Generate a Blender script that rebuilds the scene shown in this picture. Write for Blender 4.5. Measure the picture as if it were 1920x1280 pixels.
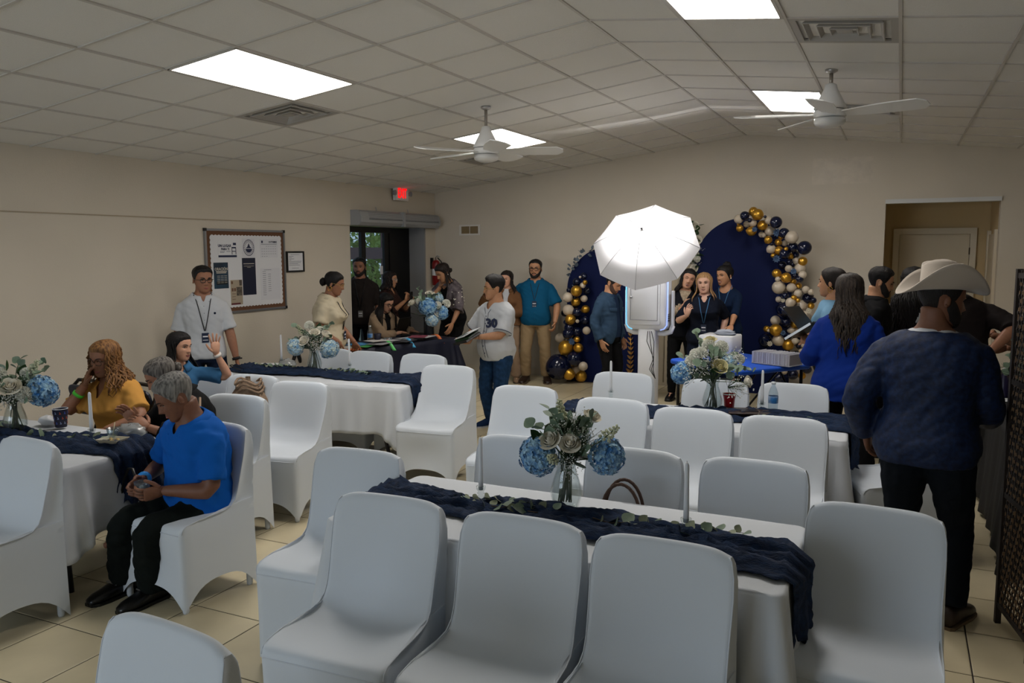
import bpy, bmesh, math, random
import numpy as np
from math import sin, cos, pi, radians, sqrt, exp
from mathutils import Vector, Matrix, noise, Quaternion
scene = bpy.context.scene
for o in list(bpy.data.objects):
    bpy.data.objects.remove(o)
COL = scene.collection

# ------------------------------------------------------------------ camera
CAM_H = 1.86
cam_data = bpy.data.cameras.new('camera')
cam_data.sensor_width = 36.0
cam_data.lens = 1520.15 / 1920 * 36.0
cam_data.clip_start = 0.05
cam = bpy.data.objects.new('camera', cam_data)
COL.objects.link(cam)
_y, _p, _r = -0.4454, -0.112, -0.0049
_f = Vector((sin(_y)*cos(_p), cos(_y)*cos(_p), sin(_p)))
_rt = Vector((cos(_y), -sin(_y), 0)); _up = _rt.cross(_f)
_R = _rt*cos(_r) + _up*sin(_r); _U = -_rt*sin(_r) + _up*cos(_r)
cam.matrix_world = Matrix(((_R.x, _U.x, -_f.x, 0), (_R.y, _U.y, -_f.y, 0), (_R.z, _U.z, -_f.z, CAM_H), (0, 0, 0, 1)))
scene.camera = cam

# ------------------------------------------------------------------ world and exposure
world = bpy.data.worlds.new('sky'); scene.world = world
world.use_nodes = True
wn = world.node_tree.nodes['Background']
wn.inputs['Color'].default_value = (0.62, 0.78, 1.0, 1)
wn.inputs['Strength'].default_value = 1.0
scene.view_settings.view_transform = 'Standard'
scene.view_settings.look = 'None'
scene.view_settings.gamma = 1.0
scene.view_settings.exposure = 0.0
scene.view_settings.use_curve_mapping = False
PANEL_EMIT = 18.0          # ceiling light diffusers
BULB_WATT = 145.0          # modelling lamp inside the photo umbrella
WINDOW_WATT = 102.0        # daylight through the wide window behind the camera

# window daylight (the window itself is built with the front wall)
ld = bpy.data.lights.new('window_daylight', 'AREA'); ld.shape = 'RECTANGLE'
ld.size = 3.6; ld.size_y = 1.5; ld.energy = WINDOW_WATT; ld.color = (0.78, 0.89, 1.0)
lo = bpy.data.objects.new('window_daylight', ld); COL.objects.link(lo)
lo.location = (-4.3, -3.62, 1.75); lo.rotation_euler = (radians(90), 0, 0)

# ------------------------------------------------------------------ helpers
def lin(h):
    h = h.lstrip('#'); v = [int(h[i:i+2], 16)/255 for i in (0, 2, 4)]
    return tuple(c/12.92 if c <= 0.04045 else ((c+0.055)/1.055)**2.4 for c in v)

MATS = {}
def mat(name, c='#808080', rough=0.6, metal=0.0, noise_amt=0.0, noise_scale=30.0, bump=0.0, bump_scale=60.0, spec=0.5,
        trans=0.0, ior=1.45, emit=None, emit_s=0.0, c2=None, stretch=None, sheen=0.0, alpha=1.0, coat=0.0, sss=0.0, detail=3.0):
    if name in MATS: return MATS[name]
    m = bpy.data.materials.new(name); m.use_nodes = True
    nt = m.node_tree; b = nt.nodes['Principled BSDF']
    col = lin(c) if isinstance(c, str) else c
    b.inputs['Base Color'].default_value = (*col, 1)
    b.inputs['Roughness'].default_value = rough
    b.inputs['Metallic'].default_value = metal
    b.inputs['Specular IOR Level'].default_value = spec
    b.inputs['IOR'].default_value = ior
    b.inputs['Transmission Weight'].default_value = trans
    b.inputs['Sheen Weight'].default_value = sheen
    b.inputs['Coat Weight'].default_value = coat
    b.inputs['Alpha'].default_value = alpha
    if sss: b.inputs['Subsurface Weight'].default_value = sss; b.inputs['Subsurface Radius'].default_value = (0.02, 0.008, 0.004)
    if emit:
        b.inputs['Emission Color'].default_value = (*lin(emit), 1); b.inputs['Emission Strength'].default_value = emit_s
    need = (noise_amt or c2 or bump)
    if need:
        tc = nt.nodes.new('ShaderNodeTexCoord'); mp = nt.nodes.new('ShaderNodeMapping')
        nt.links.new(tc.outputs['Object'], mp.inputs['Vector'])
        if stretch: mp.inputs['Scale'].default_value = stretch
    if noise_amt or c2:
        n = nt.nodes.new('ShaderNodeTexNoise'); n.inputs['Scale'].default_value = noise_scale; n.inputs['Detail'].default_value = detail
        nt.links.new(mp.outputs['Vector'], n.inputs['Vector'])
        r = nt.nodes.new('ShaderNodeValToRGB')
        if c2:
            d = lin(c2); r.color_ramp.elements[0].position = 0.35; r.color_ramp.elements[1].position = 0.65
            r.color_ramp.elements[0].color = (*col, 1); r.color_ramp.elements[1].color = (*d, 1)
        else:
            r.color_ramp.elements[0].position = 0.3; r.color_ramp.elements[1].position = 0.7
            r.color_ramp.elements[0].color = (*[max(0, v*(1-noise_amt)) for v in col], 1)
            r.color_ramp.elements[1].color = (*[min(1, v*(1+noise_amt)) for v in col], 1)
        nt.links.new(n.outputs['Fac'], r.inputs['Fac']); nt.links.new(r.outputs['Color'], b.inputs['Base Color'])
    if bump:
        n2 = nt.nodes.new('ShaderNodeTexNoise'); n2.inputs['Scale'].default_value = bump_scale; n2.inputs['Detail'].default_value = 4
        nt.links.new(mp.outputs['Vector'], n2.inputs['Vector'])
        bp = nt.nodes.new('ShaderNodeBump'); bp.inputs['Strength'].default_value = bump; bp.inputs['Distance'].default_value = 0.01
        nt.links.new(n2.outputs['Fac'], bp.inputs['Height']); nt.links.new(bp.outputs['Normal'], b.inputs['Normal'])
    MATS[name] = m
    return m

def thing(name, label, cat, loc=(0, 0, 0), rotz=0.0, group=None, scale=None):
    o = bpy.data.objects.new(name, None); COL.objects.link(o)
    o.empty_display_size = 0.05
    o.location = loc; o.rotation_euler = (0, 0, rotz)
    if scale: o.scale = scale if isinstance(scale, tuple) else (scale,)*3
    return tag(o, label, cat, group)

def tag(o, label=None, cat=None, group=None, kind=None):
    if label: o['label'] = label
    if cat: o['category'] = cat
    if group: o['group'] = group
    if kind: o['kind'] = kind
    return o

class MB:
    """collects vertices and faces (with material index) for ONE mesh object"""
    def __init__(s): s.v = []; s.f = []; s.m = []; s.mi = 0
    def add(s, vs, fs, mi=None):
        k = len(s.v); s.v.extend([tuple(p) for p in vs]); s.f.extend([tuple(i+k for i in q) for q in fs])
        s.m.extend([s.mi if mi is None else mi]*len(fs)); return s
    def box(s, c, d, R=None, mi=None):
        hx, hy, hz = d[0]/2, d[1]/2, d[2]/2
        vs = [Vector((x, y, z)) for x in (-hx, hx) for y in (-hy, hy) for z in (-hz, hz)]
        if R is not None: vs = [R @ p for p in vs]
        c = Vector(c); vs = [p + c for p in vs]
        return s.add(vs, [(0, 1, 3, 2), (4, 6, 7, 5), (0, 4, 5, 1), (2, 3, 7, 6), (0, 2, 6, 4), (1, 5, 7, 3)], mi)
    def bbox(s, lo, hi, mi=None):
        return s.box([(a+b)/2 for a, b in zip(lo, hi)], [abs(b-a) for a, b in zip(lo, hi)], None, mi)
    def rbox(s, c, d, r, seg=3, R=None, mi=None):
        """box with rounded vertical edges and a small top and bottom chamfer"""
        hx, hy, hz = d[0]/2, d[1]/2, d[2]/2; ring = []
        for cx, cy, a0 in ((hx-r, hy-r, 0), (-hx+r, hy-r, pi/2), (-hx+r, -hy+r, pi), (hx-r, -hy+r, 1.5*pi)):
            for i in range(seg+1):
                a = a0 + pi/2*i/seg; ring.append((cx, cy, cos(a), sin(a)))
        n = len(ring); vs = []; ch = min(r*0.35, hz*0.5)
        for z, k in ((-hz, r-ch), (-hz+ch, r), (hz-ch, r), (hz, r-ch)):
            vs += [Vector((x+u*k, y+w*k, z)) for x, y, u, w in ring]
        if R is not None: vs = [R @ p for p in vs]
        c = Vector(c); vs = [p+c for p in vs]
        fs = [(j*n+i, j*n+(i+1) % n, (j+1)*n+(i+1) % n, (j+1)*n+i) for j in range(3) for i in range(n)]
        fs += [tuple(range(n-1, -1, -1)), tuple(range(3*n, 4*n))]
        return s.add(vs, fs, mi)
    def tube(s, pts, rad, n=8, mi=None, cap=True, flat=None):
        pts = [Vector(p) for p in pts]
        if not hasattr(rad, '__len__'): rad = [rad]*len(pts)
        vs = []; prev = None
        for i, p in enumerate(pts):
            t = (pts[min(i+1, len(pts)-1)] - pts[max(i-1, 0)])
            if t.length < 1e-9: t = Vector((0, 0, 1))
            t.normalize()
            if prev is None:
                a = Vector((0, 0, 1)) if abs(t.z) < 0.9 else Vector((1, 0, 0))
                u = t.cross(a).normalized()
            else:
                u = (prev - t*prev.dot(t))
                if u.length < 1e-6: u = t.orthogonal()
                u.normalize()
            prev = u; w = t.cross(u); r = rad[i]
            fl = 1.0 if flat is None else flat
            vs += [p + u*(r*cos(2*pi*k/n)) + w*(r*fl*sin(2*pi*k/n)) for k in range(n)]
        L = len(pts)
        fs = [(j*n+i, j*n+(i+1) % n, (j+1)*n+(i+1) % n, (j+1)*n+i) for j in range(L-1) for i in range(n)]
        if cap: fs += [tuple(range(n-1, -1, -1)), tuple(range((L-1)*n, L*n))]
        return s.add(vs, fs, mi)
    def lathe(s, prof, n=24, c=(0, 0, 0), mi=None, R=None, cap=True):
        vs = []; c = Vector(c)
        for r, z in prof:
            for k in range(n):
                p = Vector((r*cos(2*pi*k/n), r*sin(2*pi*k/n), z))
                vs.append((R @ p if R is not None else p) + c)
        L = len(prof)
        fs = [(j*n+i, j*n+(i+1) % n, (j+1)*n+(i+1) % n, (j+1)*n+i) for j in range(L-1) for i in range(n)]
        if cap:
            if prof[0][0] > 1e-4: fs.append(tuple(range(n-1, -1, -1)))
            if prof[-1][0] > 1e-4: fs.append(tuple(range((L-1)*n, L*n)))
        return s.add(vs, fs, mi)
    def ball(s, c, r, nu=10, nv=7, mi=None, sc=(1, 1, 1), R=None):
        vs = []; c = Vector(c)
        for j in range(nv+1):
            a = pi*j/nv
            for k in range(nu):
                p = Vector((r*sc[0]*sin(a)*cos(2*pi*k/nu), r*sc[1]*sin(a)*sin(2*pi*k/nu), r*sc[2]*cos(a)))
                vs.append((R @ p if R is not None else p)+c)
        fs = [(j*nu+k, (j+1)*nu+k, (j+1)*nu+(k+1) % nu, j*nu+(k+1) % nu) for j in range(nv) for k in range(nu)]
        return s.add(vs, fs, mi)
    def grid(s, rows, mi=None, close=False):
        n = len(rows[0]); vs = [p for r in rows for p in r]; fs = []
        for j in range(len(rows)-1):
            for i in range(n if close else n-1):
                fs.append((j*n+i, j*n+(i+1) % n, (j+1)*n+(i+1) % n, (j+1)*n+i))
        return s.add(vs, fs, mi)
    def prism(s, poly, thick, M=None, mi=None):
        """poly: list of (x, z) outline in the XZ plane, extruded along +Y by thick"""
        n = len(poly); vs = [Vector((x, 0, z)) for x, z in poly] + [Vector((x, thick, z)) for x, z in poly]
        if M is not None: vs = [M @ p for p in vs]
        fs = [tuple(range(n)), tuple(range(2*n-1, n-1, -1))] + [(i, n+i, n+(i+1) % n, (i+1) % n) for i in range(n)]
        return s.add(vs, fs, mi)
    def mesh(s, name, smooth=False):
        me = bpy.data.meshes.new(name)
        me.from_pydata([tuple(p) for p in s.v], [], s.f)
        if any(s.m): me.polygons.foreach_set('material_index', s.m)
        if smooth: me.polygons.foreach_set('use_smooth', [True]*len(me.polygons))
        me.update(); return me
    def obj(s, name, mats, parent=None, smooth=False, loc=None, fixn=True):
        me = s.mesh(name, smooth)
        if fixn:
            bm = bmesh.new(); bm.from_mesh(me); bmesh.ops.recalc_face_normals(bm, faces=bm.faces); bm.to_mesh(me); bm.free()
        return link(name, me, mats, parent, loc)

def link(name, me, mats=None, parent=None, loc=None, rot=None, scale=None):
    if mats is not None and len(me.materials) == 0:
        for m in (mats if isinstance(mats, (list, tuple)) else [mats]): me.materials.append(m)
    o = bpy.data.objects.new(name, me); COL.objects.link(o)
    if parent is not None: o.parent = parent
    if loc is not None: o.location = loc
    if rot is not None: o.rotation_euler = rot
    if scale is not None: o.scale = scale
    return o

def dup(root, loc=None, rotz=None, label=None):
    r = root.copy(); COL.objects.link(r)
    if loc is not None: r.location = loc
    if rotz is not None: r.rotation_euler = (0, 0, rotz)
    if label: r['label'] = label
    for ch in list(root.children):
        c = ch.copy(); COL.objects.link(c); c.parent = r
        for g in list(ch.children):
            d = g.copy(); COL.objects.link(d); d.parent = c
    return r

def struct(o): o['kind'] = 'structure'; return o

def text_mesh(txt, size, align='CENTER', extrude=0.0008, bold=0.0, spacing=1.0, xs=1.0):
    """flat lettering as a mesh in the XZ plane facing -Y"""
    cu = bpy.data.curves.new('lettering', 'FONT'); cu.body = txt; cu.size = size; cu.align_x = align; cu.align_y = 'CENTER'
    cu.extrude = extrude; cu.offset = bold; cu.space_character = spacing; cu.resolution_u = 2
    o = bpy.data.objects.new('lettering', cu); COL.objects.link(o)
    me = bpy.data.meshes.new_from_object(o.evaluated_get(bpy.context.evaluated_depsgraph_get()))
    bpy.data.objects.remove(o); bpy.data.curves.remove(cu)
    me.transform(Matrix.Scale(xs, 4, (1, 0, 0)))
    me.transform(Matrix.Rotation(pi/2, 4, 'X'))
    return me

def lettering(name, txt, size, m, parent, M, **k):
    me = text_mesh(txt, size, **k); me.transform(M); me.materials.clear(); me.materials.append(m)
    return link(name, me, None, parent)

# materials shared by many things
M_WALL = mat('wall_paint', '#ccc3b3', 0.85, noise_amt=0.03, noise_scale=1.2, bump=0.15, bump_scale=90)
M_CEIL = mat('ceiling_tile_white', '#e8e6e1', 0.95, noise_amt=0.03, noise_scale=220, bump=0.5, bump_scale=260)
M_GRID = mat('ceiling_grid_white', '#c4c0ba', 0.5)
M_WHITE = mat('white_plastic', '#e2e2e0', 0.4)
M_TRIM = mat('white_trim', '#d8d4cc', 0.5)
M_BLACK = mat('black_plastic', '#101011', 0.45)
M_DARKMETAL = mat('dark_metal', '#1d1b1c', 0.35, 0.6)
M_STEEL = mat('steel', '#b9b9ba', 0.3, 0.9)
M_GOLD = mat('gold', '#c79a3a', 0.25, 0.95)
def clear_mat(name, tint='#f4f7f7', ior=1.45, body=0.02, rough=0.03):
    m = bpy.data.materials.new(name); m.use_nodes = True; nt = m.node_tree; nt.nodes.remove(nt.nodes['Principled BSDF'])
    tr = nt.nodes.new('ShaderNodeBsdfTransparent'); gl = nt.nodes.new('ShaderNodeBsdfGlossy'); df = nt.nodes.new('ShaderNodeBsdfDiffuse')
    lw = nt.nodes.new('ShaderNodeLayerWeight'); lw.inputs['Blend'].default_value = .5; pw = nt.nodes.new('ShaderNodeMath'); pw.operation = 'POWER'; pw.inputs[1].default_value = 3.5; fr = nt.nodes.new('ShaderNodeMath'); fr.operation = 'MULTIPLY_ADD'; nt.links.new(lw.outputs['Facing'], pw.inputs[0]); nt.links.new(pw.outputs[0], fr.inputs[0]); m1 = nt.nodes.new('ShaderNodeMixShader'); m2 = nt.nodes.new('ShaderNodeMixShader')
    tr.inputs['Color'].default_value = (*lin(tint), 1); gl.inputs['Roughness'].default_value = rough; df.inputs['Color'].default_value = (*lin(tint), 1)
    fr.inputs[1].default_value = .7; fr.inputs[2].default_value = (ior-1)**2/(ior+1)**2; m1.inputs[0].default_value = body
    nt.links.new(tr.outputs[0], m1.inputs[1]); nt.links.new(df.outputs[0], m1.inputs[2]); nt.links.new(fr.outputs[0], m2.inputs[0])
    nt.links.new(m1.outputs[0], m2.inputs[1]); nt.links.new(gl.outputs[0], m2.inputs[2]); nt.links.new(m2.outputs[0], nt.nodes['Material Output'].inputs['Surface'])
    MATS[name] = m; return m
M_GLASS = clear_mat('clear_glass')
M_PAPER = mat('white_paper', '#d9dadd', 0.7)
M_INK = mat('dark_ink', '#20243a', 0.6)
XW, YW, RX, RZ, AL, AR, S2 = -6.56, 10.985, -1.876, 3.327, 0.1252, 0.1115, 0.61
Y0C = 5.0906              # ceiling row 0
XR, YF = 2.80, -3.5       # right wall, front wall (behind the camera)
def ceil_pt(u, v, dz=0.0):
    if u >= 0: return Vector((RX-u*S2*cos(AL), Y0C+v*S2, RZ-u*S2*sin(AL)+dz))
    return Vector((RX-u*S2*cos(AR), Y0C+v*S2, RZ+u*S2*sin(AR)+dz))
def ceil_z(x): return RZ - abs(x-RX)*math.tan(AL if x < RX else AR)
# ------------------------------------------------------------------ room shell
rnd = random.Random(5)
# floor: grout bed, then the tiles
TILE = 0.4572; TX0, TY0 = 0.365, 6.19
M_GROUT = mat('grout', '#2e2822', 0.9)
M_TILE = mat('beige_ceramic', '#c3b798', 0.34, noise_amt=0.10, noise_scale=2.5, bump=0.05, bump_scale=25)
floor = struct(MB().bbox((XW-0.3, YF-0.2, -0.10), (XR+0.2, YW+3.2, -0.003)).obj('floor', M_GROUT))
def tile_mesh(w):
    h = w/2 - 0.0034; b = 0.004; vs = []
    for z, k in ((-0.006, h), (-0.0015, h), (0.0, h-b)):
        vs += [(-k, -k, z), (k, -k, z), (k, k, z), (-k, k, z)]
    fs = [(j*4+i, j*4+(i+1) % 4, j*4+4+(i+1) % 4, j*4+4+i) for j in range(2) for i in range(4)] + [(8, 9, 10, 11)]
    m = MB(); m.add(vs, fs); return m
tile_me = tile_mesh(TILE).mesh('floor_tile'); tile_me.materials.append(M_TILE)
cells = []
for i in range(-18, 7):
    for j in range(-23, 15):
        x, y = TX0+(i+.5)*TILE, TY0+(j+.5)*TILE
        if x < XW-0.5 or x > XR or y < YF or y > YW+1.5: continue
        if y > YW+TILE/2 and not (-0.4 < x < 1.2): continue
        d = Vector((x, y, -CAM_H)); z = d.dot(_f)
        vis = z > 0.8 and abs(d.dot(_R)/z) < 0.68 and -0.50 < d.dot(_U)/z
        cells.append((0 if vis else 1, z, x, y))
cells.sort()
rest = MB()
for k, (nv, z, x, y) in enumerate(cells):
    if k < 300 and not nv:
        o = link('floor_tile', tile_me, None, floor, (x, y, 0)); o.rotation_euler[2] = rnd.randrange(4)*pi/2
    else:
        t = tile_mesh(TILE); rest.add([(a+x, b+y, c) for a, b, c in t.v], t.f)
tag(rest.obj('floor_tile_field', M_TILE, floor), kind='stuff')

# walls
def wall_cells(name, axis, at, thick, spans, holes, zs, mtl=None):
    """a wall of cuboids around rectangular holes; axis 'x' = wall in the plane x=at (spans along y)"""
    m = MB(); a0, a1 = spans
    cuts = sorted({a0, a1, *[h[0] for h in holes], *[h[1] for h in holes]})
    for p, q in zip(cuts, cuts[1:]):
        hs = [h for h in holes if h[0] <= p and q <= h[1]]
        segs = [(0.0, zs)]
        if hs: segs = [(0.0, hs[0][2]), (hs[0][3], zs)]
        for z0, z1 in segs:
            if z1-z0 < 0.01: continue
            if axis == 'x': m.bbox((at, p, z0), (at+thick, q, z1))
            else: m.bbox((p, at, z0), (q, at+thick, z1))
    return struct(m.obj(name, mtl or M_WALL))
wall_cells('wall_left', 'x', XW, -0.34, (YF-0.2, YW+0.2), [(8.80, 10.66, 0.0, 2.205)], 2.80)
# gable wall: polygon pieces around the passage opening
HX0, HX1, HZ = -0.19, 1.02, 2.44
wb = MB()
def gable(x0, x1, z0):
    xs = sorted({x0, x1, *([RX] if x0 < RX < x1 else [])})
    top = [(x, ceil_z(x)+0.03) for x in reversed(xs)]
    wb.prism([(x0, z0), (x1, z0)] + top, 0.18, Matrix.Translation((0, YW, 0)))
gable(XW-0.1, HX0, 0.0); gable(HX0, HX1, HZ); gable(HX1, XR+0.2, 0.0)
wall_back = struct(wb.obj('wall_back', M_WALL))
wf = MB()
WX0, WX1, WZ0, WZ1 = -6.1, -2.5, 1.0, 2.5
def fgable(x0, x1, z0, z1=None):
    xs = sorted({x0, x1, *([RX] if x0 < RX < x1 else [])})
    top = [(x, (ceil_z(x)+0.03) if z1 is None else z1) for x in reversed(xs)]
    wf.prism([(x0, z0), (x1, z0)] + top, 0.12, Matrix.Translation((0, YF-0.12, 0)))
fgable(XW-0.1, WX0, 0); fgable(WX0, WX1, 0, WZ0); fgable(WX0, WX1, WZ1); fgable(WX1, XR+0.2, 0)
struct(wf.obj('wall_front', M_WALL))
w1 = struct(bpy.data.objects.new('window_1', None)); COL.objects.link(w1)
fr = MB()
for k in range(5):
    x = WX0 + (WX1-WX0)*k/4; fr.bbox((x-0.03, YF-0.1, WZ0), (x+0.03, YF-0.02, WZ1))
for z in (WZ0, WZ1): fr.bbox((WX0, YF-0.1, z-0.03), (WX1, YF-0.02, z+0.03))
fr.obj('window_frame', M_TRIM, w1)
wall_cells('wall_right', 'x', XR, 0.15, (YF-0.2, YW+0.2), [], 2.95)
# thin panel seam on the left wall, baseboards
sm = struct(MB().bbox((XW, YF, 2.190), (XW+0.007, 8.80, 2.200)).obj('trim_1', mat('wall_seam', '#a99c86', 0.8)))
struct(MB().bbox((XW, 10.70, 2.190), (XW+0.007, YW, 2.200)).obj('trim_2', MATS['wall_seam']))
M_BASE = mat('baseboard_paint', '#c9beaa', 0.6)
bb = MB(); bb.bbox((XW, YF, 0), (XW+0.012, 8.79, 0.10)); bb.bbox((XW, YF, 0.10), (XW+0.008, 8.79, 0.108)); bb.bbox((XW, 10.67, 0), (XW+0.012, YW, 0.10))
struct(bb.obj('baseboard_left', M_BASE))
bb = MB()
for a, b in ((XW, HX0-0.01), (HX1+0.01, XR)):
    bb.bbox((a, YW-0.012, 0), (b, YW, 0.10)); bb.bbox((a, YW-0.008, 0.10), (b, YW, 0.108))
struct(bb.obj('baseboard_back', M_BASE))

# ceiling: backing slab, grid, tiles, lights, vents
cb = MB(); VB = (YW-Y0C)/S2; UL, UR = 7.74, -7.7; V0 = -14.2
for ua, ub in ((0, UL), (UR, 0)):
    a, b, c, d = ceil_pt(ua, V0, .012), ceil_pt(ub, V0, .012), ceil_pt(ub, VB+.25, .012), ceil_pt(ua, VB+.25, .012)
    up = Vector((0, 0, .05)); cb.add([a, b, c, d, a+up, b+up, c+up, d+up], [(0, 1, 2, 3), (4, 7, 6, 5), (0, 4, 5, 1), (1, 5, 6, 2), (2, 6, 7, 3), (3, 7, 4, 0)])
ceiling = struct(cb.obj('ceiling', M_CEIL))
def slope_R(u): return Matrix.Rotation(-AL if u >= 0 else AR, 3, 'Y')
LIGHTS = [(3, -2), (3, 4), (-2, -2), (-2, 4)]
VENTS = [(4, 0), (4, 6), (-3, 0), (-3, 5)]
used = {(u, v+k) for u, v in LIGHTS for k in (0, 1)} | set(VENTS)
bar = 0.019
for u in list(range(-7, 8)):
    if u == 0:
        m = MB()
        for s in (0.001, -0.001):
            p = ceil_pt(s, 0); L = S2*(VB-V0)
            m.box((p.x, Y0C+S2*(VB+V0)/2, p.z), (bar, L, 0.012), slope_R(s))
        m.obj('ceiling_ridge_bar', M_GRID, ceiling); continue
    p = ceil_pt(u, 0)
    MB().box((p.x, Y0C+S2*(VB+V0)/2, p.z-0.001), (bar, S2*(VB-V0), 0.014), slope_R(u)).obj('ceiling_runner', M_GRID, ceiling)
for v in range(-14, 10):
    for (ua, ub) in ((0, UL), (0, UR)):
        a, b = ceil_pt(ua if ub > 0 else -1e-6, v), ceil_pt(ub, v); c = (a+b)/2
        m = MB(); sg = 1 if ub > 0 else -1; us = [0, abs(ub)]
        for (lu, lv) in LIGHTS:
            if lv+1 == v and (lu >= 0) == (sg > 0): us += [min(abs(lu), abs(lu+1)), max(abs(lu), abs(lu+1))]
        us.sort()
        for k in range(0, len(us), 2):
            a, b = ceil_pt(sg*max(us[k], 1e-6), v), ceil_pt(sg*us[k+1], v); c = (a+b)/2
            m.box((c.x, c.y, c.z), ((a-b).length, bar, 0.012), slope_R(ub))
        m.obj('ceiling_cross_bar', M_GRID, ceiling)
def ctile(w, l, t=0.012):
    m = MB(); h, g = w/2, l/2; b = 0.010
    vs = [(-h, -g, t), (h, -g, t), (h, g, t), (-h, g, t), (-h, -g, 0.004), (h, -g, 0.004), (h, g, 0.004), (-h, g, 0.004),
          (-h+b, -g+b, 0), (h-b, -g+b, 0), (h-b, g-b, 0), (-h+b, g-b, 0)]
    m.add(vs, [(0, 1, 5, 4), (1, 2, 6, 5), (2, 3, 7, 6), (3, 0, 4, 7), (4, 5, 9, 8), (5, 6, 10, 9), (6, 7, 11, 10), (7, 4, 8, 11), (8, 9, 10, 11)]); return m
ct = ctile(S2-0.006, S2-0.006).mesh('ceiling_tile'); ct.materials.append(M_CEIL)
cr = MB()
for u in range(-8, 8):
    for v in range(-15, 10):
        if (u, v) in used: continue
        ua, ub = max(u, UR), min(u+1, UL); va, vb = max(v, V0), min(v+1, VB)
        if ub-ua < 0.05 or vb-va < 0.05: continue
        c = ceil_pt((ua+ub)/2, (va+vb)/2); full = (ub-ua > .99 and vb-va > .99)
        R = slope_R((ua+ub)/2)
        sag = rnd.uniform(-0.0015, 0.0015)
        if v >= -5:
            me = ct
            if not full:
                me = ctile(S2*(ub-ua)-0.006, S2*(vb-va)-0.006).mesh('ceiling_tile'); me.materials.append(M_CEIL)
            o = link('ceiling_tile', me, None, ceiling, c+Vector((0, 0, sag)))
            o.rotation_euler = R.to_euler()
        else:
            t = ctile(S2*(ub-ua)-0.006, S2*(vb-va)-0.006); cr.add([R @ Vector(p) + c for p in t.v], t.f)
tag(cr.obj('ceiling_tile_field', M_CEIL, ceiling), kind='stuff')
M_DIFF = mat('light_diffuser', '#ffffff', 0.6, emit='#fff9f2', emit_s=PANEL_EMIT)
LAB = {(3, -2): 'large bright ceiling light panel left of the ridge, nearest the camera', (3, 4): 'bright ceiling light panel behind the fan over the exit door side',
       (-2, -2): 'bright ceiling light panel cut by the top edge of the picture', (-2, 4): 'bright ceiling light panel beside the fan near the passage'}
for (u, v) in LIGHTS:
    c = ceil_pt(u+.5, v+1); t = thing('ceiling_light', LAB[(u, v)], 'light', c, 0, 'recessed ceiling lights')
    t.rotation_euler = slope_R(u+.5).to_euler()
    MB().bbox((-0.278, -0.583, -0.004), (0.278, 0.583, 0.003)).obj('diffuser', M_DIFF, t)
    f = MB()
    for sx in (-1, 1): f.bbox((sx*0.278, -0.598, -0.010), (sx*0.298, 0.598, 0.012))
    for sy in (-1, 1): f.bbox((-0.298, sy*0.583, -0.010), (0.298, sy*0.598, 0.012))
    f.obj('frame', M_GRID, t)
M_VENT = mat('vent_grey', '#a8a5a0', 0.5)
VL = {(4, 0): 'square ceiling vent beside the large left light panel', (4, 6): 'square ceiling vent half hidden by the left fan',
      (-3, 0): 'square ceiling vent of nested frames at the top right', (-3, 5): 'square ceiling vent behind the right fan blades'}
for (u, v) in VENTS:
    c = ceil_pt(u+.5, v+.5); t = thing('ceiling_vent', VL[(u, v)], 'vent', c, 0, 'ceiling vents'); t.rotation_euler = slope_R(u+.5).to_euler()
    MB().bbox((-0.29, -0.29, 0.10), (0.29, 0.29, 0.12)).obj('duct', mat('duct_dark', '#1a1918', 0.9), t)
    f = MB()
    for s in (-1, 1):
        f.bbox((s*0.255, -0.30, -0.006), (s*0.30, 0.30, 0.006)); f.bbox((-0.255, s*0.255, -0.006), (0.255, s*0.30, 0.006))
    f.obj('frame', M_VENT, t)
    for k, r in enumerate((0.222, 0.150, 0.082)):
        m = MB(); ro, ri, z0, z1 = r, r-0.034, -0.012, 0.030
        ring = lambda q, z: [(-q, -q, z), (q, -q, z), (q, q, z), (-q, q, z)]
        m.add(ring(ro, z0)+ring(ri, z1)+ring(ri-0.004, z1)+ring(ro-0.006, z0-0.003), [(j*4+i, j*4+(i+1) % 4, ((j+1) % 4)*4+(i+1) % 4, ((j+1) % 4)*4+i) for j in range(4) for i in range(4)])
        m.obj('louver', M_VENT, t)
    MB().bbox((-0.045, -0.045, -0.008), (0.045, 0.045, 0.0)).obj('centre_plate', M_VENT, t)

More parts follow.
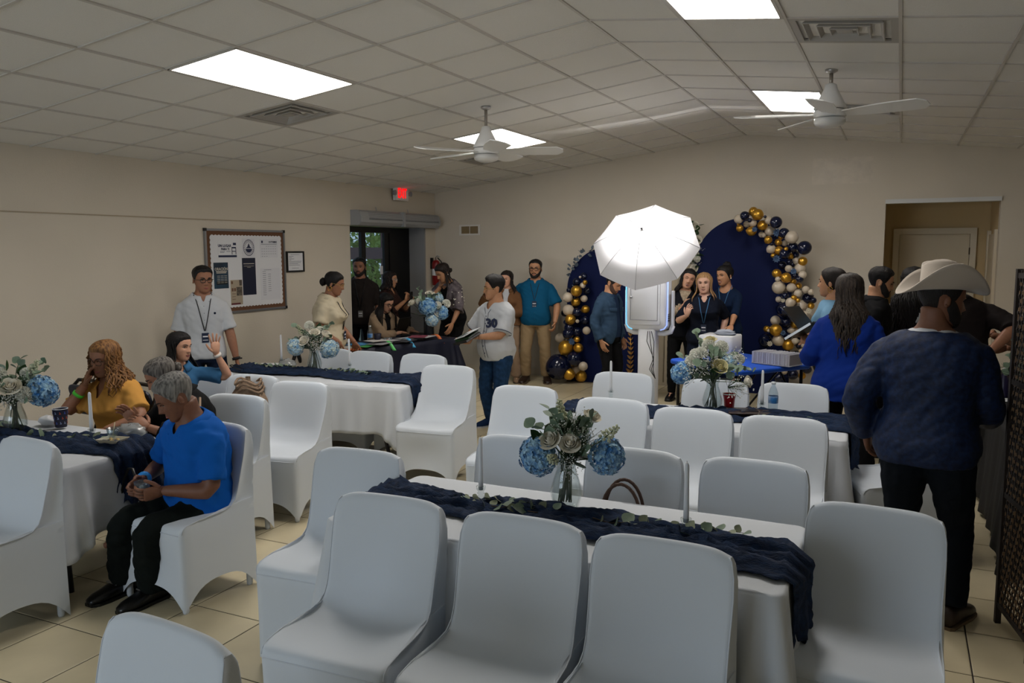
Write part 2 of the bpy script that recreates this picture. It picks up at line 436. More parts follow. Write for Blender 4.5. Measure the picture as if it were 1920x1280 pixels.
# ceiling fans
def fan(x, y, hub_z, rot, label):
    t = thing('ceiling_fan', label, 'fan', (x, y, hub_z), rot, 'ceiling fans')
    cz = ceil_z(x) - hub_z
    MB().lathe([(0.045, cz+0.0), (0.045, cz-0.015), (0.02, cz-0.03)][::-1], 16).obj('ceiling_canopy', M_STEEL, t, True)
    MB().tube([(0, 0, 0.20), (0, 0, cz-0.02)], 0.014, 10).obj('downrod', mat('brushed_rod', '#9b948c', 0.35, 0.8), t, True)
    MB().lathe([(0.02, 0.235), (0.04, 0.225), (0.05, 0.19), (0.10, 0.09), (0.118, 0.055), (0.11, 0.045)], 28).obj('motor_cone', M_WHITE, t, True)
    MB().lathe([(0.105, 0.04), (0.115, 0.03), (0.115, -0.005), (0.105, -0.012)], 28).obj('motor_ring', M_WHITE, t, True)
    MB().lathe([(0.11, -0.02), (0.112, -0.045), (0.10, -0.065), (0.06, -0.08), (0.0, -0.085)], 28).obj('light_cap', mat('fan_cap', '#d8d8d6', 0.3), t, True)
    MB().lathe([(0.1, 0.046), (0.1, 0.038)], 24).obj('gap_ring', M_DARKMETAL, t)
    bl = MB(); rows = []
    for k in range(13):
        s = k/12; xx = 0.09 + 0.60*s; w = 0.045+0.045*sin(min(1, s*1.5)*pi/2) if s < .93 else 0.09*sqrt(max(0, 1-((s-.93)/.075)**2))+0.004
        rows.append([(xx, -w, 0.010+0.23*w+0.003), (xx, w, 0.010-0.23*w+0.003), (xx, w, 0.010-0.23*w-0.004), (xx, -w, 0.010+0.23*w-0.004)])
    bl.grid(rows, close=True); bl.add(rows[0], [(0, 1, 2, 3)]); bl.add(rows[-1], [(3, 2, 1, 0)])
    me = bl.mesh('blade', False); me.materials.append(M_WHITE)
    for k in range(5):
        o = link('blade', me, None, t); o.rotation_euler = (0, 0, 2*pi*k/5)
    return t
fan(-3.403, 6.61, 2.73, radians(20), 'white five-blade ceiling fan hanging over the left tables')
fan(-0.521, 6.591, 2.84, radians(52), 'white five-blade ceiling fan hanging right of the ceiling ridge')

# passage behind the back wall opening
hall = struct(bpy.data.objects.new('passage', None)); COL.objects.link(hall)
M_HALL = mat('passage_paint', '#cdb68c', 0.85)
h = MB(); HD = 1.35
h.bbox((HX0-0.16, YW+0.18, 0), (HX0-0.02, YW+HD+0.1, 2.7)); h.bbox((HX1+0.02, YW+0.18, 0), (HX1+0.16, YW+HD+0.1, 2.7))
h.bbox((HX0-0.1, YW+HD, 0), (HX1+0.1, YW+HD+0.1, 2.7)); h.obj('passage_wall', M_HALL, hall)
MB().bbox((HX0-0.1, YW+0.18, 2.47), (HX1+0.1, YW+HD, 2.52)).obj('passage_ceiling', M_CEIL, hall)
for y in (0.35, 0.96):
    MB().bbox((HX0-0.02, YW+y-0.012, 2.462), (HX1+0.02, YW+y+0.012, 2.472)).obj('ceiling_bar', M_GRID, hall)
MB().bbox((0.45, YW+0.18, 2.462), (0.474, YW+HD, 2.472)).obj('ceiling_bar', M_GRID, hall)
struct(MB().bbox((HX0-0.005, YW-0.03, 2.40), (HX1+0.005, YW+0.10, 2.45)).obj('trim_3', mat('folding_track', '#cfd0cf', 0.4)))
d3 = struct(bpy.data.objects.new('door_2', None)); COL.objects.link(d3); d3.location = (-0.02, YW+HD-0.005, 0)
def six_panel(parent, w, hgt, m, mf):
    MB().bbox((0, -0.035, 0), (w, 0, hgt)).obj('door_slab', m, parent)
    for z0, z1 in ((0.22, 0.86), (0.98, 1.56), (1.66, hgt-0.12)):
        for x0, x1 in ((0.11, w/2-0.05), (w/2+0.05, w-0.11)):
            r = MB()
            for a, b, c, d in ((x0, x1, z0, z0+.03), (x0, x1, z1-.03, z1), (x0, x0+.03, z0+.03, z1-.03), (x1-.03, x1, z0+.03, z1-.03)): r.bbox((a, -0.046, c), (b, -0.034, d))
            r.bbox((x0+.05, -0.044, z0+.05), (x1-.05, -0.034, z1-.05)); r.obj('door_panel', m, parent)
    for x in (-0.08, w+0.005): MB().bbox((x, -0.05, 0), (x+0.075, 0.0, hgt+0.005)).obj('door_casing', mf, parent)
    MB().bbox((-0.08, -0.05, hgt+0.005), (w+0.08, 0.0, hgt+0.085)).obj('door_casing', mf, parent)
    for z in (0.25, 1.05, hgt-0.22): MB().bbox((w-0.004, -0.052, z-0.045), (w+0.010, -0.036, z+0.045)).obj('hinge', mat('bronze_hinge', '#4a3c2c', 0.4, 0.7), parent)
    MB().ball((0.07, -0.075, 0.96), 0.03, 12, 8).obj('knob', mat('bronze_hinge'), parent, True)
six_panel(d3, 0.83, 2.04, mat('door_cream', '#d4c8b0', 0.5), mat('casing_cream', '#d9cfba', 0.5))
d4 = struct(bpy.data.objects.new('door_3', None)); COL.objects.link(d4)
MB().bbox((HX1-0.02, YW+0.30, 0), (HX1+0.02, YW+0.42, 2.08)).obj('door_casing', MATS['casing_cream'], d4)
MB().bbox((HX1-0.02, YW+1.18, 0), (HX1+0.02, YW+1.28, 2.08)).obj('door_casing', MATS['casing_cream'], d4)
MB().bbox((HX1-0.005, YW+0.42, 0), (HX1+0.02, YW+1.18, 2.03)).obj('door_slab', MATS['door_cream'], d4)
# paint patch on the back wall
struct(MB().bbox((-1.05, YW-0.0015, 2.66), (-0.35, YW, 2.98)).obj('trim_4', mat('patch_paint', '#cdc3b2', 0.45, noise_amt=0.07, noise_scale=9, bump=0.2, bump_scale=40)))

# exit doorway on the left wall
d1 = struct(bpy.data.objects.new('door_1', None)); COL.objects.link(d1)
M_FRAME = mat('door_frame_black', '#0d0c0d', 0.35, 0.3)
xo = XW-0.30
MB().bbox((xo-0.03, 8.80, 0), (xo+0.03, 8.86, 2.20)).obj('door_jamb', M_FRAME, d1)
MB().bbox((xo-0.03, 10.12, 0), (xo+0.03, 10.66, 2.20)).obj('door_jamb', M_FRAME, d1)
MB().bbox((xo-0.03, 8.86, 2.12), (xo+0.03, 10.12, 2.20)).obj('door_header', M_FRAME, d1)
MB().bbox((xo-0.025, 9.43, 0), (xo+0.025, 9.53, 2.12)).obj('door_mullion', M_FRAME, d1)
MB().bbox((xo-0.02, 9.53, 0), (xo+0.02, 10.12, 0.22)).obj('door_rail', M_FRAME, d1)
MB().bbox((xo-0.02, 9.53, 1.0), (xo+0.02, 10.12, 1.08)).obj('door_push_bar', M_STEEL, d1)
MB().bbox((xo-0.02, 10.0, 0.2), (xo+0.02, 10.12, 2.12)).obj('door_stile', M_FRAME, d1)
M_PANE = clear_mat('door_glass', '#dfe6e6', 1.3, .02)
MB().bbox((xo-0.004, 9.53, 0.22), (xo+0.004, 10.0, 2.12)).obj('door_pane', M_PANE, d1)
MB().bbox((xo-0.004, 8.86, 0.05), (xo+0.004, 9.43, 2.12)).obj('door_pane', M_PANE, d1)
for (y0, y1, z0, z1, mm) in ((9.90, 9.97, 1.52, 1.64, M_PAPER), (9.72, 9.86, 1.16, 1.36, M_PAPER), (9.93, 9.98, 1.05, 1.50, mat('notice_blue', '#8793b5', 0.6)), (9.88, 9.98, 0.62, 0.78, M_PAPER)):
    MB().bbox((xo+0.005, y0, z0), (xo+0.007, y1, z1)).obj('door_notice', mm, d1)
struct(MB().bbox((XW-0.33, 10.655, 0), (XW+0.002, 10.69, 2.21)).obj('trim_5', mat('jamb_grey', '#8f8f90', 0.6)))

# outside: porch posts, ground, trees
struct(MB().bbox((-30, 0, -0.12), (XW-0.34, 40, -0.06)).obj('ground_outside', mat('gravel', '#8d8a7c', 0.9, noise_amt=.2, noise_scale=3)))
M_POST = mat('porch_paint', '#5a4248', 0.7)
pp = thing('porch_frame', 'dull purple porch post and beams outside the glass exit door', 'porch', (-8.4, 10.9, -0.06))
MB().bbox((-0.08, -0.08, 0), (0.08, 0.08, 2.9)).obj('post', M_POST, pp)
MB().bbox((-0.06, 0.08, 1.78), (0.06, 4.5, 1.98)).obj('rail_beam', M_POST, pp)
MB().bbox((-0.06, 1.35, 0), (0.06, 1.5, 2.9)).obj('post', M_POST, pp)
MB().bbox((-0.1, -3.5, 2.75), (0.1, 4.5, 3.0)).obj('roof_beam', M_POST, pp)
M_LEAFG = mat('tree_leaf', '#a9bf62', 0.7, c2='#5f7d38', noise_scale=1.5)
M_BARK = mat('bark', '#4b3a2c', 0.9)
def tree(x, y, hgt, r, label, seed):
    rr = random.Random(seed); t = thing('garden_tree', label, 'tree', (x, y, -0.06), 0, 'trees outside the exit door')
    MB().tube([(0, 0, 0), (0.05, 0.03, hgt*0.35), (-.05, .06, hgt*.7)], [0.12, 0.09, 0.04], 8).obj('trunk', M_BARK, t, True)
    m = MB()
    for k in range(3200):
        a, b = rr.uniform(0, 2*pi), rr.uniform(-1, 1); q = r*rr.uniform(.35, 1)**.5
        c = Vector((q*cos(a)*sqrt(1-b*b), q*sin(a)*sqrt(1-b*b), hgt*0.55 + b*hgt*.5*rr.uniform(.6, 1)))
        s = rr.uniform(.07, .13); R = Matrix.Rotation(rr.uniform(0, 6.3), 3, (rr.uniform(-1, 1), rr.uniform(-1, 1), rr.uniform(-1, 1)+.01))
        m.add([R @ Vector(p) + c for p in ((-s, 0, 0), (0, -s*.5, .01), (s, 0, 0), (0, s*.5, .01))], [(0, 1, 2, 3)])
    m.obj('crown', M_LEAFG, t, fixn=False)
tree(-12.0, 15.5, 4.6, 1.9, 'leafy green tree seen through the left door pane', 1)
tree(-8.6, 17.6, 4.2, 1.5, 'leafy green tree seen through the right door pane', 2)
tree(-14.5, 20.5, 5.0, 2.2, 'taller leafy tree farther off behind the porch', 3)
tree(-9.0, 22.0, 4.4, 2.0, 'leafy tree farthest off through the exit door', 4)
# ------------------------------------------------------------------ covered chairs
M_SPANDEX = mat('white_spandex', '#cbd2da', 0.6, bump=0.06, bump_scale=400)
M_PIPING = mat('white_piping', '#c6ccd4', 0.6)
M_CHAIRLEG = mat('chair_leg_grey', '#2b2a2b', 0.4, 0.5)
def chair_profile():
    """front surface of the cover from floor up over the seat and back to the floor behind: (y, z, halfwidth)"""
    F = [(-.238, .0, .222), (-.238, .12, .221), (-.238, .26, .221), (-.240, .375, .222), (-.243, .425, .224), (-.232, .452, .222), (-.20, .462, .221), (-.12, .468, .219),
         (-.03, .466, .216), (.06, .460, .212), (.115, .466, .208), (.145, .495, .206), (.160, .54, .206), (.172, .60, .207), (.186, .67, .208), (.199, .74, .208), (.212, .805, .206),
         (.223, .858, .202), (.236, .888, .190)]
    B = [(.266, .888, .190), (.278, .856, .202), (.276, .80, .206), (.268, .70, .208), (.258, .58, .209), (.254, .46, .211), (.252, .34, .214), (.252, .22, .217), (.252, .10, .219), (.252, .0, .221)]
    k = 1.17; F = [(y, z*1.017, w*k) for y, z, w in F]; B = [(y, z*1.017, w*k) for y, z, w in B]
    return F, B
def build_chair_meshes(web, slump=0.0):
    F, B = chair_profile(); NF = len(F); NW = 12
    ts = 3     # index of the seat front edge
    front_edge = []   # the (y,z,hw) at the sides, with the fabric web across the seat corner
    web_a, web_b = (F[8][0], F[8][1]), (F[15][0], F[15][1])
    for i, (y, z, w) in enumerate(F):
        if 8 < i < 15:
            t = (i-8)/7; ly, lz = web_a[0]+(web_b[0]-web_a[0])*t, web_a[1]+(web_b[1]-web_a[1])*t
            k = web*0.62; front_edge.append((y+(ly-y)*k, z+(lz-z)*k, w))
        else: front_edge.append((y, z, w))
    def arch(s, h): return h*(1-abs(2*s-1)**3.2)
    rows = []; reg = []
    for i, (y, z, w) in enumerate(F):
        ye, ze, we = front_edge[i]; r = []
        for c in range(NW+1):
            q = 2*c/NW-1; k = abs(q)**3
            yy, zz = y+(ye-y)*k, z+(ze-z)*k
            if i < ts: zz += arch((q+1)/2, .13)*(1-i/ts)**1.5; yy += 0.018*(1-q*q)*sin(pi*min(1, z/.4))
            if i >= 12: yy += 0.020*(1-q*q)          # hollow of the backrest
            if 6 <= i <= 10: zz -= 0.010*(1-q*q)*(1+slump)
            if i >= NF-2: zz -= 0.026*abs(q)**7
            r.append(Vector((q*w, yy, zz)))
        rows.append(r)
    for i, (y, z, w) in enumerate(B):
        r = []
        for c in range(NW+1):
            q = 2*c/NW-1; zz = z; yy = y + 0.012*(1-q*q)
            if i < 2: zz -= 0.026*abs(q)**7
            j = len(B)-1-i
            if j < 4: zz += arch((q+1)/2, .13)*(1-j/4)**1.5
            r.append(Vector((q*w, yy, zz)))
        rows.append(r)
    bm = bmesh.new(); V = [[bm.verts.new(p) for p in r] for r in rows]
    lay = bm.faces.layers.int.new('reg')
    for j in range(len(rows)-1):
        g = 0 if j < 4 else (1 if j < 10 else (2 if j < NF+4 else 0))
        for c in range(NW):
            f = bm.faces.new((V[j][c], V[j][c+1], V[j+1][c+1], V[j+1][c])); f[lay] = g
    rear = []
    # side panels: front edge (rows 0..NF-1) against the rear edge resampled
    NS = 7
    Bz = [(b[1], b[0], b[2]) for b in reversed(B)]
    for side in (0, NW):
        sg = -1 if side == 0 else 1; P = []
        for i in range(NF):
            fv = V[i][side]; ze = fv.co.z
            t = i/(NF-1); zr = .903*min(1.0, (ze/.903)**0.9) if i else 0.0
            zr = max(zr, .903*t*0.72)
            if i == NF-1: zr = .887
            for (z0, y0, w0), (z1, y1, w1) in zip(Bz, Bz[1:]):
                if z0 <= zr <= z1+1e-6:
                    k = (zr-z0)/(z1-z0); yr, wr = y0+(y1-y0)*k, w0+(w1-w0)*k; break
            row = [fv]
            for s in range(1, NS+1):
                q = s/NS; p = fv.co.lerp(Vector((sg*wr, yr, zr)), q)
                if i < 5: p.z += arch(q, .135)*(1-i/5)**1.6*(1 if s < NS else 0)
                if i == NF-1: p = fv.co.lerp(V[NF][side].co, q)
                p.x -= sg*0.020*sin(pi*q)*(1 if 3 < i < 15 else .5 if i < NF-1 else 0)
                row.append(bm.verts.new(p))
                if s == NS: rear.append(row[-1])
            P.append(row)
        for i in range(NF-1):
            for s in range(NS):
                f = bm.faces.new((P[i][s], P[i][s+1], P[i+1][s+1], P[i+1][s])); f[lay] = 2 if i >= 11 else 0
    bmesh.ops.remove_doubles(bm, verts=rear+[V[j][s_] for j in range(NF, len(rows)) for s_ in (0, NW)], dist=0.018)
    bmesh.ops.recalc_face_normals(bm, faces=bm.faces)
    me = bpy.data.meshes.new('cover'); bm.to_mesh(me); bm.free()
    o = bpy.data.objects.new('cover', me); COL.objects.link(o)
    md = o.modifiers.new('s', 'SUBSURF'); md.levels = 1
    ev = bpy.data.meshes.new_from_object(o.evaluated_get(bpy.context.evaluated_depsgraph_get())); bpy.data.objects.remove(o)
    regs = [d.value for d in ev.attributes['reg'].data]; ev.calc_loop_triangles()
    vn = [v.normal.copy() for v in ev.vertices]
    out = []
    for g, nm in enumerate(('skirt', 'seat', 'backrest')):
        idx = {}; vs = []; fs = []; ns = []
        for p in ev.polygons:
            if regs[p.index] != g: continue
            q = []
            for v in p.vertices:
                if v not in idx: idx[v] = len(vs); vs.append(ev.vertices[v].co[:]); ns.append(vn[v])
                q.append(idx[v])
            fs.append(q)
        m = bpy.data.meshes.new(nm); m.from_pydata(vs, [], fs); m.polygons.foreach_set('use_smooth', [True]*len(fs)); m.update()
        m.normals_split_custom_set_from_vertices(ns); m.materials.append(M_SPANDEX); out.append((nm, m))
    tmpo = bpy.data.objects.new('tmp', ev); COL.objects.link(tmpo); bpy.context.view_layer.update()
    sm = MB()
    for sg in (-1, 1):
        pts = [(sg*(w+0.001), y-.002, z+.002) for (y, z, w) in front_edge[4:NF]]
        q = []
        for p in pts:
            ok, loc, nor, fi = tmpo.closest_point_on_mesh(Vector(p)); q.append(loc+nor*0.0008)
        sm.tube(q, 0.003, 6)
    q = []
    for k in range(11):
        ok, loc, nor, fi = tmpo.closest_point_on_mesh(Vector((-.25+.05*k, -.26, .425))); q.append(loc+nor*0.0006)
    sm.tube(q, 0.0026, 6)
    bpy.data.objects.remove(tmpo)
    sme = sm.mesh('seam', True); sme.materials.append(M_PIPING)
    lg = MB(); lg.tube([(0, 0, 0.0), (0, 0, .012), (0, 0, 0.44)], [.013, .017, .0165], 10); lme = lg.mesh('leg', True); lme.materials.append(M_SPANDEX)
    return out, sme, lme
CHV = [build_chair_meshes(0.25), build_chair_meshes(1.0, 1.0)]
def chair(x, y, rot_deg, label, var=0):
    """x, y: place of the middle of the backrest top; the chair faces -Y at 0 degrees"""
    a = radians(rot_deg); off = Vector((-(0.24)*-sin(a), -(0.24)*cos(a)))
    ox, oy = x - (-sin(a))*0.24, y - cos(a)*0.24
    t = thing('covered_chair', label, 'chair', (ox, oy, 0), a, 'chairs in white stretch covers')
    parts, sme, lme = CHV[var]
    for nm, m in parts: link(nm, m, None, t)
    link('seam', sme, None, t)
    for sx in (-1, 1):
        for yy in (-.205, .222): link('leg', lme, None, t, (sx*.226, yy, 0))
    return t
W = 'white stretch-covered chair '
CH = [
 (-1.775, 2.583, 3, W+'at the left of the front row, nearest the camera', 0),
 (-1.193, 2.573, 1, W+'in the middle of the front row by the nearest table', 0),
 (-0.670, 2.554, 0, W+'at the right of the front row, back against the nearest table', 0),
 (-0.044, 3.224, -3, W+'at the right end of the nearest table', 0),
 (-1.666, 1.410, -5, W+'cut by the bottom edge below the seated man', 0),
 (-4.043, 2.633, -4, W+'cut by the left picture edge, beside the cup table', 0),
 (-2.337, 3.155, 4, W+'at the left end of the nearest table', 0),
 (-1.735, 3.727, 2, W+'behind the nearest table, left of its bouquet', 0),
 (-1.124, 3.717, 0, W+'behind the nearest table, hidden partly by the bouquet', 0),
 (-0.562, 3.737, 0, W+'behind the nearest table, right of the tall candle', 0),
 (-2.366, 5.167, 4, W+'at the left end of the second table', 1),
 (-1.647, 4.950, 1, W+'on the near side of the second table, left one of three', 0),
 (-1.094, 4.831, 0, W+'on the near side of the second table, middle of three', 0),
 (-0.562, 4.792, 0, W+'on the near side of the second table, right one of three', 0),
 (-1.923, 6.054, 0, W+'on the far side of the second table, left one', 0),
 (-1.193, 5.975, 0, W+'on the far side of the second table, behind the bouquet', 0),
 (-0.651, 6.034, 0, W+'on the far side of the second table, behind the water bottle', 0),
 (-3.974, 4.674, 8, W+'with an open seat in front of the table below the notice board', 1),
 (-4.536, 4.792, 4, W+'before the far left table, left of the open-seated one', 1),
 (-3.392, 5.857, 5, W+'at the right end of the far left table', 1),
 (-5.048, 6.429, 0, W+'on the far side of the far left table, behind its bouquet', 0),
 (-4.555, 6.379, 0, W+'on the far side of the far left table, behind the single candle', 0),
 (-3.974, 6.409, 0, W+'on the far side of the far left table, rightmost one', 0),
 (-3.451, 3.352, -4, W+'under the seated man in the blue polo', 0),
 (-4.003, 4.062, 6, W+'behind the seated person in the black jacket', 0),
 (0.235, 5.43, -72, W+'turned to the end of the second table beside the hat wearer', 1),
 (-5.12, 4.86, 20, W+'under the waving girl, beside the knit bag', 0),
]
for c in CH: chair(*c)

# plain dark folding chairs (padded back)
M_NAVYPAD = mat('navy_vinyl', '#141a2c', 0.5); M_GREYPAD = mat('grey_pad', '#4b4b52', 0.7)
def folding_chair(x, y, rot, label, pad=M_NAVYPAD, inner=None):
    t = thing('folding_chair', label, 'chair', (x, y, 0), radians(rot), 'dark folding chairs')
    for sx in (-1, 1):
        MB().tube([(sx*.21, -.26, 0), (sx*.21, .05, .46), (sx*.20, .19, .86), (sx*.16, .205, .90), (0, .208, .905)], 0.014, 8).obj('frame_tube', M_DARKMETAL, t, True)
        MB().tube([(sx*.19, .26, 0), (sx*.19, .0, .44)], 0.012, 8).obj('leg', M_DARKMETAL, t, True)
    MB().rbox((0, -.06, .455), (.40, .40, .045), .05).obj('seat', pad, t)
    R = Matrix.Rotation(radians(-74), 3, 'X')
    MB().rbox((0, .165, .76), (.37, .24, .03), .05, R=R).obj('backrest', inner or pad, t)
    return t
folding_chair(-6.12, 6.92, -50, 'black padded folding chair standing by the wall below the certificate', M_BLACK)
folding_chair(-5.46, 3.86, -6, 'empty navy folding chair left of the woman in the yellow shirt', M_NAVYPAD)
folding_chair(-4.98, 3.90, -4, 'navy folding chair under the woman in the yellow shirt', M_NAVYPAD)

# ------------------------------------------------------------------ tables
M_LINEN = mat('white_linen', '#c8cdd3', 0.8, bump=0.12, bump_scale=500)
M_NAVYCLOTH = mat('navy_cloth', '#0b1024', 0.5)
M_BLACKCLOTH = mat('black_cloth', '#0b0c0f', 0.8)
M_TABLETOP = mat('table_plastic', '#c3c4c2', 0.5)
def folding_table(x, y, L, Wd, rot, label, h=0.735):
    t = thing('folding_table', label, 'table', (x, y, 0), radians(rot), 'folding tables')
    MB().rbox((0, 0, h-0.022), (L, Wd, 0.04), 0.05, 4).obj('tabletop', M_TABLETOP, t)
    for sx in (-1, 1):
        for sy in (-1, 1):
            MB().tube([(sx*(L/2-.16), sy*(Wd/2-.12), 0), (sx*(L/2-.17), sy*(Wd/2-.12), .16), (sx*(L/2-.25), sy*(Wd/2-.14), .42), (sx*(L/2-.26), sy*(Wd/2-.16), h-.04)], 0.016, 8).obj('leg', M_CHAIRLEG, t, True)
        MB().tube([(sx*(L/2-.24), -(Wd/2-.14), .45), (sx*(L/2-.24), (Wd/2-.14), .45)], 0.012, 6).obj('leg_brace', M_CHAIRLEG, t, True)
    return t
def cloth_mesh(L, Wd, drop, h=0.742, seed=0, wave=0.016, flare=0.03, corner=0.12, cdrop=0.10, r=0.045, nseg=260, rows=14, kf=1.0, edge_extra=None):
    rr = random.Random(seed); hx, hy = L/2+.004, Wd/2+.004
    # perimeter
    P = []; per = [('x', hx-r, -hy, 0)]
    segs = []
    for cx, cy, a0 in ((hx-r, -hy+r, -pi/2), (hx-r, hy-r, 0), (-hx+r, hy-r, pi/2), (-hx+r, -hy+r, pi)): segs.append((cx, cy, a0))
    pts = []
    for k, (cx, cy, a0) in enumerate(segs):
        for i in range(9):
            a = a0+pi/2*i/8; pts.append((cx+r*cos(a), cy+r*sin(a), cos(a), sin(a), 1))
        nx, ny, na = segs[(k+1) % 4]
        e0 = (cx+r*cos(a0+pi/2), cy+r*sin(a0+pi/2)); e1 = (nx+r*cos(na), ny+r*sin(na))
        n = int(nseg*math.dist(e0, e1)/(2*(L+Wd)))
        for i in range(1, n):
            q = i/n; pts.append((e0[0]+(e1[0]-e0[0])*q, e0[1]+(e1[1]-e0[1])*q, cos(a0+pi/2), sin(a0+pi/2), 0))
    corners = [(sx*hx, sy*hy) for sx in (-1, 1) for sy in (-1, 1)]
    ph = [rr.uniform(0, 6.28) for _ in range(6)]; fr = [rr.uniform(.8, 1.2) for _ in range(6)]
    rings = []
    # top rings
    for k in (0.0, .35, .7, .93, .985):
        rings.append([Vector((x*k, y*k, h + (0.0015*noise.noise(Vector((x*k*4, y*k*4, seed)))) )) for x, y, a, b, c in pts])
    rings.append([Vector((x-a*.006, y-b*.006, h-.0005)) for x, y, a, b, c in pts])
    arc = 0.0; prev = pts[0]; arcs = []
    for p in pts:
        arc += math.dist(p[:2], prev[:2]); arcs.append(arc); prev = p
    for j in range(rows+1):
        t = j/rows; ring = []
        for (x, y, a, b, c), s in zip(pts, arcs):
            dc = min(math.dist((x, y), q) for q in corners); g = exp(-(dc/.10)**2)
            d = drop + cdrop*g + .012*sin(s*3.1+ph[0])
            if edge_extra: d += edge_extra(x, y)
            w = wave*(sin(s*17*kf*fr[0]+ph[1]+1.3*t) + .6*sin(s*31*kf*fr[1]+ph[2]) + .5*sin(s*9*kf+ph[3]))*t**.8*(1-.6*g)
            fold = corner*g*t*(.55+.45*cos(dc*60))
            o = .004+flare*t+w+fold
            ring.append(Vector((x+a*o, y+b*o, h-.004-(d-.004)*t)))
        rings.append(ring)
    m = MB(); m.grid(rings, close=True); return m
def tablecloth(name, x, y, L, Wd, rot, label, m, **k):
    o = cloth_mesh(L, Wd, **k).obj(name, m, None, True); o.location = (x, y, 0); o.rotation_euler = (0, 0, radians(rot))
    md = o.modifiers.new('thickness', 'SOLIDIFY'); md.thickness = 0.0015; md.offset = 1
    return tag(o, label, 'tablecloth', 'tablecloths')
T = {'A': (-1.215, 3.01, 1.83, .74, 0), 'B': (-1.17, 5.35, 1.83, .74, 2), 'C': (-4.66, 5.78, 1.96, .74, 5), 'D': (-4.80, 3.07, 1.83, .74, 0)}
TN = {'A': 'nearest table in the middle', 'B': 'second table behind the middle one', 'C': 'table below the notice board', 'D': 'table at the left picture edge'}
for k, (x, y, L, Wd, r) in T.items():
    folding_table(x, y, L, Wd, r, 'folding table under the white cloth, '+TN[k])
    tablecloth('tablecloth', x, y, L, Wd, r, 'white linen tablecloth over the '+TN[k], M_LINEN, drop=.40 if k != 'A' else .43, seed=ord(k))
folding_table(-5.69, 8.36, 1.72, .70, 76, 'folding table under the navy cloth at the registration desk')
tablecloth('tablecloth', -5.69, 8.36, 1.72, .70, 76, 'navy cloth over the registration desk by the exit door', M_NAVYCLOTH, drop=.70, seed=9, flare=.09, cdrop=.03, corner=.22, wave=.02)
folding_table(1.02, 6.35, 2.3, .74, 90, 'folding table under the black cloth at the right')
tablecloth('tablecloth', 1.02, 6.35, 2.3, .74, 90, 'black cloth over the serving table behind the woven screen', M_BLACKCLOTH, drop=.70, seed=11, flare=.05, cdrop=.02, corner=.10, wave=.014)
# square table with a stretch royal blue cover
t = thing('folding_table', 'square folding table with a royal blue stretch top beside the photo booth', 'table', (-1.42, 8.25, 0), radians(-37), 'folding tables')
M_ROYAL = mat('royal_blue_cloth', '#0c4dbb', 0.6)
MB().rbox((0, 0, .72), (1.0, .98, .05), .06, 4).obj('stretch_top', M_ROYAL, t, True)
for sx in (-1, 1):
    for sy in (-1, 1):
        MB().tube([(sx*.42, sy*.42, 0), (sx*.42, sy*.42, .70)], .016, 8).obj('leg', M_DARKMETAL, t, True)
    MB().tube([(sx*.42, -.42, .25), (sx*.42, .1, .69)], .010, 6).obj('leg_brace', M_DARKMETAL, t, True)
    MB().tube([(sx*.42, .42, .25), (sx*.1, .42, .69)], .010, 6).obj('leg_brace', M_DARKMETAL, t, True)

# ------------------------------------------------------------------ crinkled navy runners
M_GAUZE = mat('navy_gauze', '#0f2848', 0.9, c2='#091a34', noise_scale=38, bump=0.6, bump_scale=120, stretch=(0.5, 2.2, 1))
def runner(key, x0, x1, wid, hang0, hang1, label, seed, ymid=0.0):
    x, y, L, Wd, rot = T[key]; NX, NY = 190, 30; rows = []
    tot = hang0+(x1-x0)+hang1; N3 = lambda a, b, c: noise.noise(Vector((a, b, c)))
    for i in range(NX+1):
        s = tot*i/NX; row = []
        cy = ymid + .045*sin(s*2.1+seed) + .03*sin(s*4.3+seed*2)
        w = wid*(.92+.30*N3(s*2.0, seed, 0) + .14*N3(s*6, seed, 3))
        for j in range(NY+1):
            q = 2*j/NY-1
            yy = cy + q*w/2 + .016*N3(s*11, q*2, seed) + (.018*N3(s*23, seed, q*3) if abs(q) > .9 else 0)
            # long folds that run along the cloth, broken up by finer crinkles
            f = abs(N3(s*1.6+seed, q*3.4+.8*N3(s*3, q, seed), 1.7)); f2 = abs(N3(s*5.5, q*6.5, seed+4)); f3 = abs(N3(s*17, q*13, seed))
            cr = .085*max(0, .42-f)*1.2 + .045*max(0, .4-f2) + .018*(.5-f3)
            cr = max(.0005, cr*(1-.75*abs(q)**6))
            if s < hang0:
                d = hang0-s; d += .05*N3(q*5, seed, 9)*(d/hang0 if hang0 else 0)
                row.append(Vector((x0-.012-cr*.8-.02*d, yy*(1-.3*d), .746-d)))
            elif s > hang0+x1-x0:
                d = s-hang0-(x1-x0); d += .08*N3(q*4, seed, 9)*(d/hang1)
                row.append(Vector((x1+.016+cr*.9+.03*d, yy*(1-.5*d)+.02*d, .746-d)))
            else:
                row.append(Vector((x0+s-hang0, yy, .747+cr)))
        rows.append(row)
    m = MB(); m.grid(rows); o = m.obj('table_runner', M_GAUZE, None, True, fixn=False)
    o.location = (x, y, 0); o.rotation_euler = (0, 0, radians(rot))
    md = o.modifiers.new('thickness', 'SOLIDIFY'); md.thickness = 0.003; md.offset = 1
    tag(o, label, 'table runner', 'navy gauze runners')
runner('A', -.915, .915, .34, .12, .26, 'crumpled navy gauze runner along the nearest table', 1.3, -.02)
runner('B', -.915, .915, .36, .10, .24, 'crumpled navy gauze runner on the second table', 4.1, .02)
runner('C', -.98, .98, .36, .10, .24, 'crumpled navy gauze runner on the far left table', 7.7, .05)
runner('D', -.915, .915, .38, .10, .30, 'crumpled navy gauze runner on the table with the paper cup', 2.9, .03)
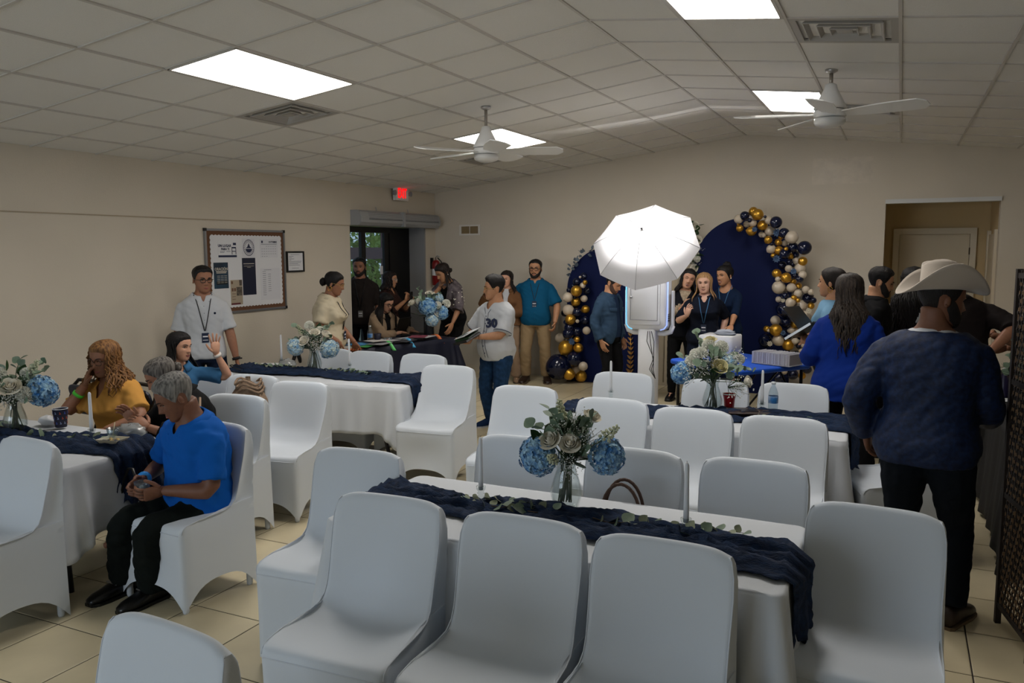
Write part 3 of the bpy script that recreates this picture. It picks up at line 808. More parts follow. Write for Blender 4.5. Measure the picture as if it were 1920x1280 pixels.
# ------------------------------------------------------------------ flowers, candles, things on the tables
rf = random.Random(21)
M_HYD = mat('hydrangea_blue', '#2c6fae', .7, c2='#9fc3d4', noise_scale=3.4); M_HYDP = mat('hydrangea_pale', '#6f9fc6', .7, c2='#cdd9d0', noise_scale=3.4)
M_ROSE = mat('rose_cream', '#e4dfd0', .6, noise_amt=.06, noise_scale=30); M_ROSEY = mat('rose_yellow', '#cfc79a', .6); M_CARN = mat('carnation_white', '#e2e2d8', .7)
M_BREATH = mat('babys_breath', '#cfcfc9', .7); M_STEM = mat('stem_green', '#3f5230', .6); M_EUC = mat('eucalyptus', '#5e7360', .55, c2='#7d8f78', noise_scale=18); M_EUC2 = mat('eucalyptus_dry', '#8a9078', .6, c2='#6d7a5e', noise_scale=16)
M_SALAL = mat('dark_leaf', '#24401f', .4, noise_amt=.2, noise_scale=14); M_TWIG = mat('twig', '#5b4a3a', .8)
def hyd_mesh(m, seed):
    r_ = random.Random(seed); b = MB(); N = 150
    b.ball((0, 0, 0), .62, 10, 7)
    for k in range(N):
        z = 1-2*(k+.5)/N; a = k*2.399963; q = sqrt(1-z*z); n = Vector((q*cos(a), q*sin(a), z))
        if z < -.75: continue
        c = n*r_.uniform(.80, 1.0); u = n.orthogonal().normalized(); u.rotate(Quaternion(n, r_.uniform(0, 6.3))); w = n.cross(u); s = r_.uniform(.19, .25)
        for j in range(4):
            a2 = j*pi/2; d = u*cos(a2)+w*sin(a2); e = -u*sin(a2)+w*cos(a2)
            b.add([c, c+d*s*.6+e*s*.48+n*.05, c+d*s*1.1+n*r_.uniform(-.04, .05), c+d*s*.6-e*s*.48+n*.05], [(0, 1, 2, 3)])
    me = b.mesh('hydrangea'); me.materials.append(m); return me
def rose_mesh(m, open_=1.0, seed=0):
    r_ = random.Random(seed); b = MB()
    b.lathe([(.02, -.45), (.30, -.34), (.30, .0), (.16, .35), (.05, .50), (.0, .5)], 10)
    for ring, (n, r, h, tilt) in enumerate(((3, .24, 1.02, -.16), (4, .40, 1.0, -.10), (5, .58, .96, .02), (5, .74, .88, .16*open_), (6, .92, .70, .46*open_))):
        for k in range(n):
            a0 = 2*pi*k/n+ring*.55+r_.uniform(-.1, .1); rows = []
            for j in range(5):
                t = j/4; row = []
                for i in range(6):
                    s = i/5*2-1; a = a0+s*(2.2/n+.30)*(1-.20*t*t); rr_ = r*(.45+.55*sin(t*pi/2))+tilt*t*t*.6 - .04*s*s; z = -.42+h*t*(1-.10*s*s) - max(0, tilt)*.35*t**3
                    row.append(Vector((rr_*cos(a), rr_*sin(a), z)))
                rows.append(row)
            b.grid(rows)
    me = b.mesh('rose', True); me.materials.append(m); return me
def carn_mesh(m, seed):
    r_ = random.Random(seed); b = MB(); b.ball((0, 0, .1), .55, 10, 7)
    for k in range(70):
        z = 1-1.25*(k+.5)/70; a = k*2.399963; q = sqrt(max(0, 1-z*z)); n = Vector((q*cos(a), q*sin(a), z)); u = n.orthogonal().normalized(); u.rotate(Quaternion(n, r_.uniform(0, 6.3))); w = n.cross(u)
        pts = [n*.35]
        for i in range(6): s = i/5*2-1; pts.append(n*(.86+.12*(i % 2))+u*s*.30+w*(.07 if i % 2 else -.07)+n*r_.uniform(-.05, .05))
        b.add(pts, [(0, i, i+1) for i in range(1, 6)])
    me = b.mesh('carnation'); me.materials.append(m); return me
def leaf_mesh(name, m, ln, wd, bend=.2, n=6, tip=1.0):
    b = MB(); rows = []
    for j in range(n+1):
        t = j/n; w = wd*sin(pi*min(1, t**.75))**.8*(1 if tip else 1)+.0008
        if j == n: w = .0008
        rows.append([Vector((-w, t*ln, bend*ln*t*t*.5+w*.25)), Vector((0, t*ln, bend*ln*t*t*.5)), Vector((w, t*ln, bend*ln*t*t*.5+w*.25))])
    b.grid(rows); me = b.mesh(name, True); me.materials.append(m); return me
def breath_mesh(seed, n=46):
    r_ = random.Random(seed); b = MB()
    for k in range(n):
        p = Vector((r_.gauss(0, .022), r_.gauss(0, .022), r_.gauss(0, .02))); b.ball(p, r_.uniform(.0018, .0031), 5, 4, 0)
        if k % 3 == 0: b.tube([(0, 0, -.05), p], .0007, 3, 1)
    me = b.mesh('babys_breath', True); me.materials.append(M_BREATH); me.materials.append(M_STEM); return me
def stock_mesh(seed):
    r_ = random.Random(seed); b = MB()
    for k in range(34):
        t = k/34; a = k*2.4; rr_ = .020*(1-t*.75); b.ball((rr_*cos(a), rr_*sin(a), .075*t), .0075*(1-.45*t), 6, 4, 0, (1, 1, .8))
    b.tube([(0, 0, -.05), (0, 0, .07)], .0018, 4, 1); me = b.mesh('filler_spike', True); me.materials.append(mat('filler_cream', '#b9bd9f', .7)); me.materials.append(M_STEM); return me
FM = dict(hb=hyd_mesh(M_HYD, 1), hp=hyd_mesh(M_HYDP, 2), ro=rose_mesh(M_ROSE, .9, 1), rb=rose_mesh(M_ROSE, .35, 2), ry=rose_mesh(M_ROSEY, .8, 3), ca=carn_mesh(M_CARN, 4), bb=breath_mesh(5, 100), bc=breath_mesh(6, 130), st=stock_mesh(7),
          le=leaf_mesh('leaf', M_EUC, .042, .019, .15), lf=leaf_mesh('leaf', M_EUC2, .036, .015, .3), lb=leaf_mesh('leaf', M_SALAL, .105, .036, .35), lr=leaf_mesh('leaf', M_EUC, .048, .023, .1))
FN = dict(hb='hydrangea', hp='hydrangea', ro='rose', rb='rose', ry='rose', ca='carnation', bb='babys_breath', bc='babys_breath', st='filler_spike', le='leaf', lf='leaf', lb='leaf', lr='leaf')
FS = dict(hb=.074, hp=.072, ro=.037, rb=.032, ry=.038, ca=.036)
def aim(n, roll=0.0):
    q = Vector((0, 0, 1)).rotation_difference(n.normalized()); return (q @ Quaternion((0, 0, 1), roll)).to_euler()
def aim_y(n, roll=0.0):
    q = Vector((0, 1, 0)).rotation_difference(n.normalized()); return (q @ Quaternion((0, 1, 0), roll)).to_euler()
VASE = MB().lathe([(.0, .002), (.040, .002), (.046, .008), (.058, .05), (.060, .075), (.050, .115), (.037, .155), (.036, .175), (.047, .205), (.050, .21), (.047, .209), (.033, .174), (.034, .155), (.047, .115), (.056, .075), (.054, .05), (.042, .012), (.0, .010)], 28, cap=False).mesh('vase', True); VASE.materials.append(M_GLASS)
DVASE = MB().lathe([(.0, .002), (.050, .002), (.052, .01), (.048, .15), (.052, .19), (.046, .188), (.042, .15), (.0, .03)], 24, cap=False).mesh('vase', True); DVASE.materials.append(mat('dark_vase', '#1a1f24', .25))
def arrangement(x, y, label, els, seed, face, leaves=26, vase=VASE, spread=.17, base=.755, height=.30, dark=5, fill=34, grow=1.12):
    """els: (kind, right, front, up, scale) in the frame turned to 'face' degrees"""
    r_ = random.Random(seed); t = thing('flower_arrangement', label, 'flowers', (x, y, base), radians(face), 'centrepiece bouquets')
    link('vase', vase, None, t); neck = Vector((0, 0, .17)); stems = MB()
    for kind, a, f, u, s in els:
        p = Vector((a, -f, u)); n = (p-Vector((0, 0, .17))).normalized()+Vector((0, -.25, .15))
        sc = FS.get(kind, 1.0)*s; o = link(FN[kind], FM[kind], None, t, p, aim(n, r_.uniform(0, 6)), (sc,)*3)
        if kind in ('bb', 'bc'): o['kind'] = 'stuff'
        if kind[0] in 'hrc' or kind == 'st': stems.tube([p-n.normalized()*.02, neck+Vector((r_.uniform(-.02, .02), r_.uniform(-.02, .02), .02)), Vector((-a*.2+r_.uniform(-.02, .02), f*.2, .03))], .0026, 5)
    for k in range(9):
        a = r_.uniform(0, 6.3); stems.tube([Vector((.026*cos(a+2.5), .026*sin(a+2.5), .02)), neck+Vector((.015*cos(a), .015*sin(a), 0)), Vector((.09*cos(a), .09*sin(a), .17+r_.uniform(.05, .14)))], .0025, 5)
    # eucalyptus branches with round leaves
    nb = max(3, leaves//6)
    for k in range(nb):
        a = 2*pi*k/nb+r_.uniform(-.4, .4); el = r_.uniform(.25, 1.2); d = Vector((cos(a)*cos(el), sin(a)*cos(el), sin(el))); L = r_.uniform(.75, 1.05)*spread*1.5
        pts = [neck+Vector((0, 0, .03)), neck+Vector((0, 0, .04))+d*L*.5+Vector((0, 0, .03)), neck+d*L+Vector((0, 0, .04-.03*cos(el)))]; stems.tube(pts, .0018, 4)
        for j in range(6):
            q = .35+.65*j/5; p = pts[0].lerp(pts[1], min(1, q*2)) if q < .5 else pts[1].lerp(pts[2], q*2-1)
            sd = d.cross(Vector((0, 0, 1))).normalized()*(1 if j % 2 else -1); n = (sd*.8+d*.5+Vector((0, 0, r_.uniform(-.2, .5)))).normalized()
            s = r_.uniform(.85, 1.25); link('leaf', FM['lr' if k % 2 else 'le'], None, t, p, aim_y(n, r_.uniform(-.8, .8)), (s, s, s))
    for k in range(dark):
        a = 2*pi*k/dark+r_.uniform(-.3, .3)+.4; d = Vector((cos(a), sin(a), r_.uniform(-.45, .15))); p = neck+Vector((cos(a)*.03, sin(a)*.03, .03)); s = r_.uniform(.85, 1.15)
        link('leaf', FM['lb'], None, t, p, aim_y(d, r_.uniform(-.5, .5)), (s,)*3)
    # short greenery filling the heart of the bouquet
    for k in range(fill):
        a = r_.uniform(0, 6.28); el = r_.uniform(-.1, 1.35); rr_ = r_.uniform(.05, .13)*spread/.16; p = Vector((cos(a)*cos(el)*rr_, sin(a)*cos(el)*rr_, .215+sin(el)*rr_*1.0)); d = Vector((cos(a)*cos(el), sin(a)*cos(el), sin(el)+r_.uniform(-.2, .5)))
        kk = ('lr', 'le', 'lr', 'lb')[k % 4]; s = r_.uniform(.8, 1.2)*(.62 if kk == 'lb' else 1.05); link('leaf', FM[kk], None, t, p, aim_y(d, r_.uniform(-1.4, 1.4)), (s,)*3)
    stems.obj('stems', M_STEM, t, True)
    t.scale = (grow,)*3
    return t
camf = lambda x, y: math.degrees(math.atan2(x, -y))*-1   # turn the bouquet's front to the open side of the room
arrangement(-1.25, 3.15, 'bouquet of cream roses and two blue hydrangeas in a glass vase on the nearest table', [
    ('hb', -.105, .03, .215, 1.02), ('hb', .150, .02, .215, .98), ('ro', -.062, .075, .285, 1.05), ('ro', .012, .085, .275, 1.0), ('rb', .095, .03, .365, 1.15), ('st', -.02, .03, .36, 1.1), ('st', .14, .05, .29, 1.1), ('st', -.045, .09, .215, .9),
    ('bb', .01, .10, .20, 1.0), ('bc', .04, .03, .35, 1.0), ('bb', .075, .07, .30, 1.0), ('bb', -.02, .06, .33, .9), ('ca', -.05, -.07, .29, 1.0), ('hp', .03, -.11, .26, .9)], 11, 22, 36, spread=.15, dark=9, fill=46)
arrangement(-1.12, 5.52, 'wide bouquet of white carnations, a pale yellow rose and eucalyptus on the second table', [
    ('ca', -.13, .04, .31, 1.2), ('ca', -.075, .06, .36, 1.3), ('ca', -.03, .02, .41, 1.2), ('ca', .045, .03, .40, 1.25), ('ca', -.105, .0, .35, 1.1), ('ry', .035, .11, .295, 1.25), ('ry', -.02, .0, .44, 1.0), ('rb', .20, .05, .20, 1.2), ('hb', -.185, .03, .24, .95),
    ('bb', -.15, .08, .25, 1.5), ('bc', -.02, .10, .33, 1.4), ('bc', .13, .06, .34, 1.4), ('bb', .15, .08, .17, 1.6), ('bc', -.07, .10, .29, 1.3), ('ca', .15, .03, .33, 1.0), ('hp', .09, .03, .31, .7), ('ca', .02, -.1, .34, 1.1)], 12, 14, 48, spread=.20, dark=3)
arrangement(-4.82, 5.88, 'bouquet of white roses with pale blue hydrangeas on the far left table', [
    ('hp', -.145, .03, .215, 1.0), ('hp', .125, .05, .20, 1.1), ('hb', .10, .0, .17, .8), ('ro', -.075, .08, .27, 1.15), ('ro', .01, .07, .335, 1.1), ('ro', .105, .05, .31, 1.15), ('ca', -.03, .03, .385, 1.2), ('ca', .05, .0, .34, 1.1), ('st', -.09, .03, .33, 1.1),
    ('bc', .02, .10, .225, 1.3), ('bb', -.03, .08, .30, 1.2), ('bb', .06, .05, .28, 1.2), ('ca', .0, -.09, .30, 1.1)], 13, 38, 30, spread=.16)
arrangement(-4.86, 3.10, 'bouquet of white roses and one blue hydrangea at the left picture edge', [
    ('hb', .135, .04, .23, 1.18), ('ro', -.01, .09, .275, 1.35), ('ca', .05, .09, .225, 1.35), ('ca', -.06, .04, .34, 1.2), ('ro', -.12, .06, .31, 1.2), ('ca', .07, .02, .33, 1.0), ('st', .09, .03, .33, 1.2), ('bc', -.03, .10, .21, 1.3), ('bc', .09, .05, .285, 1.2), ('ro', -.10, -.06, .30, 1.2), ('hb', -.16, .02, .22, 1.0)], 14, 56, 36, spread=.18, dark=6)
arrangement(-5.48, 8.98, 'bouquet of blue hydrangeas and cream roses in a dark vase on the registration desk', [
    ('hb', -.01, .09, .30, 1.25), ('hb', .125, .06, .235, .95), ('hp', .03, .08, .17, .95), ('ro', -.16, .03, .335, 1.2), ('ca', .085, .09, .31, 1.15), ('ro', .085, .09, .235, 1.05), ('ca', .17, .03, .32, 1.3), ('ro', .015, .02, .42, 1.2), ('hp', .10, .0, .375, .7), ('ca', -.09, .05, .35, 1.1), ('bb', .05, .09, .27, 1.2)], 15, 34, 40, vase=DVASE, spread=.20, dark=3, grow=1.32)

# eucalyptus sprigs lying on the runners
def sprig(x, y, z, ang, L, label, seed, n=12, big=1.0):
    r_ = random.Random(seed); t = thing('eucalyptus_sprig', label, 'greenery', (x, y, z), radians(ang), 'eucalyptus sprigs on the tables')
    pts = [Vector((L*(k/6-.5), .02*sin(k*1.3+seed), .006+.006*sin(k*2+seed))) for k in range(7)]
    MB().tube(pts, [.0024, .0022, .002, .0018, .0016, .0013, .001], 5).obj('stem', M_TWIG, t, True)
    for k in range(n):
        q = .08+.92*k/(n-1); i = min(5, int(q*6)); p = pts[i].lerp(pts[i+1], q*6-i); sd = 1 if k % 2 else -1
        d = Vector((.45, sd*r_.uniform(.5, 1.1), r_.uniform(.0, .45))); s = r_.uniform(.95, 1.4)*big*(1.1-.3*q)
        link('leaf', FM['le' if r_.random() < .55 else 'lf'], None, t, p, aim_y(d, r_.uniform(-.7, .7)), (s,)*3)
S_ = 'eucalyptus sprig on the '
sprig(-1.50, 3.02, .775, 170, .40, S_+'nearest table around the left candle', 1, 16, 1.15); sprig(-1.42, 3.00, .78, 8, .34, S_+'nearest table reaching towards the vase', 2, 10, 1.0)
sprig(-.86, 3.03, .775, 5, .44, S_+'nearest table left of the right candle', 3, 14, 1.05); sprig(-.62, 3.05, .775, 25, .26, S_+'nearest table right of the right candle', 4, 9, 1.0)
sprig(-.62, 5.36, .775, 6, .40, S_+'second table at its right end', 5, 12, 1.0); sprig(-1.75, 5.38, .775, 175, .36, S_+'second table at its left end', 6, 10, 1.0)
sprig(-4.50, 5.83, .78, 5, .50, S_+'far left table around the candle', 7, 20, 1.15); sprig(-4.35, 5.80, .785, -10, .40, S_+'far left table right of the candle', 8, 16, 1.1); sprig(-5.25, 5.86, .78, 182, .46, S_+'far left table at its wall end', 9, 18, 1.1)
sprig(-4.46, 3.06, .78, -4, .40, S_+'table with the paper cup beside the vase', 10, 9, 1.15); sprig(-4.18, 3.12, .775, 12, .30, S_+'table with the paper cup around the candle', 11, 9, 1.15); sprig(-5.15, 3.1, .78, 180, .36, S_+'table with the paper cup at the picture edge', 12, 10, 1.1)

# candles in glass holders
M_WAX = mat('white_wax', '#cfd2d6', .45, sss=.1)
def candle(x, y, where, base=.757, L=.235):
    h = thing('candle_holder', 'clear glass candle holder '+where, 'candle holder', (x, y, base), 0, 'glass candle holders')
    MB().lathe([(.0, .0), (.036, .0), (.037, .004), (.022, .016), (.012, .024), (.016, .032), (.011, .040), (.017, .048), (.012, .054), (.020, .066), (.021, .078), (.0125, .079), (.011, .062), (.0, .060)], 20).obj('glass_body', M_GLASS, h, True)
    c = thing('taper_candle', 'white taper candle '+where, 'candle', (x, y, base+.060), rf.uniform(0, 6), 'white taper candles')
    MB().lathe([(.0, .002), (.0108, .002), (.0108, L*.2), (.0085, L*.96), (.005, L), (.0, L+.002)], 16).obj('wax', M_WAX, c, True)
    MB().tube([(0, 0, L), (.001, 0, L+.008)], .001, 5).obj('wick', M_BLACK, c)
candle(-1.615, 3.06, 'on the nearest table, left of the bouquet'); candle(-.700, 3.01, 'on the nearest table, right of the bouquet')
candle(-1.88, 5.62, 'at the left end of the second table'); candle(-.800, 5.58, 'beside the water bottle on the second table')
candle(-4.50, 5.98, 'on the far left table before the desk', L=.25); candle(-5.33, 6.02, 'on the far left table left of its bouquet', L=.25); candle(-4.225, 3.14, 'beside the paper cup at the left')

# small things on the tables
def bottle(x, y, z, label, lc='#2b6fae'):
    t = thing('water_bottle', label, 'bottle', (x, y, z), .4, 'water bottles')
    MB().lathe([(.0, .002), (.028, .002), (.032, .010), (.031, .05), (.032, .06), (.032, .125), (.030, .14), (.022, .165), (.012, .185), (.0115, .20), (.0, .20)], 20).obj('body', clear_mat('bottle_pet', '#e6eef2', 1.4, .05), t, True)
    MB().lathe([(.0328, .07), (.0332, .071), (.0332, .118), (.0328, .119)], 20, cap=False).obj('label_band', mat('bottle_label', lc, .4, c2='#b9c6d2', noise_scale=14), t, True)
    MB().lathe([(.0, .198), (.0145, .198), (.0145, .214), (.0, .215)], 16).obj('cap', mat('cap_white', '#d4d8dc', .4), t, True)
bottle(-.735, 5.63, .757, 'clear water bottle with a blue band beside the candle on the second table'); bottle(-5.72, 8.02, .755, 'clear water bottle on the registration desk')
t = thing('party_cup', 'red plastic party cup beside the bouquet on the second table', 'cup', (-1.02, 5.60, .757))
MB().lathe([(.0, .0), (.031, .0), (.034, .04), (.038, .08), (.045, .115), (.047, .118), (.044, .117), (.036, .07), (.029, .006), (.0, .005)], 24).obj('body', mat('red_cup', '#a01420', .35), t, True)
MB().lathe([(.046, .114), (.048, .117), (.046, .120), (.044, .118)], 24, cap=False).obj('rim', M_WHITE, t, True)
def papercup(x, y, label):
    t = thing('paper_cup', label, 'cup', (x, y, .757))
    MB().lathe([(.0, .004), (.033, .0), (.034, .004), (.045, .115), (.0455, .117), (.043, .116), (.032, .008), (.0, .008)], 28).obj('body', mat('cup_navy', '#14162c', .5), t, True)
    MB().tube([(.0455*cos(2*pi*k/24), .0455*sin(2*pi*k/24), .118) for k in range(25)], .002, 6).obj('rim', M_PAPER, t, True)
    cols = (mat('cup_print_w', '#7f8aa8', .6), mat('cup_print_o', '#a3482c', .6), mat('cup_print_b', '#3c4f9a', .6))
    for k in range(10):
        for j in range(3):
            a = 2*pi*k/10+.3*j; z = .025+.032*j; r = .0345+.0105*z/.115+.0018; R = Matrix.Rotation(a-pi/2, 3, 'Z')
            m = MB(); m.box(Vector((r*cos(a), r*sin(a), z)), (.010, .0012, .004), R); m.box(Vector((r*cos(a), r*sin(a), z+.007)), (.004, .0012, .012), R @ Matrix.Rotation(.4, 3, 'Y')); m.obj('print', cols[(k+j) % 3], t)
papercup(-4.78, 3.34, 'dark patterned paper cup with white rim before the woman in yellow')
t = thing('paper_cup', 'dark patterned paper cup beside the bottle on the registration desk', 'cup', (-5.64, 8.06, .757))
MB().lathe([(.0, .004), (.033, .0), (.045, .115), (.043, .116), (.032, .008), (.0, .008)], 24).obj('body', MATS['cup_navy'], t, True)
t = thing('food_cup', 'clear plastic cup of orange food on the registration desk', 'cup', (-5.52, 8.10, .757))
MB().lathe([(.0, .002), (.040, .0), (.052, .065), (.050, .065), (.038, .004), (.0, .004)], 20).obj('cup_wall', MATS['bottle_pet'], t, True)
m = MB(); [m.ball((rf.uniform(-.02, .02), rf.uniform(-.02, .02), .02+.015*k/4), .014, 8, 6) for k in range(6)]; m.obj('food', mat('orange_food', '#b5652a', .6), t, True)
# paper tray with food, napkin, clear wrap near the man in blue
t = thing('paper_tray', 'white paper food tray on the runner before the seated man', 'tray', (-4.00, 3.10, .785), .2)
m = MB(); rows = [[Vector((sx*(.055+.015*q), sy*(.04+.015*q), .002+.022*q)) for sx, sy in ((-1, -1), (1, -1), (1, 1), (-1, 1))] for q in (0, 1)]
m.grid(rows, close=True); m.add(rows[0], [(0, 1, 2, 3)]); o = m.obj('tray', mat('tray_paper', '#c4bda8', .7), t); o.modifiers.new('t', 'SOLIDIFY').thickness = .0015
m = MB(); [m.ball((rf.uniform(-.04, .04), rf.uniform(-.025, .025), .012), .011, 7, 5) for _ in range(7)]; m.obj('food', mat('beige_food', '#b39a62', .7), t, True)
def crumple(name, x, y, z, s, m, label, cat, seed, sc=(1, 1, .5)):
    b = MB(); b.ball((0, 0, 0), 1, 22, 15); vs = []
    for p in b.v:
        v = Vector(p); n = noise.noise(v*2.3+Vector((seed, 0, 0)))+.5*noise.noise(v*5+Vector((0, seed, 0))); v = v*(1+.30*n); vs.append((v.x*s*sc[0], v.y*s*sc[1], max(v.z*s*sc[2], -s*sc[2]*.55)))
    b.v = vs; o = b.obj(name, m, None, True); o.location = (x, y, z+s*sc[2]*.55); return tag(o, label, cat)
M_WRAP = clear_mat('clear_wrap', '#d9dcdc', 1.5, .35, .15)
crumple('plastic_wrap', -4.16, 3.36, .757, .085, M_WRAP, 'crumpled clear plastic wrap beside the seated man', 'wrapper', 1, (1.2, .8, .55))
crumple('plastic_wrap', -5.30, 6.06, .757, .075, M_WRAP, 'crumpled clear plastic wrap beside the far left bouquet', 'wrapper', 2, (1.3, .8, .6))
crumple('paper_napkin', -4.93, 3.36, .757, .05, M_PAPER, 'crumpled white napkin behind the left bouquet', 'napkin', 3, (1.6, .9, .7))
t = thing('clear_cup', 'clear plastic cup with a straw on the tray before the seated man', 'cup', (-4.06, 3.15, .80), .5)
MB().lathe([(.0, .002), (.026, .0), (.034, .055), (.032, .055), (.024, .004), (.0, .004)], 20).obj('cup_wall', MATS['bottle_pet'], t, True)
MB().tube([(0, 0, .01), (.012, .008, .085)], .0025, 6).obj('straw', mat('straw_cream', '#c9bc98', .6), t, True)
t = thing('clear_cup', 'clear plastic cup held by the man in the blue polo', 'cup', (-3.555, 2.915, .575), .5)
MB().lathe([(.0, .002), (.030, .0), (.041, .085), (.039, .085), (.028, .004), (.0, .004)], 20).obj('cup_wall', MATS['bottle_pet'], t, True)
m = MB(); [m.ball((rf.uniform(-.015, .015), rf.uniform(-.015, .015), .02+.01*k), .014, 7, 5) for k in range(4)]; m.obj('ice', M_WRAP, t, True)
# magazines and photo frames on the second table
t = thing('photo_folder_stack', 'stack of dark picture folders on the second table by the red cup', 'folders', (-.88, 5.46, .757), .35)
for k, (dx, dy, r) in enumerate(((0, 0, 0), (.02, .01, .12), (.01, -.01, -.08))):
    MB().rbox((dx, dy, .008+.013*k), (.27, .20, .010), .006, R=Matrix.Rotation(r, 3, 'Z')).obj('folder', mat('folder_dark', '#17110f', .35) if k < 2 else mat('folder_brown', '#2c1c16', .3), t)
MB().box((.01, -.01, .041), (.12, .09, .002), Matrix.Rotation(-.08, 3, 'Z')).obj('picture', mat('dark_picture', '#0f1420', .2), t)
# papers on far left table, sunglasses strap
for k, (x, y, a) in enumerate(((-5.45, 6.05, .3), (-5.48, 6.08, .5))): tag(MB().rbox((0, 0, 0), (.30, .21, .002), .002).obj('paper_sheet', M_PAPER, None, loc=(x, y, .760+.003*k)), 'white paper sheet at the wall end of the far left table, '+('lower one' if k == 0 else 'upper one'), 'paper').rotation_euler = (0, 0, a)
o = MB().tube([(.07*cos(a), .03*sin(a), .004+.05*max(0, sin(a*.5))) for a in [2*pi*k/20 for k in range(21)]], .005, 6).obj('strap_loop', M_BLACK, None, True, (-5.52, 5.62, .757)); tag(o, 'black strap loop at the left end of the far left table', 'strap')
# handbag on a chair behind the nearest table
t = thing('handbag', 'brown wicker handbag with looped handles on a chair behind the nearest table', 'bag', (-1.10, 3.47, .478), .1)
M_WICK = mat('wicker_brown', '#4a3328', .6, bump=.8, bump_scale=120)
MB().rbox((0, 0, .09), (.28, .14, .18), .05).obj('bag_body', M_WICK, t, True)
for sy in (-.04, .04): MB().tube([(.09*cos(a), sy, .17+.16*sin(a)) for a in [pi*k/14 for k in range(15)]], .008, 7).obj('handle', M_WICK, t, True)
# knit bag beside the waving girl
M_KNIT = mat('beige_knit', '#8a7460', .9, bump=.8, bump_scale=60, noise_amt=.15, noise_scale=30)
t = thing('knit_bag', 'gathered beige knit bag hanging behind the waving girl', 'bag', (-4.52, 4.72, .46), .3)
b = MB(); rows = []
for j in range(15):
    q = j/14; z = .44*q; r = .15*(sin(pi*min(1, q*1.05+.05))**.5)*(1-.35*q)+.01; rows.append([Vector(((r*1.25+.008*cos(k*9))*cos(2*pi*k/40), (r*.8+.008*cos(k*9))*sin(2*pi*k/40), z)) for k in range(40)])
b.grid(rows, close=True); b.obj('bag_body', M_KNIT, t, True)
for k in range(3): MB().tube([(.10*cos(a)+.01*k, .08*sin(a), .40-.03*k+.02*sin(3*a)) for a in [2*pi*i/20 for i in range(21)]], .010, 6).obj('gather', M_KNIT, t, True)
# black shoulder bag by the table edge
o = MB().tube([(.0, .0, .0), (.01, .02, .10), (.05, .02, .17), (.11, .0, .18), (.15, -.01, .12), (.16, 0, .0)], .009, 6, flat=.6).obj('bag_strap', M_BLACK, None, True, (-3.86, 3.02, .50)); tag(o, 'black bag strap beside the knee of the seated man', 'strap')
# registration desk: sheets, folders, ribbons, laptop
sheets = [(-5.62, 7.52, 12, '#c2622a', 'orange paper sheet'), (-5.72, 7.60, -8, '#b8b4ae', 'white form'), (-5.60, 7.72, 15, '#3c8a48', 'green paper sheet'), (-5.72, 7.80, 2, '#3c7fb0', 'light blue paper sheet'), (-5.50, 7.90, 8, '#8f8f92', 'grey printed sheet'), (-5.55, 8.12, -5, '#a7a7a8', 'pale printed sheet'),
          (-5.42, 8.30, 6, '#3a3b3f', 'dark printed flyer'), (-5.50, 8.52, -10, '#9b9b9e', 'printed sheet with pictures'), (-5.38, 8.70, 5, '#b7b3b4', 'white programme sheet'), (-5.42, 8.62, 22, '#7c3a4a', 'wine red card'), (-5.58, 7.98, -20, '#bfbdb8', 'white list')]
for k, (x, y, a, c, nm) in enumerate(sheets):
    o = MB().rbox((0, 0, 0), (.21, .28, .003), .003).obj('paper_sheet', mat('sheet_%d' % k, c, .6), None, loc=(x, y, .7495+.0035*k % .02+.0035*k)); o.rotation_euler = (0, 0, radians(a)); tag(o, nm+' on the registration desk', 'paper')
for (x, y, c, nm) in ((-5.30, 8.86, '#c2622a', 'orange'), (-5.40, 8.34, '#3c9fd0', 'light blue'), (-5.46, 8.0, '#5fbf6a', 'green')):
    o = MB().grid([[Vector((.02*s+.16*q-.06, .01*s, .765-.5*max(0, q-.35)**1.5*.35+.01*sin(q*5))) for s in (-1, 1)] for q in [k/12 for k in range(13)]]).obj('ribbon_strip', mat('ribbon_'+nm, c, .5, emit=None), None, True, (x, y, .025)); o.modifiers.new('t', 'SOLIDIFY').thickness = .001; tag(o, nm+' ribbon strip hanging off the edge of the registration desk', 'ribbon')
t = thing('laptop', 'black laptop open before the typing woman on the registration desk', 'laptop', (-5.74, 9.04, .757), radians(-84))
MB().rbox((0, 0, .009), (.34, .24, .016), .012).obj('base', M_BLACK, t); MB().rbox((0, -.165, .12), (.34, .23, .010), .012, R=Matrix.Rotation(radians(70), 3, 'X')).obj('screen_lid', M_BLACK, t)
kb = MB()
for r in range(5):
    for c in range(12): kb.box((-.143+.026*c, .02-.022*r+.04, .018), (.021, .017, .003))
kb.obj('keyboard', mat('keys_grey', '#2a2a2d', .5), t)
# books carried by the boy
for k, (dz, c, L, W_, th, tw, nm) in enumerate(((0.0, '#17191d', .27, .20, .022, 0, 'black hardcover book'), (.024, '#1d3a20', .22, .16, .024, 8, 'green covered book'), (.050, '#c1c5c9', .28, .21, .006, -10, 'white magazine'))):
    t = thing('book', nm+' carried by the boy, '+('lowest', 'middle', 'topmost')[k]+' of three', 'book', (-3.965, 7.24, .965+dz), radians(-30+tw)); t.rotation_euler = (radians(24), radians(-12), radians(-30+tw))
    MB().rbox((0, 0, 0), (L, W_, th), .004).obj('cover', mat('book_%d' % k, c, .45), t); MB().box((.002, .002, 0), (L-.004, W_-.002, th*.7)).obj('pages', M_PAPER, t)
    if k == 2:
        pr = MB()
        for i in range(5): pr.box((-.09+.035*i, -.04, th/2+.0008), (.022, .09, .001))
        pr.obj('print', mat('mag_print', '#3a4048', .6), t)
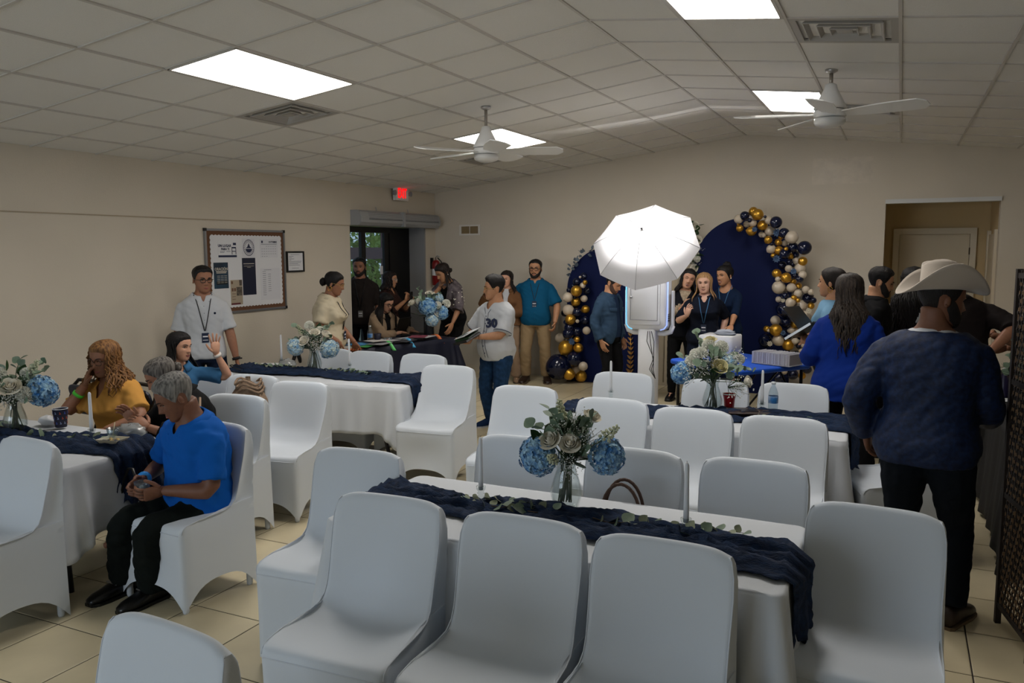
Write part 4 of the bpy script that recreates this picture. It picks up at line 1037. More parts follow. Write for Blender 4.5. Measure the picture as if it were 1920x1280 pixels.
# ------------------------------------------------------------------ people
SKIN = {k: mat('skin_'+k, c, 0.55, sss=0.08, noise_amt=0.06, noise_scale=60) for k, c in
        dict(tan='#b0805f', brown='#93654c', deep='#744c38', light='#c19278', pale='#c99f8a').items()}
LIPS = mat('lips', '#8a4a45', 0.45); TEETH = mat('teeth', '#d8d2c8', 0.3); EYEW = mat('eye_white', '#c9c5bf', 0.3); IRIS = mat('iris', '#1c1310', 0.2)
HAIRM = {k: mat('hair_'+k, c, 0.5, c2=d, noise_scale=26, stretch=(3, 3, .35), bump=0.5, bump_scale=90, spec=0.3) for k, c, d in
         (('black', '#0d0b0b', '#171313'), ('dark', '#16110f', '#241a16'), ('grey', '#4a4846', '#8c8984'), ('salt', '#2b2624', '#77726c'), ('curly', '#54361f', '#94693c'), ('blond', '#7d5a3c', '#b08c60'), ('greystreak', '#14100e', '#40362f'))}
def vlerp(xs, ys, x): return float(np.interp(x, xs, ys))
HV = [-1.0, -.93, -.78, -.5, -.25, 0, .25, .5, .72, .88, .96, 1.0]
HW = [.0, .25, .41, .53, .60, .645, .67, .665, .575, .40, .23, 0]
HF = [.50, .66, .755, .775, .785, .77, .795, .75, .62, .42, .23, -.06]
HB = [-.44, -.22, .08, .36, .60, .78, .89, .90, .79, .58, .38, .06]
def head_surf(phi, v, feat=True):
    """point on the head; phi = 0 in front (-Y), head half height = 1"""
    w, F, B = vlerp(HV, HW, v), vlerp(HV, HF, v), vlerp(HV, HB, v)
    c, a = (B-F)/2, (B+F)/2; e = 2/2.25
    sx = math.copysign(abs(sin(phi))**e, sin(phi)); cy = math.copysign(abs(cos(phi))**e, cos(phi))
    x, y = w*sx, c-a*cy
    if feat and cos(phi) > 0:
        g = lambda x0, v0, sx_, sv: exp(-((abs(x)-x0)/sx_)**2-((v-v0)/sv)**2)
        d = 0.0
        if -.45 < v < .3:
            t = min(1, max(0, (.20-v)/.46)); h = .03+.19*t**1.2
            fall = 1 if v > -.27 else exp(-((v+.27)/.05)**2)
            d += h*exp(-(x/(.075+.045*t))**2)*fall
        d += .05*g(.10, -.27, .05, .05) - .10*g(.27, .05, .13, .085) + .05*g(.24, .20, .18, .06) + .03*g(.42, -.15, .14, .12)
        d += .055*g(0, -.505, .17, .035) + .055*g(0, -.60, .15, .035) - .03*g(0, -.553, .2, .016) + .05*g(0, -.86, .16, .09)
        y -= d
    return Vector((x, y, v))
def front_pt(x, v, off=0.0):
    w = vlerp(HV, HW, v); s = min(.98, abs(x)/w); phi = math.asin(s**(2.25/2))*(1 if x >= 0 else -1)
    p = head_surf(phi, v); return Vector((p.x, p.y-off, p.z))
_head_cache = {}
def head_grid():
    if 'g' not in _head_cache:
        NP, NV = 52, 40; vs = []
        for j in range(NV+1):
            q = -1+2*j/NV; v = .55*q + .45*sin(q*pi/2)
            for i in range(NP):
                a = -pi+2*pi*i/NP; phi = a - .42*sin(a); vs.append(head_surf(phi, v))
        fs = [(j*NP+i, j*NP+(i+1) % NP, (j+1)*NP+(i+1) % NP, (j+1)*NP+i) for j in range(NV) for i in range(NP)]
        _head_cache['g'] = (vs, fs)
    return _head_cache['g']
def build_head(mb, M, o):
    """adds the head to the body mesh. material slots: 0 skin 1 lips 2 beard 3 teeth 4 eye white 5 iris 6 brow"""
    vs, fs = head_grid(); beard = o.get('beard'); smile = o.get('smile', 0)
    mi = [0]*len(fs)
    k = len(mb.v); mb.v.extend([tuple(M @ p) for p in vs]); mb.f.extend([tuple(i+k for i in f) for f in fs]); mb.m.extend(mi)
    R3 = M.to_3x3().normalized(); sc = M.to_scale()[0]
    for s in (-1, 1):
        p = front_pt(s*.27, .05); cc = p + Vector((0, .062, 0))
        if not o.get('closed'):
            mb.ball(M @ cc, .10*sc, 10, 8, 4); gz = o.get('gaze', 0)
            mb.ball(M @ (cc+Vector((gz*.05, -.062, -.005))), .052*sc, 8, 6, 5)
        lid = [front_pt(s*(.27+.13*q), .05+(.075 if not o.get('closed') else -.02)*(1-q*q)+.0, .012) for q in (-1, -.5, 0, .5, 1)]
        mb.tube([M @ p for p in lid], .016*sc, 5, 5)
        br = [front_pt(s*(.13+.30*q), .205+.05*sin(q*pi*.8), .012) for q in (0, .25, .5, .75, 1)]
        mb.tube([M @ p for p in br], [.022*sc, .032*sc, .03*sc, .024*sc, .010*sc], 6, 6)
        mb.ball(M @ Vector((s*.665, .10, -.06)), sc, 8, 8, 0, (.055, .13, .22), R3 @ Matrix.Rotation(s*.35, 3, 'Z'))
        mb.ball(M @ Vector((s*.69, .115, -.20)), sc, 6, 5, 0, (.045, .07, .08), R3)
    # mouth: two lips and, when smiling, the row of teeth between them
    lx = .18+.05*smile; qs = [-1, -.7, -.35, 0, .35, .7, 1]; up = smile*.075; op = .030*smile
    cv = lambda q: -.553+up*q*q
    mb.tube([M @ front_pt(lx*q, cv(q)+(.020+op)*(1-q*q)**.6, .004) for q in qs], [r*sc for r in (.010, .024, .030, .026, .030, .024, .010)], 6, 1)
    mb.tube([M @ front_pt(lx*q, cv(q)-(.024+op*1.4)*(1-q*q)**.6, .004) for q in qs], [r*sc for r in (.010, .024, .034, .038, .034, .024, .010)], 6, 1)
    if smile > .4: mb.tube([M @ front_pt(lx*.80*q, cv(q)-.004, .010) for q in qs], [r*sc for r in (.008, .026, .036, .038, .036, .026, .008)], 6, 3)
def build_beard(mb, M, full):
    top = [(0, -.70), (12, -.66), (22, -.58), (32, -.50), (48, -.40), (62, -.26), (74, -.02), (84, .06), (92, .0), (100, -.35)]
    xs = [radians(a) for a, b in top]; ys = [b for a, b in top]; rows = []; t0 = .055 if full else .018
    for j in range(11):
        r = []
        for i in range(41):
            phi = radians(-100+5*i); hi = vlerp(xs, ys, abs(phi)); lo = -.97 if abs(phi) < radians(70) else -.97+.5*(abs(phi)-radians(70)); q = j/10; v = lo+(hi-lo)*q
            p = head_surf(phi, v); n = Vector((p.x, p.y, -.35*(1-q))).normalized(); e = min(1, (1-q)/.25)*min(1, q/.1+.4); r.append(M @ (p+n*(.008+t0*e*(1+.3*noise.noise(Vector((phi*9, v*9, 1)))))))
        rows.append(r)
    mb.grid(rows); sc = M.to_scale()[0]
    mb.tube([M @ front_pt(x, v, .006) for x, v in ((-.27, -.62), (-.22, -.48), (-.10, -.425), (0, -.44), (.10, -.425), (.22, -.48), (.27, -.62))], [r*sc*(1 if full else .75) for r in (.03, .042, .045, .028, .045, .042, .03)], 6)
HAIRLINE_S = [(0, .66), (30, .66), (48, .56), (62, .34), (72, .10), (80, -.06), (86, .0), (94, .24), (112, .16), (126, -.28), (150, -.50), (180, -.52)]
HAIRLINE_L = [(0, .60), (28, .58), (50, .44), (66, .18), (76, -.05), (92, -.25), (112, -.42), (150, -.56), (180, -.58)]
def hair_cap(mb, M, line, thick, top=0.0, seed=0, fringe=0.0, side=1.0, wavy=0.0):
    xs = [radians(a) for a, b in line]; ys = [b for a, b in line]; NP, NV = 44, 14; rows = []
    for j in range(NV+1):
        r = []
        for i in range(NP):
            phi = -pi+2*pi*i/NP; v0 = vlerp(xs, ys, abs(phi)) + .03*noise.noise(Vector((phi*3, seed, 0)))
            q = j/NV; v = v0+(1-v0)*q; p = head_surf(phi, min(v, .999), False)
            sm = min(1, q/.42); sm = sm*sm*(3-2*sm)
            t = (.012 + thick*sm*(side+(1-side)*min(1, max(0, (v-.1)/.5))) + top*max(0, v-.25)*sm)
            t *= 1+.25*noise.noise(Vector((phi*5, v*2, seed)))+.12*noise.noise(Vector((phi*17, v*3, seed)))
            if cos(phi) > 0: t += fringe*sm*cos(phi)**2*(1-q)
            n = Vector((p.x, p.y-.05, (v-.05)*.9)).normalized(); r.append(M @ (p+n*t))
        rows.append(r)
    mb.grid(rows, close=True)
def strands(mb, M, RT, o):
    """long hair: tapered locks from the scalp downward. lengths in head half heights"""
    rr = random.Random(o.get('seed', 1)); n = o.get('n', 64); L = o.get('len', 3.0); wav = o.get('wave', .0); lo, hi = o.get('arc', (62, 180))
    back = o.get('back', .0); r0 = o.get('r', .085); spread = o.get('spread', .12); sc = M.to_scale()[0]; down = (M.to_3x3().inverted() @ Vector((0, 0, -1))).normalized()
    for k in range(n):
        a = radians(rr.uniform(lo, hi)); s = 1 if k % 2 else -1
        if o.get('only'): s = o['only']
        phi = a*s; v = rr.uniform(.15, .80); p = head_surf(phi, v, False)
        nrm = Vector((p.x, p.y-.05, .1)).normalized(); pts = [p+nrm*.02]; q = p+nrm*.05
        ll = L*rr.uniform(.78, 1.0); steps = 11; ph = rr.uniform(0, 6.3); fz = rr.uniform(.85, 1.15)
        for i in range(1, steps+1):
            z = v-.05 - (i/steps)*(ll)
            # follow the head down to the jaw, then hang
            if z > -.25: b = head_surf(phi, max(z, -.3), False); nn = Vector((b.x, b.y-.05, 0)).normalized(); q = b+nn*(.07+.03*rr.random()); q.z = z
            else:
                b = head_surf(phi, -.1, False); nn = Vector((b.x, b.y-.05, 0)).normalized(); dz = -.25-z
                q = b+nn*(.07+spread*min(1.2, dz)); q.z = -.25; q += down*dz; q.y += back*dz; e_ = min(1, max(0, (dz-.35)/.9)); q += (Vector((nn.x*.35, max(nn.y, .5), 0)) if 'clear' in o else nn)*(o.get('clear', .42)*e_*e_*(3-2*e_))
            if wav: t = i/steps*6.3*fz*o.get('freq', 2.0)+ph; q = q + Vector((cos(t), sin(t*1.1), 0))*wav*min(1, i/4)
            pts.append(q)
        rad = [r0*sc*(.55+.6*min(1, i/3))*(1 if i < steps-2 else (.75, .45, .15)[i-steps+2]) for i in range(steps+1)]
        mb.tube([M @ p for p in pts], rad, 5, flat=.6)
def rem(mb, voxel, smooth=2):
    me = bpy.data.meshes.new('t'); me.from_pydata([tuple(p) for p in mb.v], [], mb.f); me.update()
    bm = bmesh.new(); bm.from_mesh(me); bmesh.ops.recalc_face_normals(bm, faces=bm.faces); bm.to_mesh(me); bm.free()
    o = bpy.data.objects.new('t', me); COL.objects.link(o)
    md = o.modifiers.new('r', 'REMESH'); md.mode = 'VOXEL'; md.voxel_size = voxel; md.use_smooth_shade = True
    if smooth: m2 = o.modifiers.new('s', 'SMOOTH'); m2.iterations = smooth; m2.factor = .5
    ev = bpy.data.meshes.new_from_object(o.evaluated_get(bpy.context.evaluated_depsgraph_get()))
    bpy.data.objects.remove(o); bpy.data.meshes.remove(me); return ev
def loft(mb, secs, n=20, e=2.4):
    rows = []
    for c, u, w in secs:
        rows.append([c + u*math.copysign(abs(cos(2*pi*k/n))**(2/e), cos(2*pi*k/n)) + w*math.copysign(abs(sin(2*pi*k/n))**(2/e), sin(2*pi*k/n)) for k in range(n)])
    m0 = len(mb.v); mb.grid(rows, close=True)
    L = len(rows); mb.f.append(tuple(m0+i for i in range(n-1, -1, -1))); mb.f.append(tuple(m0+(L-1)*n+i for i in range(n))); mb.m += [0, 0]
def ik(S, T_, a, b, hint):
    d = T_-S; L = d.length; L2 = min(L, (a+b)*.999); d = d.normalized(); T2 = S+d*L2
    x = (a*a-b*b+L2*L2)/(2*L2); h = sqrt(max(0, a*a-x*x)); hn = hint-d*hint.dot(d)
    if hn.length < 1e-5: hn = d.orthogonal()
    return S+d*x+hn.normalized()*h, T2
def build_hand(mb, W_, d, n, tside, hl, curl, thumb=.5, spread=.10):
    """W_: wrist, d: hand direction, n: palm normal, tside: direction of the thumb side"""
    d = d.normalized(); n = (n-d*n.dot(d)).normalized(); l = d.cross(n)
    if l.dot(tside) < 0: l = -l
    pl, pw, th = hl*.50, hl*.225, hl*.085
    loft(mb, [(W_-d*hl*.06, l*pw*.62, n*th*1.05), (W_+d*pl*.25, l*pw*.85, n*th*1.15), (W_+d*pl*.65, l*pw*1.0, n*th), (W_+d*pl*1.0, l*pw*.95, n*th*.75), (W_+d*pl*1.06, l*pw*.8, n*th*.4)], 14)
    cl = curl if hasattr(curl, '__len__') else (curl,)*4
    for i, (off, ln, c) in enumerate(zip((.72, .25, -.24, -.68), (.43, .48, .44, .35), cl)):
        b = W_+d*pl*(.93 if i < 3 else .86)+l*pw*off; a = -off*spread*1.6; dd = (d*cos(a)-l*sin(a)); r = hl*(.047 if i < 3 else .041)
        pts = [b]; ang = 0
        for s_, fr in zip((.45, .32, .23), (.55, 1.0, .8)):
            ang += c*fr; q = dd*cos(ang)+n*sin(ang); pts.append(pts[-1]+q*hl*ln*s_)
        pts.append(pts[-1]+q*r*.6); mb.tube(pts, [r*1.08, r*1.02, r*.95, r*.82, r*.35], 7, 0)
    b = W_+d*pl*.22+l*pw*.75; td = (l*.75+d*.65+n*.25*thumb).normalized(); r = hl*.055
    p1 = b+td*hl*.17; t2 = (td*(1-.4*thumb)+d*.55+n*.5*thumb).normalized(); p2 = p1+t2*hl*.15; t3 = (t2+d*.2+n*.4*thumb).normalized(); p3 = p2+t3*hl*.12
    mb.tube([b-td*hl*.05, b, p1, p2, p3, p3+t3*r*.5], [r*1.3, r*1.3, r*1.1, r*.95, r*.8, r*.3], 8, 0)

def person(label, loc, face, H, look, pose, z0=0.0):
    """builds one person facing -Y in its own frame; see the calls below for the options"""
    root = thing('person', label, 'person', (loc[0], loc[1], z0), radians(face), 'guests')
    fem = look.get('fem', 0); bulk = look.get('bulk', 1.0); belly = look.get('belly', 0.0); vox = look.get('vox', .0135)
    sit = pose.get('sit'); hip_z = sit if sit else .525*H; hx, hy = pose.get('hip', (0, 0))
    hip = Vector((hx, hy, hip_z)); lean, side, twist = [radians(v) for v in pose.get('torso', (2, 0, 0))]
    def Rat(t):
        t = max(0, min(1, t)); k = t*t*(3-2*t)
        return Matrix.Rotation(twist*k, 3, 'Z') @ Matrix.Rotation(lean*(.35+.65*k), 3, 'X') @ Matrix.Rotation(side*k, 3, 'Y')
    Ri = Matrix.Rotation(-radians(face), 3, 'Z'); W2L = lambda p: Ri @ (Vector(p)-Vector((loc[0], loc[1], z0)))
    # spine samples
    N = 48; SL = .37*H; sp = []; p = hip.copy(); ds = SL/N
    for i in range(N+1):
        R = Rat(i/N*1.15); sp.append((p.copy(), R)); p = p + R @ Vector((0, 0, ds))
    def spine(s):
        s *= H
        if s <= 0: return hip+Rat(0) @ Vector((0, 0, s)), Rat(0)
        k = min(N, s/ds); i = min(N-1, int(k)); a, b = sp[i], sp[i+1]; return a[0].lerp(b[0], k-i), a[1]
    tors = [(-.065, .082, .070), (-.03, .098, .079), (.0, .102, .080), (.04, .095, .074), (.085, .086, .066), (.13, .089, .068), (.185, .099, .072), (.235, .104, .068), (.262, .100, .060), (.282, .084, .052), (.298, .060, .046), (.312, .043, .041), (.335, .034, .037), (.37, .033, .037)]
    if fem: tors = [(-.065, .084, .072), (-.03, .104, .082), (.0, .106, .083), (.04, .095, .074), (.085, .078, .061), (.13, .080, .063), (.185, .088, .074), (.235, .092, .064), (.262, .090, .054), (.282, .074, .047), (.298, .053, .041), (.312, .038, .037), (.335, .030, .033), (.37, .029, .033)]
    def sections(s0, s1, ease, flare=0.0, wmul=1.0):
        out = []; ss = sorted({s0, s1, *[t[0] for t in tors if s0 < t[0] < s1]})
        for s in ss:
            w, d = vlerp([t[0] for t in tors], [t[1] for t in tors], s), vlerp([t[0] for t in tors], [t[2] for t in tors], s)
            b = bulk if s < .30 else 1+(bulk-1)*.3; c, R = spine(s)
            bl = belly*exp(-((s-.07)/.075)**2)*H; bust = look.get('bust', .016 if fem else 0)*exp(-((s-.195)/.035)**2)*H
            fl = flare*max(0, (.06-s)/.16)
            c = c + R @ Vector((0, -(bl+bust)*.6, 0))
            out.append((c, R @ Vector((w*H*b*wmul+ease+fl, 0, 0)), R @ Vector((0, d*H*b+ease+fl+(bl+bust)*.6, 0))))
        return out
    hs = look.get('head', 1.08); hh = .0655*H*hs
    yaw, pit, rol = [radians(v) for v in pose.get('head', (0, 0, 0))]
    nc, nR = spine(.345); hR = Matrix.Rotation(twist*.6+yaw, 3, 'Z') @ Matrix.Rotation(lean*.45+pit, 3, 'X') @ Matrix.Rotation(side*.5+rol, 3, 'Y')
    hc = nc + hR @ Vector((0, -.010*H, hh*.62))
    HM = Matrix.Translation(hc) @ hR.to_4x4() @ Matrix.Diagonal((hh*look.get('hw', 1.0), hh, hh, 1))
    # arms
    ua, fa, hl = .172*H, .152*H, .106*H*look.get('hand', 1.0); arms = {}
    shx = (.096 if not fem else .085)*H*(1+(bulk-1)*.7)
    cS, RS = spine(.252)
    for sg, key in ((1, 'L'), (-1, 'R')):
        a = pose.get(key) or {}
        Sh = cS + RS @ Vector((sg*shx, 0, 0)); sh = a.get('raise', 0)*H
        Sh = Sh + Vector((0, 0, sh))
        T_ = HM @ Vector(a['toh']) if 'toh' in a else W2L(a['tow']) if 'tow' in a else Vector(a['to']) if 'to' in a else Sh+Vector((sg*.035*H*bulk, -.035*H, -.305*H))
        hint = Vector(a.get('el', (sg*.35, .9, -.2)))
        E, Wr = ik(Sh, T_, ua, fa, hint)
        fd = (Wr-E).normalized(); hd = Vector(a['hd']).normalized() if 'hd' in a else fd
        pn = Vector(a.get('pn', (-sg, 0, 0) if abs(fd.x) < .8 else (0, 0, -1))); ts = Vector(a.get('ts', (0, -1, .3)))
        arms[key] = dict(S=Sh, E=E, W=Wr, hd=hd, pn=pn, ts=ts, curl=a.get('curl', .35), th=a.get('thumb', .5), spread=a.get('spread', .1), sg=sg)
    def arm_path(A, f, ease, hang=0.0):
        am = (1.0 if not fem else .9)*(1+(bulk-1)*.8)
        pts = [A['S'].lerp(A['E'], -.06), A['S'].lerp(A['E'], .12), A['S'].lerp(A['E'], .5), A['S'].lerp(A['E'], .9), A['E'].lerp(A['W'], .1), A['E'].lerp(A['W'], .35), A['E'].lerp(A['W'], .7), A['W']]
        rad = [.018*H*am, .0285*H*am, .030*H*am, .026*H*am, .0265*H*am, .0255*H*am, .020*H*am, .0155*H*am]
        ts = [-.03, .06, .25, .45, .55, .675, .85, 1.0]
        if f < 1:
            q = [(p, r, t) for p, r, t in zip(pts, rad, ts) if t < f-.01]
            pe = A['S'].lerp(A['E'], f*2) if f <= .5 else A['E'].lerp(A['W'], f*2-1); re = float(np.interp(f, ts, rad))
            q.append((pe, re+hang, f)); pts, rad = [x[0] for x in q], [x[1] for x in q]
        return pts, [r+ease for r in rad]
    # legs
    ul, ll = .245*H, .235*H; legs = {}; st = pose.get('stance', .075)*H
    for sg, key in ((1, 'LL'), (-1, 'RL')):
        g = pose.get(key) or {}
        Hj = hip + Rat(0) @ Vector((sg*.055*H*(1+(bulk-1)*.5), 0, -.015*H))
        if 'footw' in g: An = W2L(g['footw'])+Vector((0, 0, .045*H)); hint = Vector(g.get('kn', (sg*.05, -1, .5)))
        elif sit: An = Vector(g.get('foot', (sg*.10, -.42+hy, 0)))+Vector((0, 0, .045*H)); hint = Vector(g.get('kn', (sg*.12, -1, .8)))
        else: An = Vector(g.get('foot', (sg*st+hx*.4, .02, 0)))+Vector((0, 0, .045*H)); hint = Vector(g.get('kn', (sg*.1, -1, .1)))
        K, An = ik(Hj, An, ul, ll, hint); legs[key] = dict(H=Hj, K=K, A=An, dir=Vector(g.get('dir', (sg*.18, -1, 0))).normalized())
    def leg_path(G, f, ease, flare=0.0):
        lm = 1+(bulk-1)*.7
        pts = [G['H'], G['H'].lerp(G['K'], .3), G['H'].lerp(G['K'], .7), G['H'].lerp(G['K'], .95), G['K'].lerp(G['A'], .08), G['K'].lerp(G['A'], .3), G['K'].lerp(G['A'], .7), G['A'].lerp(G['K'], .02)]
        rad = [.050, .0495, .040, .034, .033, .0325, .024, .019]
        ts = [0, .15, .35, .475, .54, .65, .85, 1.0]
        rad = [r*H*lm+ease+flare*max(0, t-.5)*2 for r, t in zip(rad, ts)]
        if f < 1:
            q = [(p, r) for p, r, t in zip(pts, rad, ts) if t < f-.01]
            q.append(((G['H'].lerp(G['K'], f*2) if f <= .5 else G['K'].lerp(G['A'], f*2-1)), float(np.interp(f, ts, rad)))); pts, rad = [x[0] for x in q], [x[1] for x in q]
        return pts, rad
    # ---- body: one remeshed surface, then head and hands joined to it
    b = MB(); loft(b, sections(-.065, .37, 0.0))
    for k, A in arms.items(): pt, ra = arm_path(A, 1, 0); b.tube(pt, ra, 12)
    for k, G in legs.items():
        pt, ra = leg_path(G, 1, 0); b.tube(pt, ra, 12)
        b.tube([G['A']+Vector((0, 0, .0)), G['A']+G['dir']*.05*H-Vector((0, 0, .022*H)), G['A']+G['dir']*.11*H-Vector((0, 0, .030*H))], [.022*H, .022*H, .013*H], 10)
    me = rem(b, vox)
    out = MB(); out.v = [tuple(v.co) for v in me.vertices]; out.f = [tuple(p.vertices) for p in me.polygons]; out.m = [0]*len(out.f); bpy.data.meshes.remove(me)
    build_head(out, HM, look)
    for k, A in arms.items(): build_hand(out, A['W'], A['hd'], A['pn'], A['ts'], hl, A['curl'], A['th'], A['spread'])
    hairm = HAIRM[look.get('hair', 'black')]; beardm = mat('beard_'+look.get('hair', 'black'), '#191311' if look.get('hair', 'black') != 'grey' else '#5a5652', .8) if look.get('beard') != 'stubble' else mat('stubble', '#4a342a', .8)
    body = out.obj('body', [SKIN[look.get('skin', 'tan')], LIPS, beardm, TEETH, EYEW, IRIS, mat('brow_dark', '#1d1512', .8)], root, True, fixn=False)
    if look.get('beard'):
        q_ = MB(); build_beard(q_, HM, look['beard'] == 'full'); q_.obj('beard', beardm, root, True)
    # ---- hair
    hb = MB(); hst = look.get('style', 'short')
    if hst == 'short': hair_cap(hb, HM, HAIRLINE_S, look.get('hthick', .08), look.get('htop', .08), H*7, look.get('fringe', .0), .45)
    elif hst != 'none': hair_cap(hb, HM, HAIRLINE_L, look.get('hthick', .07), look.get('htop', .03), H*7)
    if hst == 'bun':
        bp = look.get('bun', (0, .95, .25, .38)); c = HM @ Vector(bp[:3]); hb.ball(c, bp[3]*hh, 14, 10, None, (1, .85, 1))
        for k in range(7): a = k*2*pi/7; hb.ball(c+Vector((cos(a), .3*sin(a*2), sin(a)))*bp[3]*hh*.55, bp[3]*hh*.55, 8, 6)
    if look.get('locks'): strands(hb, HM, hR, look['locks'])
    if hb.v: hb.obj('hair', hairm, root, True)
    # ---- clothes
    def cut(me, fn):
        """remove faces where fn(s, lateral, forward) is true"""
        P = np.array([list(x[0]) for x in sp]); RX_ = np.array([list(x[1] @ Vector((1, 0, 0))) for x in sp]); FY = np.array([list(x[1] @ Vector((0, -1, 0))) for x in sp])
        bm = bmesh.new(); bm.from_mesh(me); kill = []
        for f in bm.faces:
            c = np.array(f.calc_center_median()); i = int(np.argmin(((P-c)**2).sum(1))); q = c-P[i]; s = i*ds/H
            if i == 0: s = float((c-P[0])[2])/H
            if fn(s, float(q@RX_[i])/H, float(q@FY[i])/H): kill.append(f)
        bmesh.ops.delete(bm, geom=kill, context='FACES')
        bd = {v: [e.other_vert(v) for e in v.link_edges if e.is_boundary] for v in bm.verts if any(e.is_boundary for e in v.link_edges)}
        for _ in range(12):
            new = {v: v.co.lerp(sum((q.co for q in ns), Vector())/len(ns), .5) for v, ns in bd.items() if ns}
            for v, c in new.items(): v.co = c
        bm.to_mesh(me); bm.free()
    def wrinkle(me, amp, fr=9.0, seed=0.0):
        if not amp: return
        co = np.empty(len(me.vertices)*3); me.vertices.foreach_get('co', co); no = np.empty(len(me.vertices)*3); me.vertices.foreach_get('normal', no)
        co = co.reshape(-1, 3); no = no.reshape(-1, 3); off = np.empty(len(co))
        for i, c in enumerate(co):
            v = Vector((c[0]*fr+seed, c[1]*fr, c[2]*fr*1.5+c[0]*fr*.8)); off[i] = abs(noise.noise(v))*1.6-.35+.5*noise.noise(v*2.3)
        me.vertices.foreach_set('co', (co+no*(off*amp)[:, None]).ravel()); me.update()
    def garment(name, parts, m, voxel=None, wr=.006, cutter=None, parent=None):
        me = rem(parts, voxel or vox*.95, 5)
        wrinkle(me, wr, seed=H*31+len(name))
        if cutter: cut(me, cutter)
        me.polygons.foreach_set('use_smooth', [True]*len(me.polygons))
        return link(name, me, m, parent or root)
    for G in look.get('wear', ()):
        kind = G['k']; ease = G.get('ease', {'top': .021, 'pants': .010, 'skirt': .012}.get(G['k'], .014)); q = MB()
        if kind == 'top':
            loft(q, sections(G.get('hem', -.03), G.get('up', .305), ease, G.get('flare', .0)), 24)
            sl = G.get('sleeve', .3)
            for k, A in arms.items():
                f = G.get('sleeve'+k, sl)
                if f: pt, ra = arm_path(A, f, ease*.9, G.get('hang', .006)); q.tube(pt, ra, 12)
                ic = A['S'] - (RS @ Vector((A['sg']*.03*H, 0, .012*H))); q.ball(ic, .036*H*(1+(bulk-1)*.5)+ease*.4, 10, 8)
            v, vw = G.get('vneck', 0), G.get('vwide', .55); gap = G.get('gap')
            cutter = None
            if v or gap:
                def cutter(s, lat, fw, v=v, vw=vw, gap=gap):
                    if fw < 0.005: return False
                    if v and s > v and abs(lat) < vw*(s-v)+.002: return True
                    if gap and s < .30 and abs(lat-gap[1]) < gap[0]*(1+.5*max(0, .1-s)/.1): return True
                    return False
            garment(G.get('name', 'shirt'), q, G['m'], None, G.get('wr', .006), cutter)
            if G.get('collar', 0):
                c0, R0 = spine(.300); cm = MB(); rows = []
                for z, r_, ex in ((-.006*H, .056*H, ease), (.016*H, .044*H, .4*ease), (.019*H, .046*H, .5*ease+.003), (-.010*H, .064*H, ease+.004)):
                    r_ *= 1+(bulk-1)*.4; rows.append([c0+R0 @ Vector(((r_+ex)*sin(a), -(r_*.94+ex)*cos(a), z-.020*H*max(0, cos(a))**2)) for a in [radians(20+320*i/22) for i in range(23)]])
                cm.grid(rows); co_ = cm.obj('collar', G.get('cm', G['m']), root, True); co_.modifiers.new('t', 'SOLIDIFY').thickness = .004
        elif kind == 'pants':
            loft(q, sections(-.066, G.get('up', .06), ease), 20)
            for k, Lg in legs.items(): pt, ra = leg_path(Lg, G.get('len', .97), ease, G.get('flare', .012)); q.tube(pt, ra, 12)
            garment(G.get('name', 'trousers'), q, G['m'], None, G.get('wr', .007))
        elif kind == 'skirt':
            secs = sections(-.03, G.get('up', .08), ease); top = secs[::-1]; lowz = G.get('len', .30)*H
            c0 = hip.copy(); ww = .11*H*bulk
            lo_ = [(Vector((c0.x, c0.y, lowz)), Vector((ww+G.get('flare', .06), 0, 0)), Vector((0, ww*.85+G.get('flare', .06), 0))), (Vector((c0.x, c0.y, (lowz+hip_z)/2)), Vector((ww+.03, 0, 0)), Vector((0, ww*.85+.02, 0)))]
            loft(q, lo_+secs, 24); garment('skirt', q, G['m'], None, .008)
        elif kind == 'shoes':
            for k, Lg in legs.items():
                d = Lg['dir']; l = Vector((-d.y, d.x, 0)); u = Vector((0, 0, 1)); A = Vector((Lg['A'].x, Lg['A'].y, Lg['A'].z-.045*H)); s = H*G.get('size', 1.0)
                up_ = MB(); secs = []
                for y, w, h in ((-.036, .018, .040), (-.030, .024, .052), (.0, .0255, .056), (.035, .027, .047), (.07, .030, .034), (.10, .028, .027), (.122, .017, .019), (.127, .006, .013)):
                    c = A+d*y*s; secs.append((c+u*(h*s/2+.006), l*w*s, u*(h*s/2)))
                loft(up_, secs, 14, 2.6); sh = up_.obj('shoe', G['m'], root, True)
                so = MB(); ring = [(-.038, .018), (-.03, .026), (.02, .027), (.07, .032), (.105, .029), (.125, .016)]
                po = [A+d*y*s+l*w*s for y, w in ring]+[A+d*y*s-l*w*s for y, w in reversed(ring)]; n = len(po)
                so.add(po+[p+u*.016 for p in po], [tuple(range(n-1, -1, -1)), tuple(range(n, 2*n))]+[(i, (i+1) % n, n+(i+1) % n, n+i) for i in range(n)])
                so.obj('sole', G.get('sm', M_BLACK), sh)
                if G.get('buckle'):
                    c = A+d*.045*s+u*(.046*s); MB().box(c, (.012, .05*s, .008), Matrix((d, l, u)).transposed()).obj('buckle', M_STEEL, sh)
    # ---- things worn
    def on_chest(s, lat, off=.0):
        c, R = spine(s); w, dd = vlerp([t[0] for t in tors], [t[1] for t in tors], s)*H*bulk, vlerp([t[0] for t in tors], [t[2] for t in tors], s)*H*bulk
        bl = belly*exp(-((s-.07)/.075)**2)*H; bust = look.get('bust', .016 if fem else 0)*exp(-((s-.195)/.035)**2)*H
        x = lat*H; k = sqrt(max(.1, 1-(x/(w+.02))**2)); return c+R @ Vector((x, -(dd*k+1.2*(bl+bust)+off), 0)), R
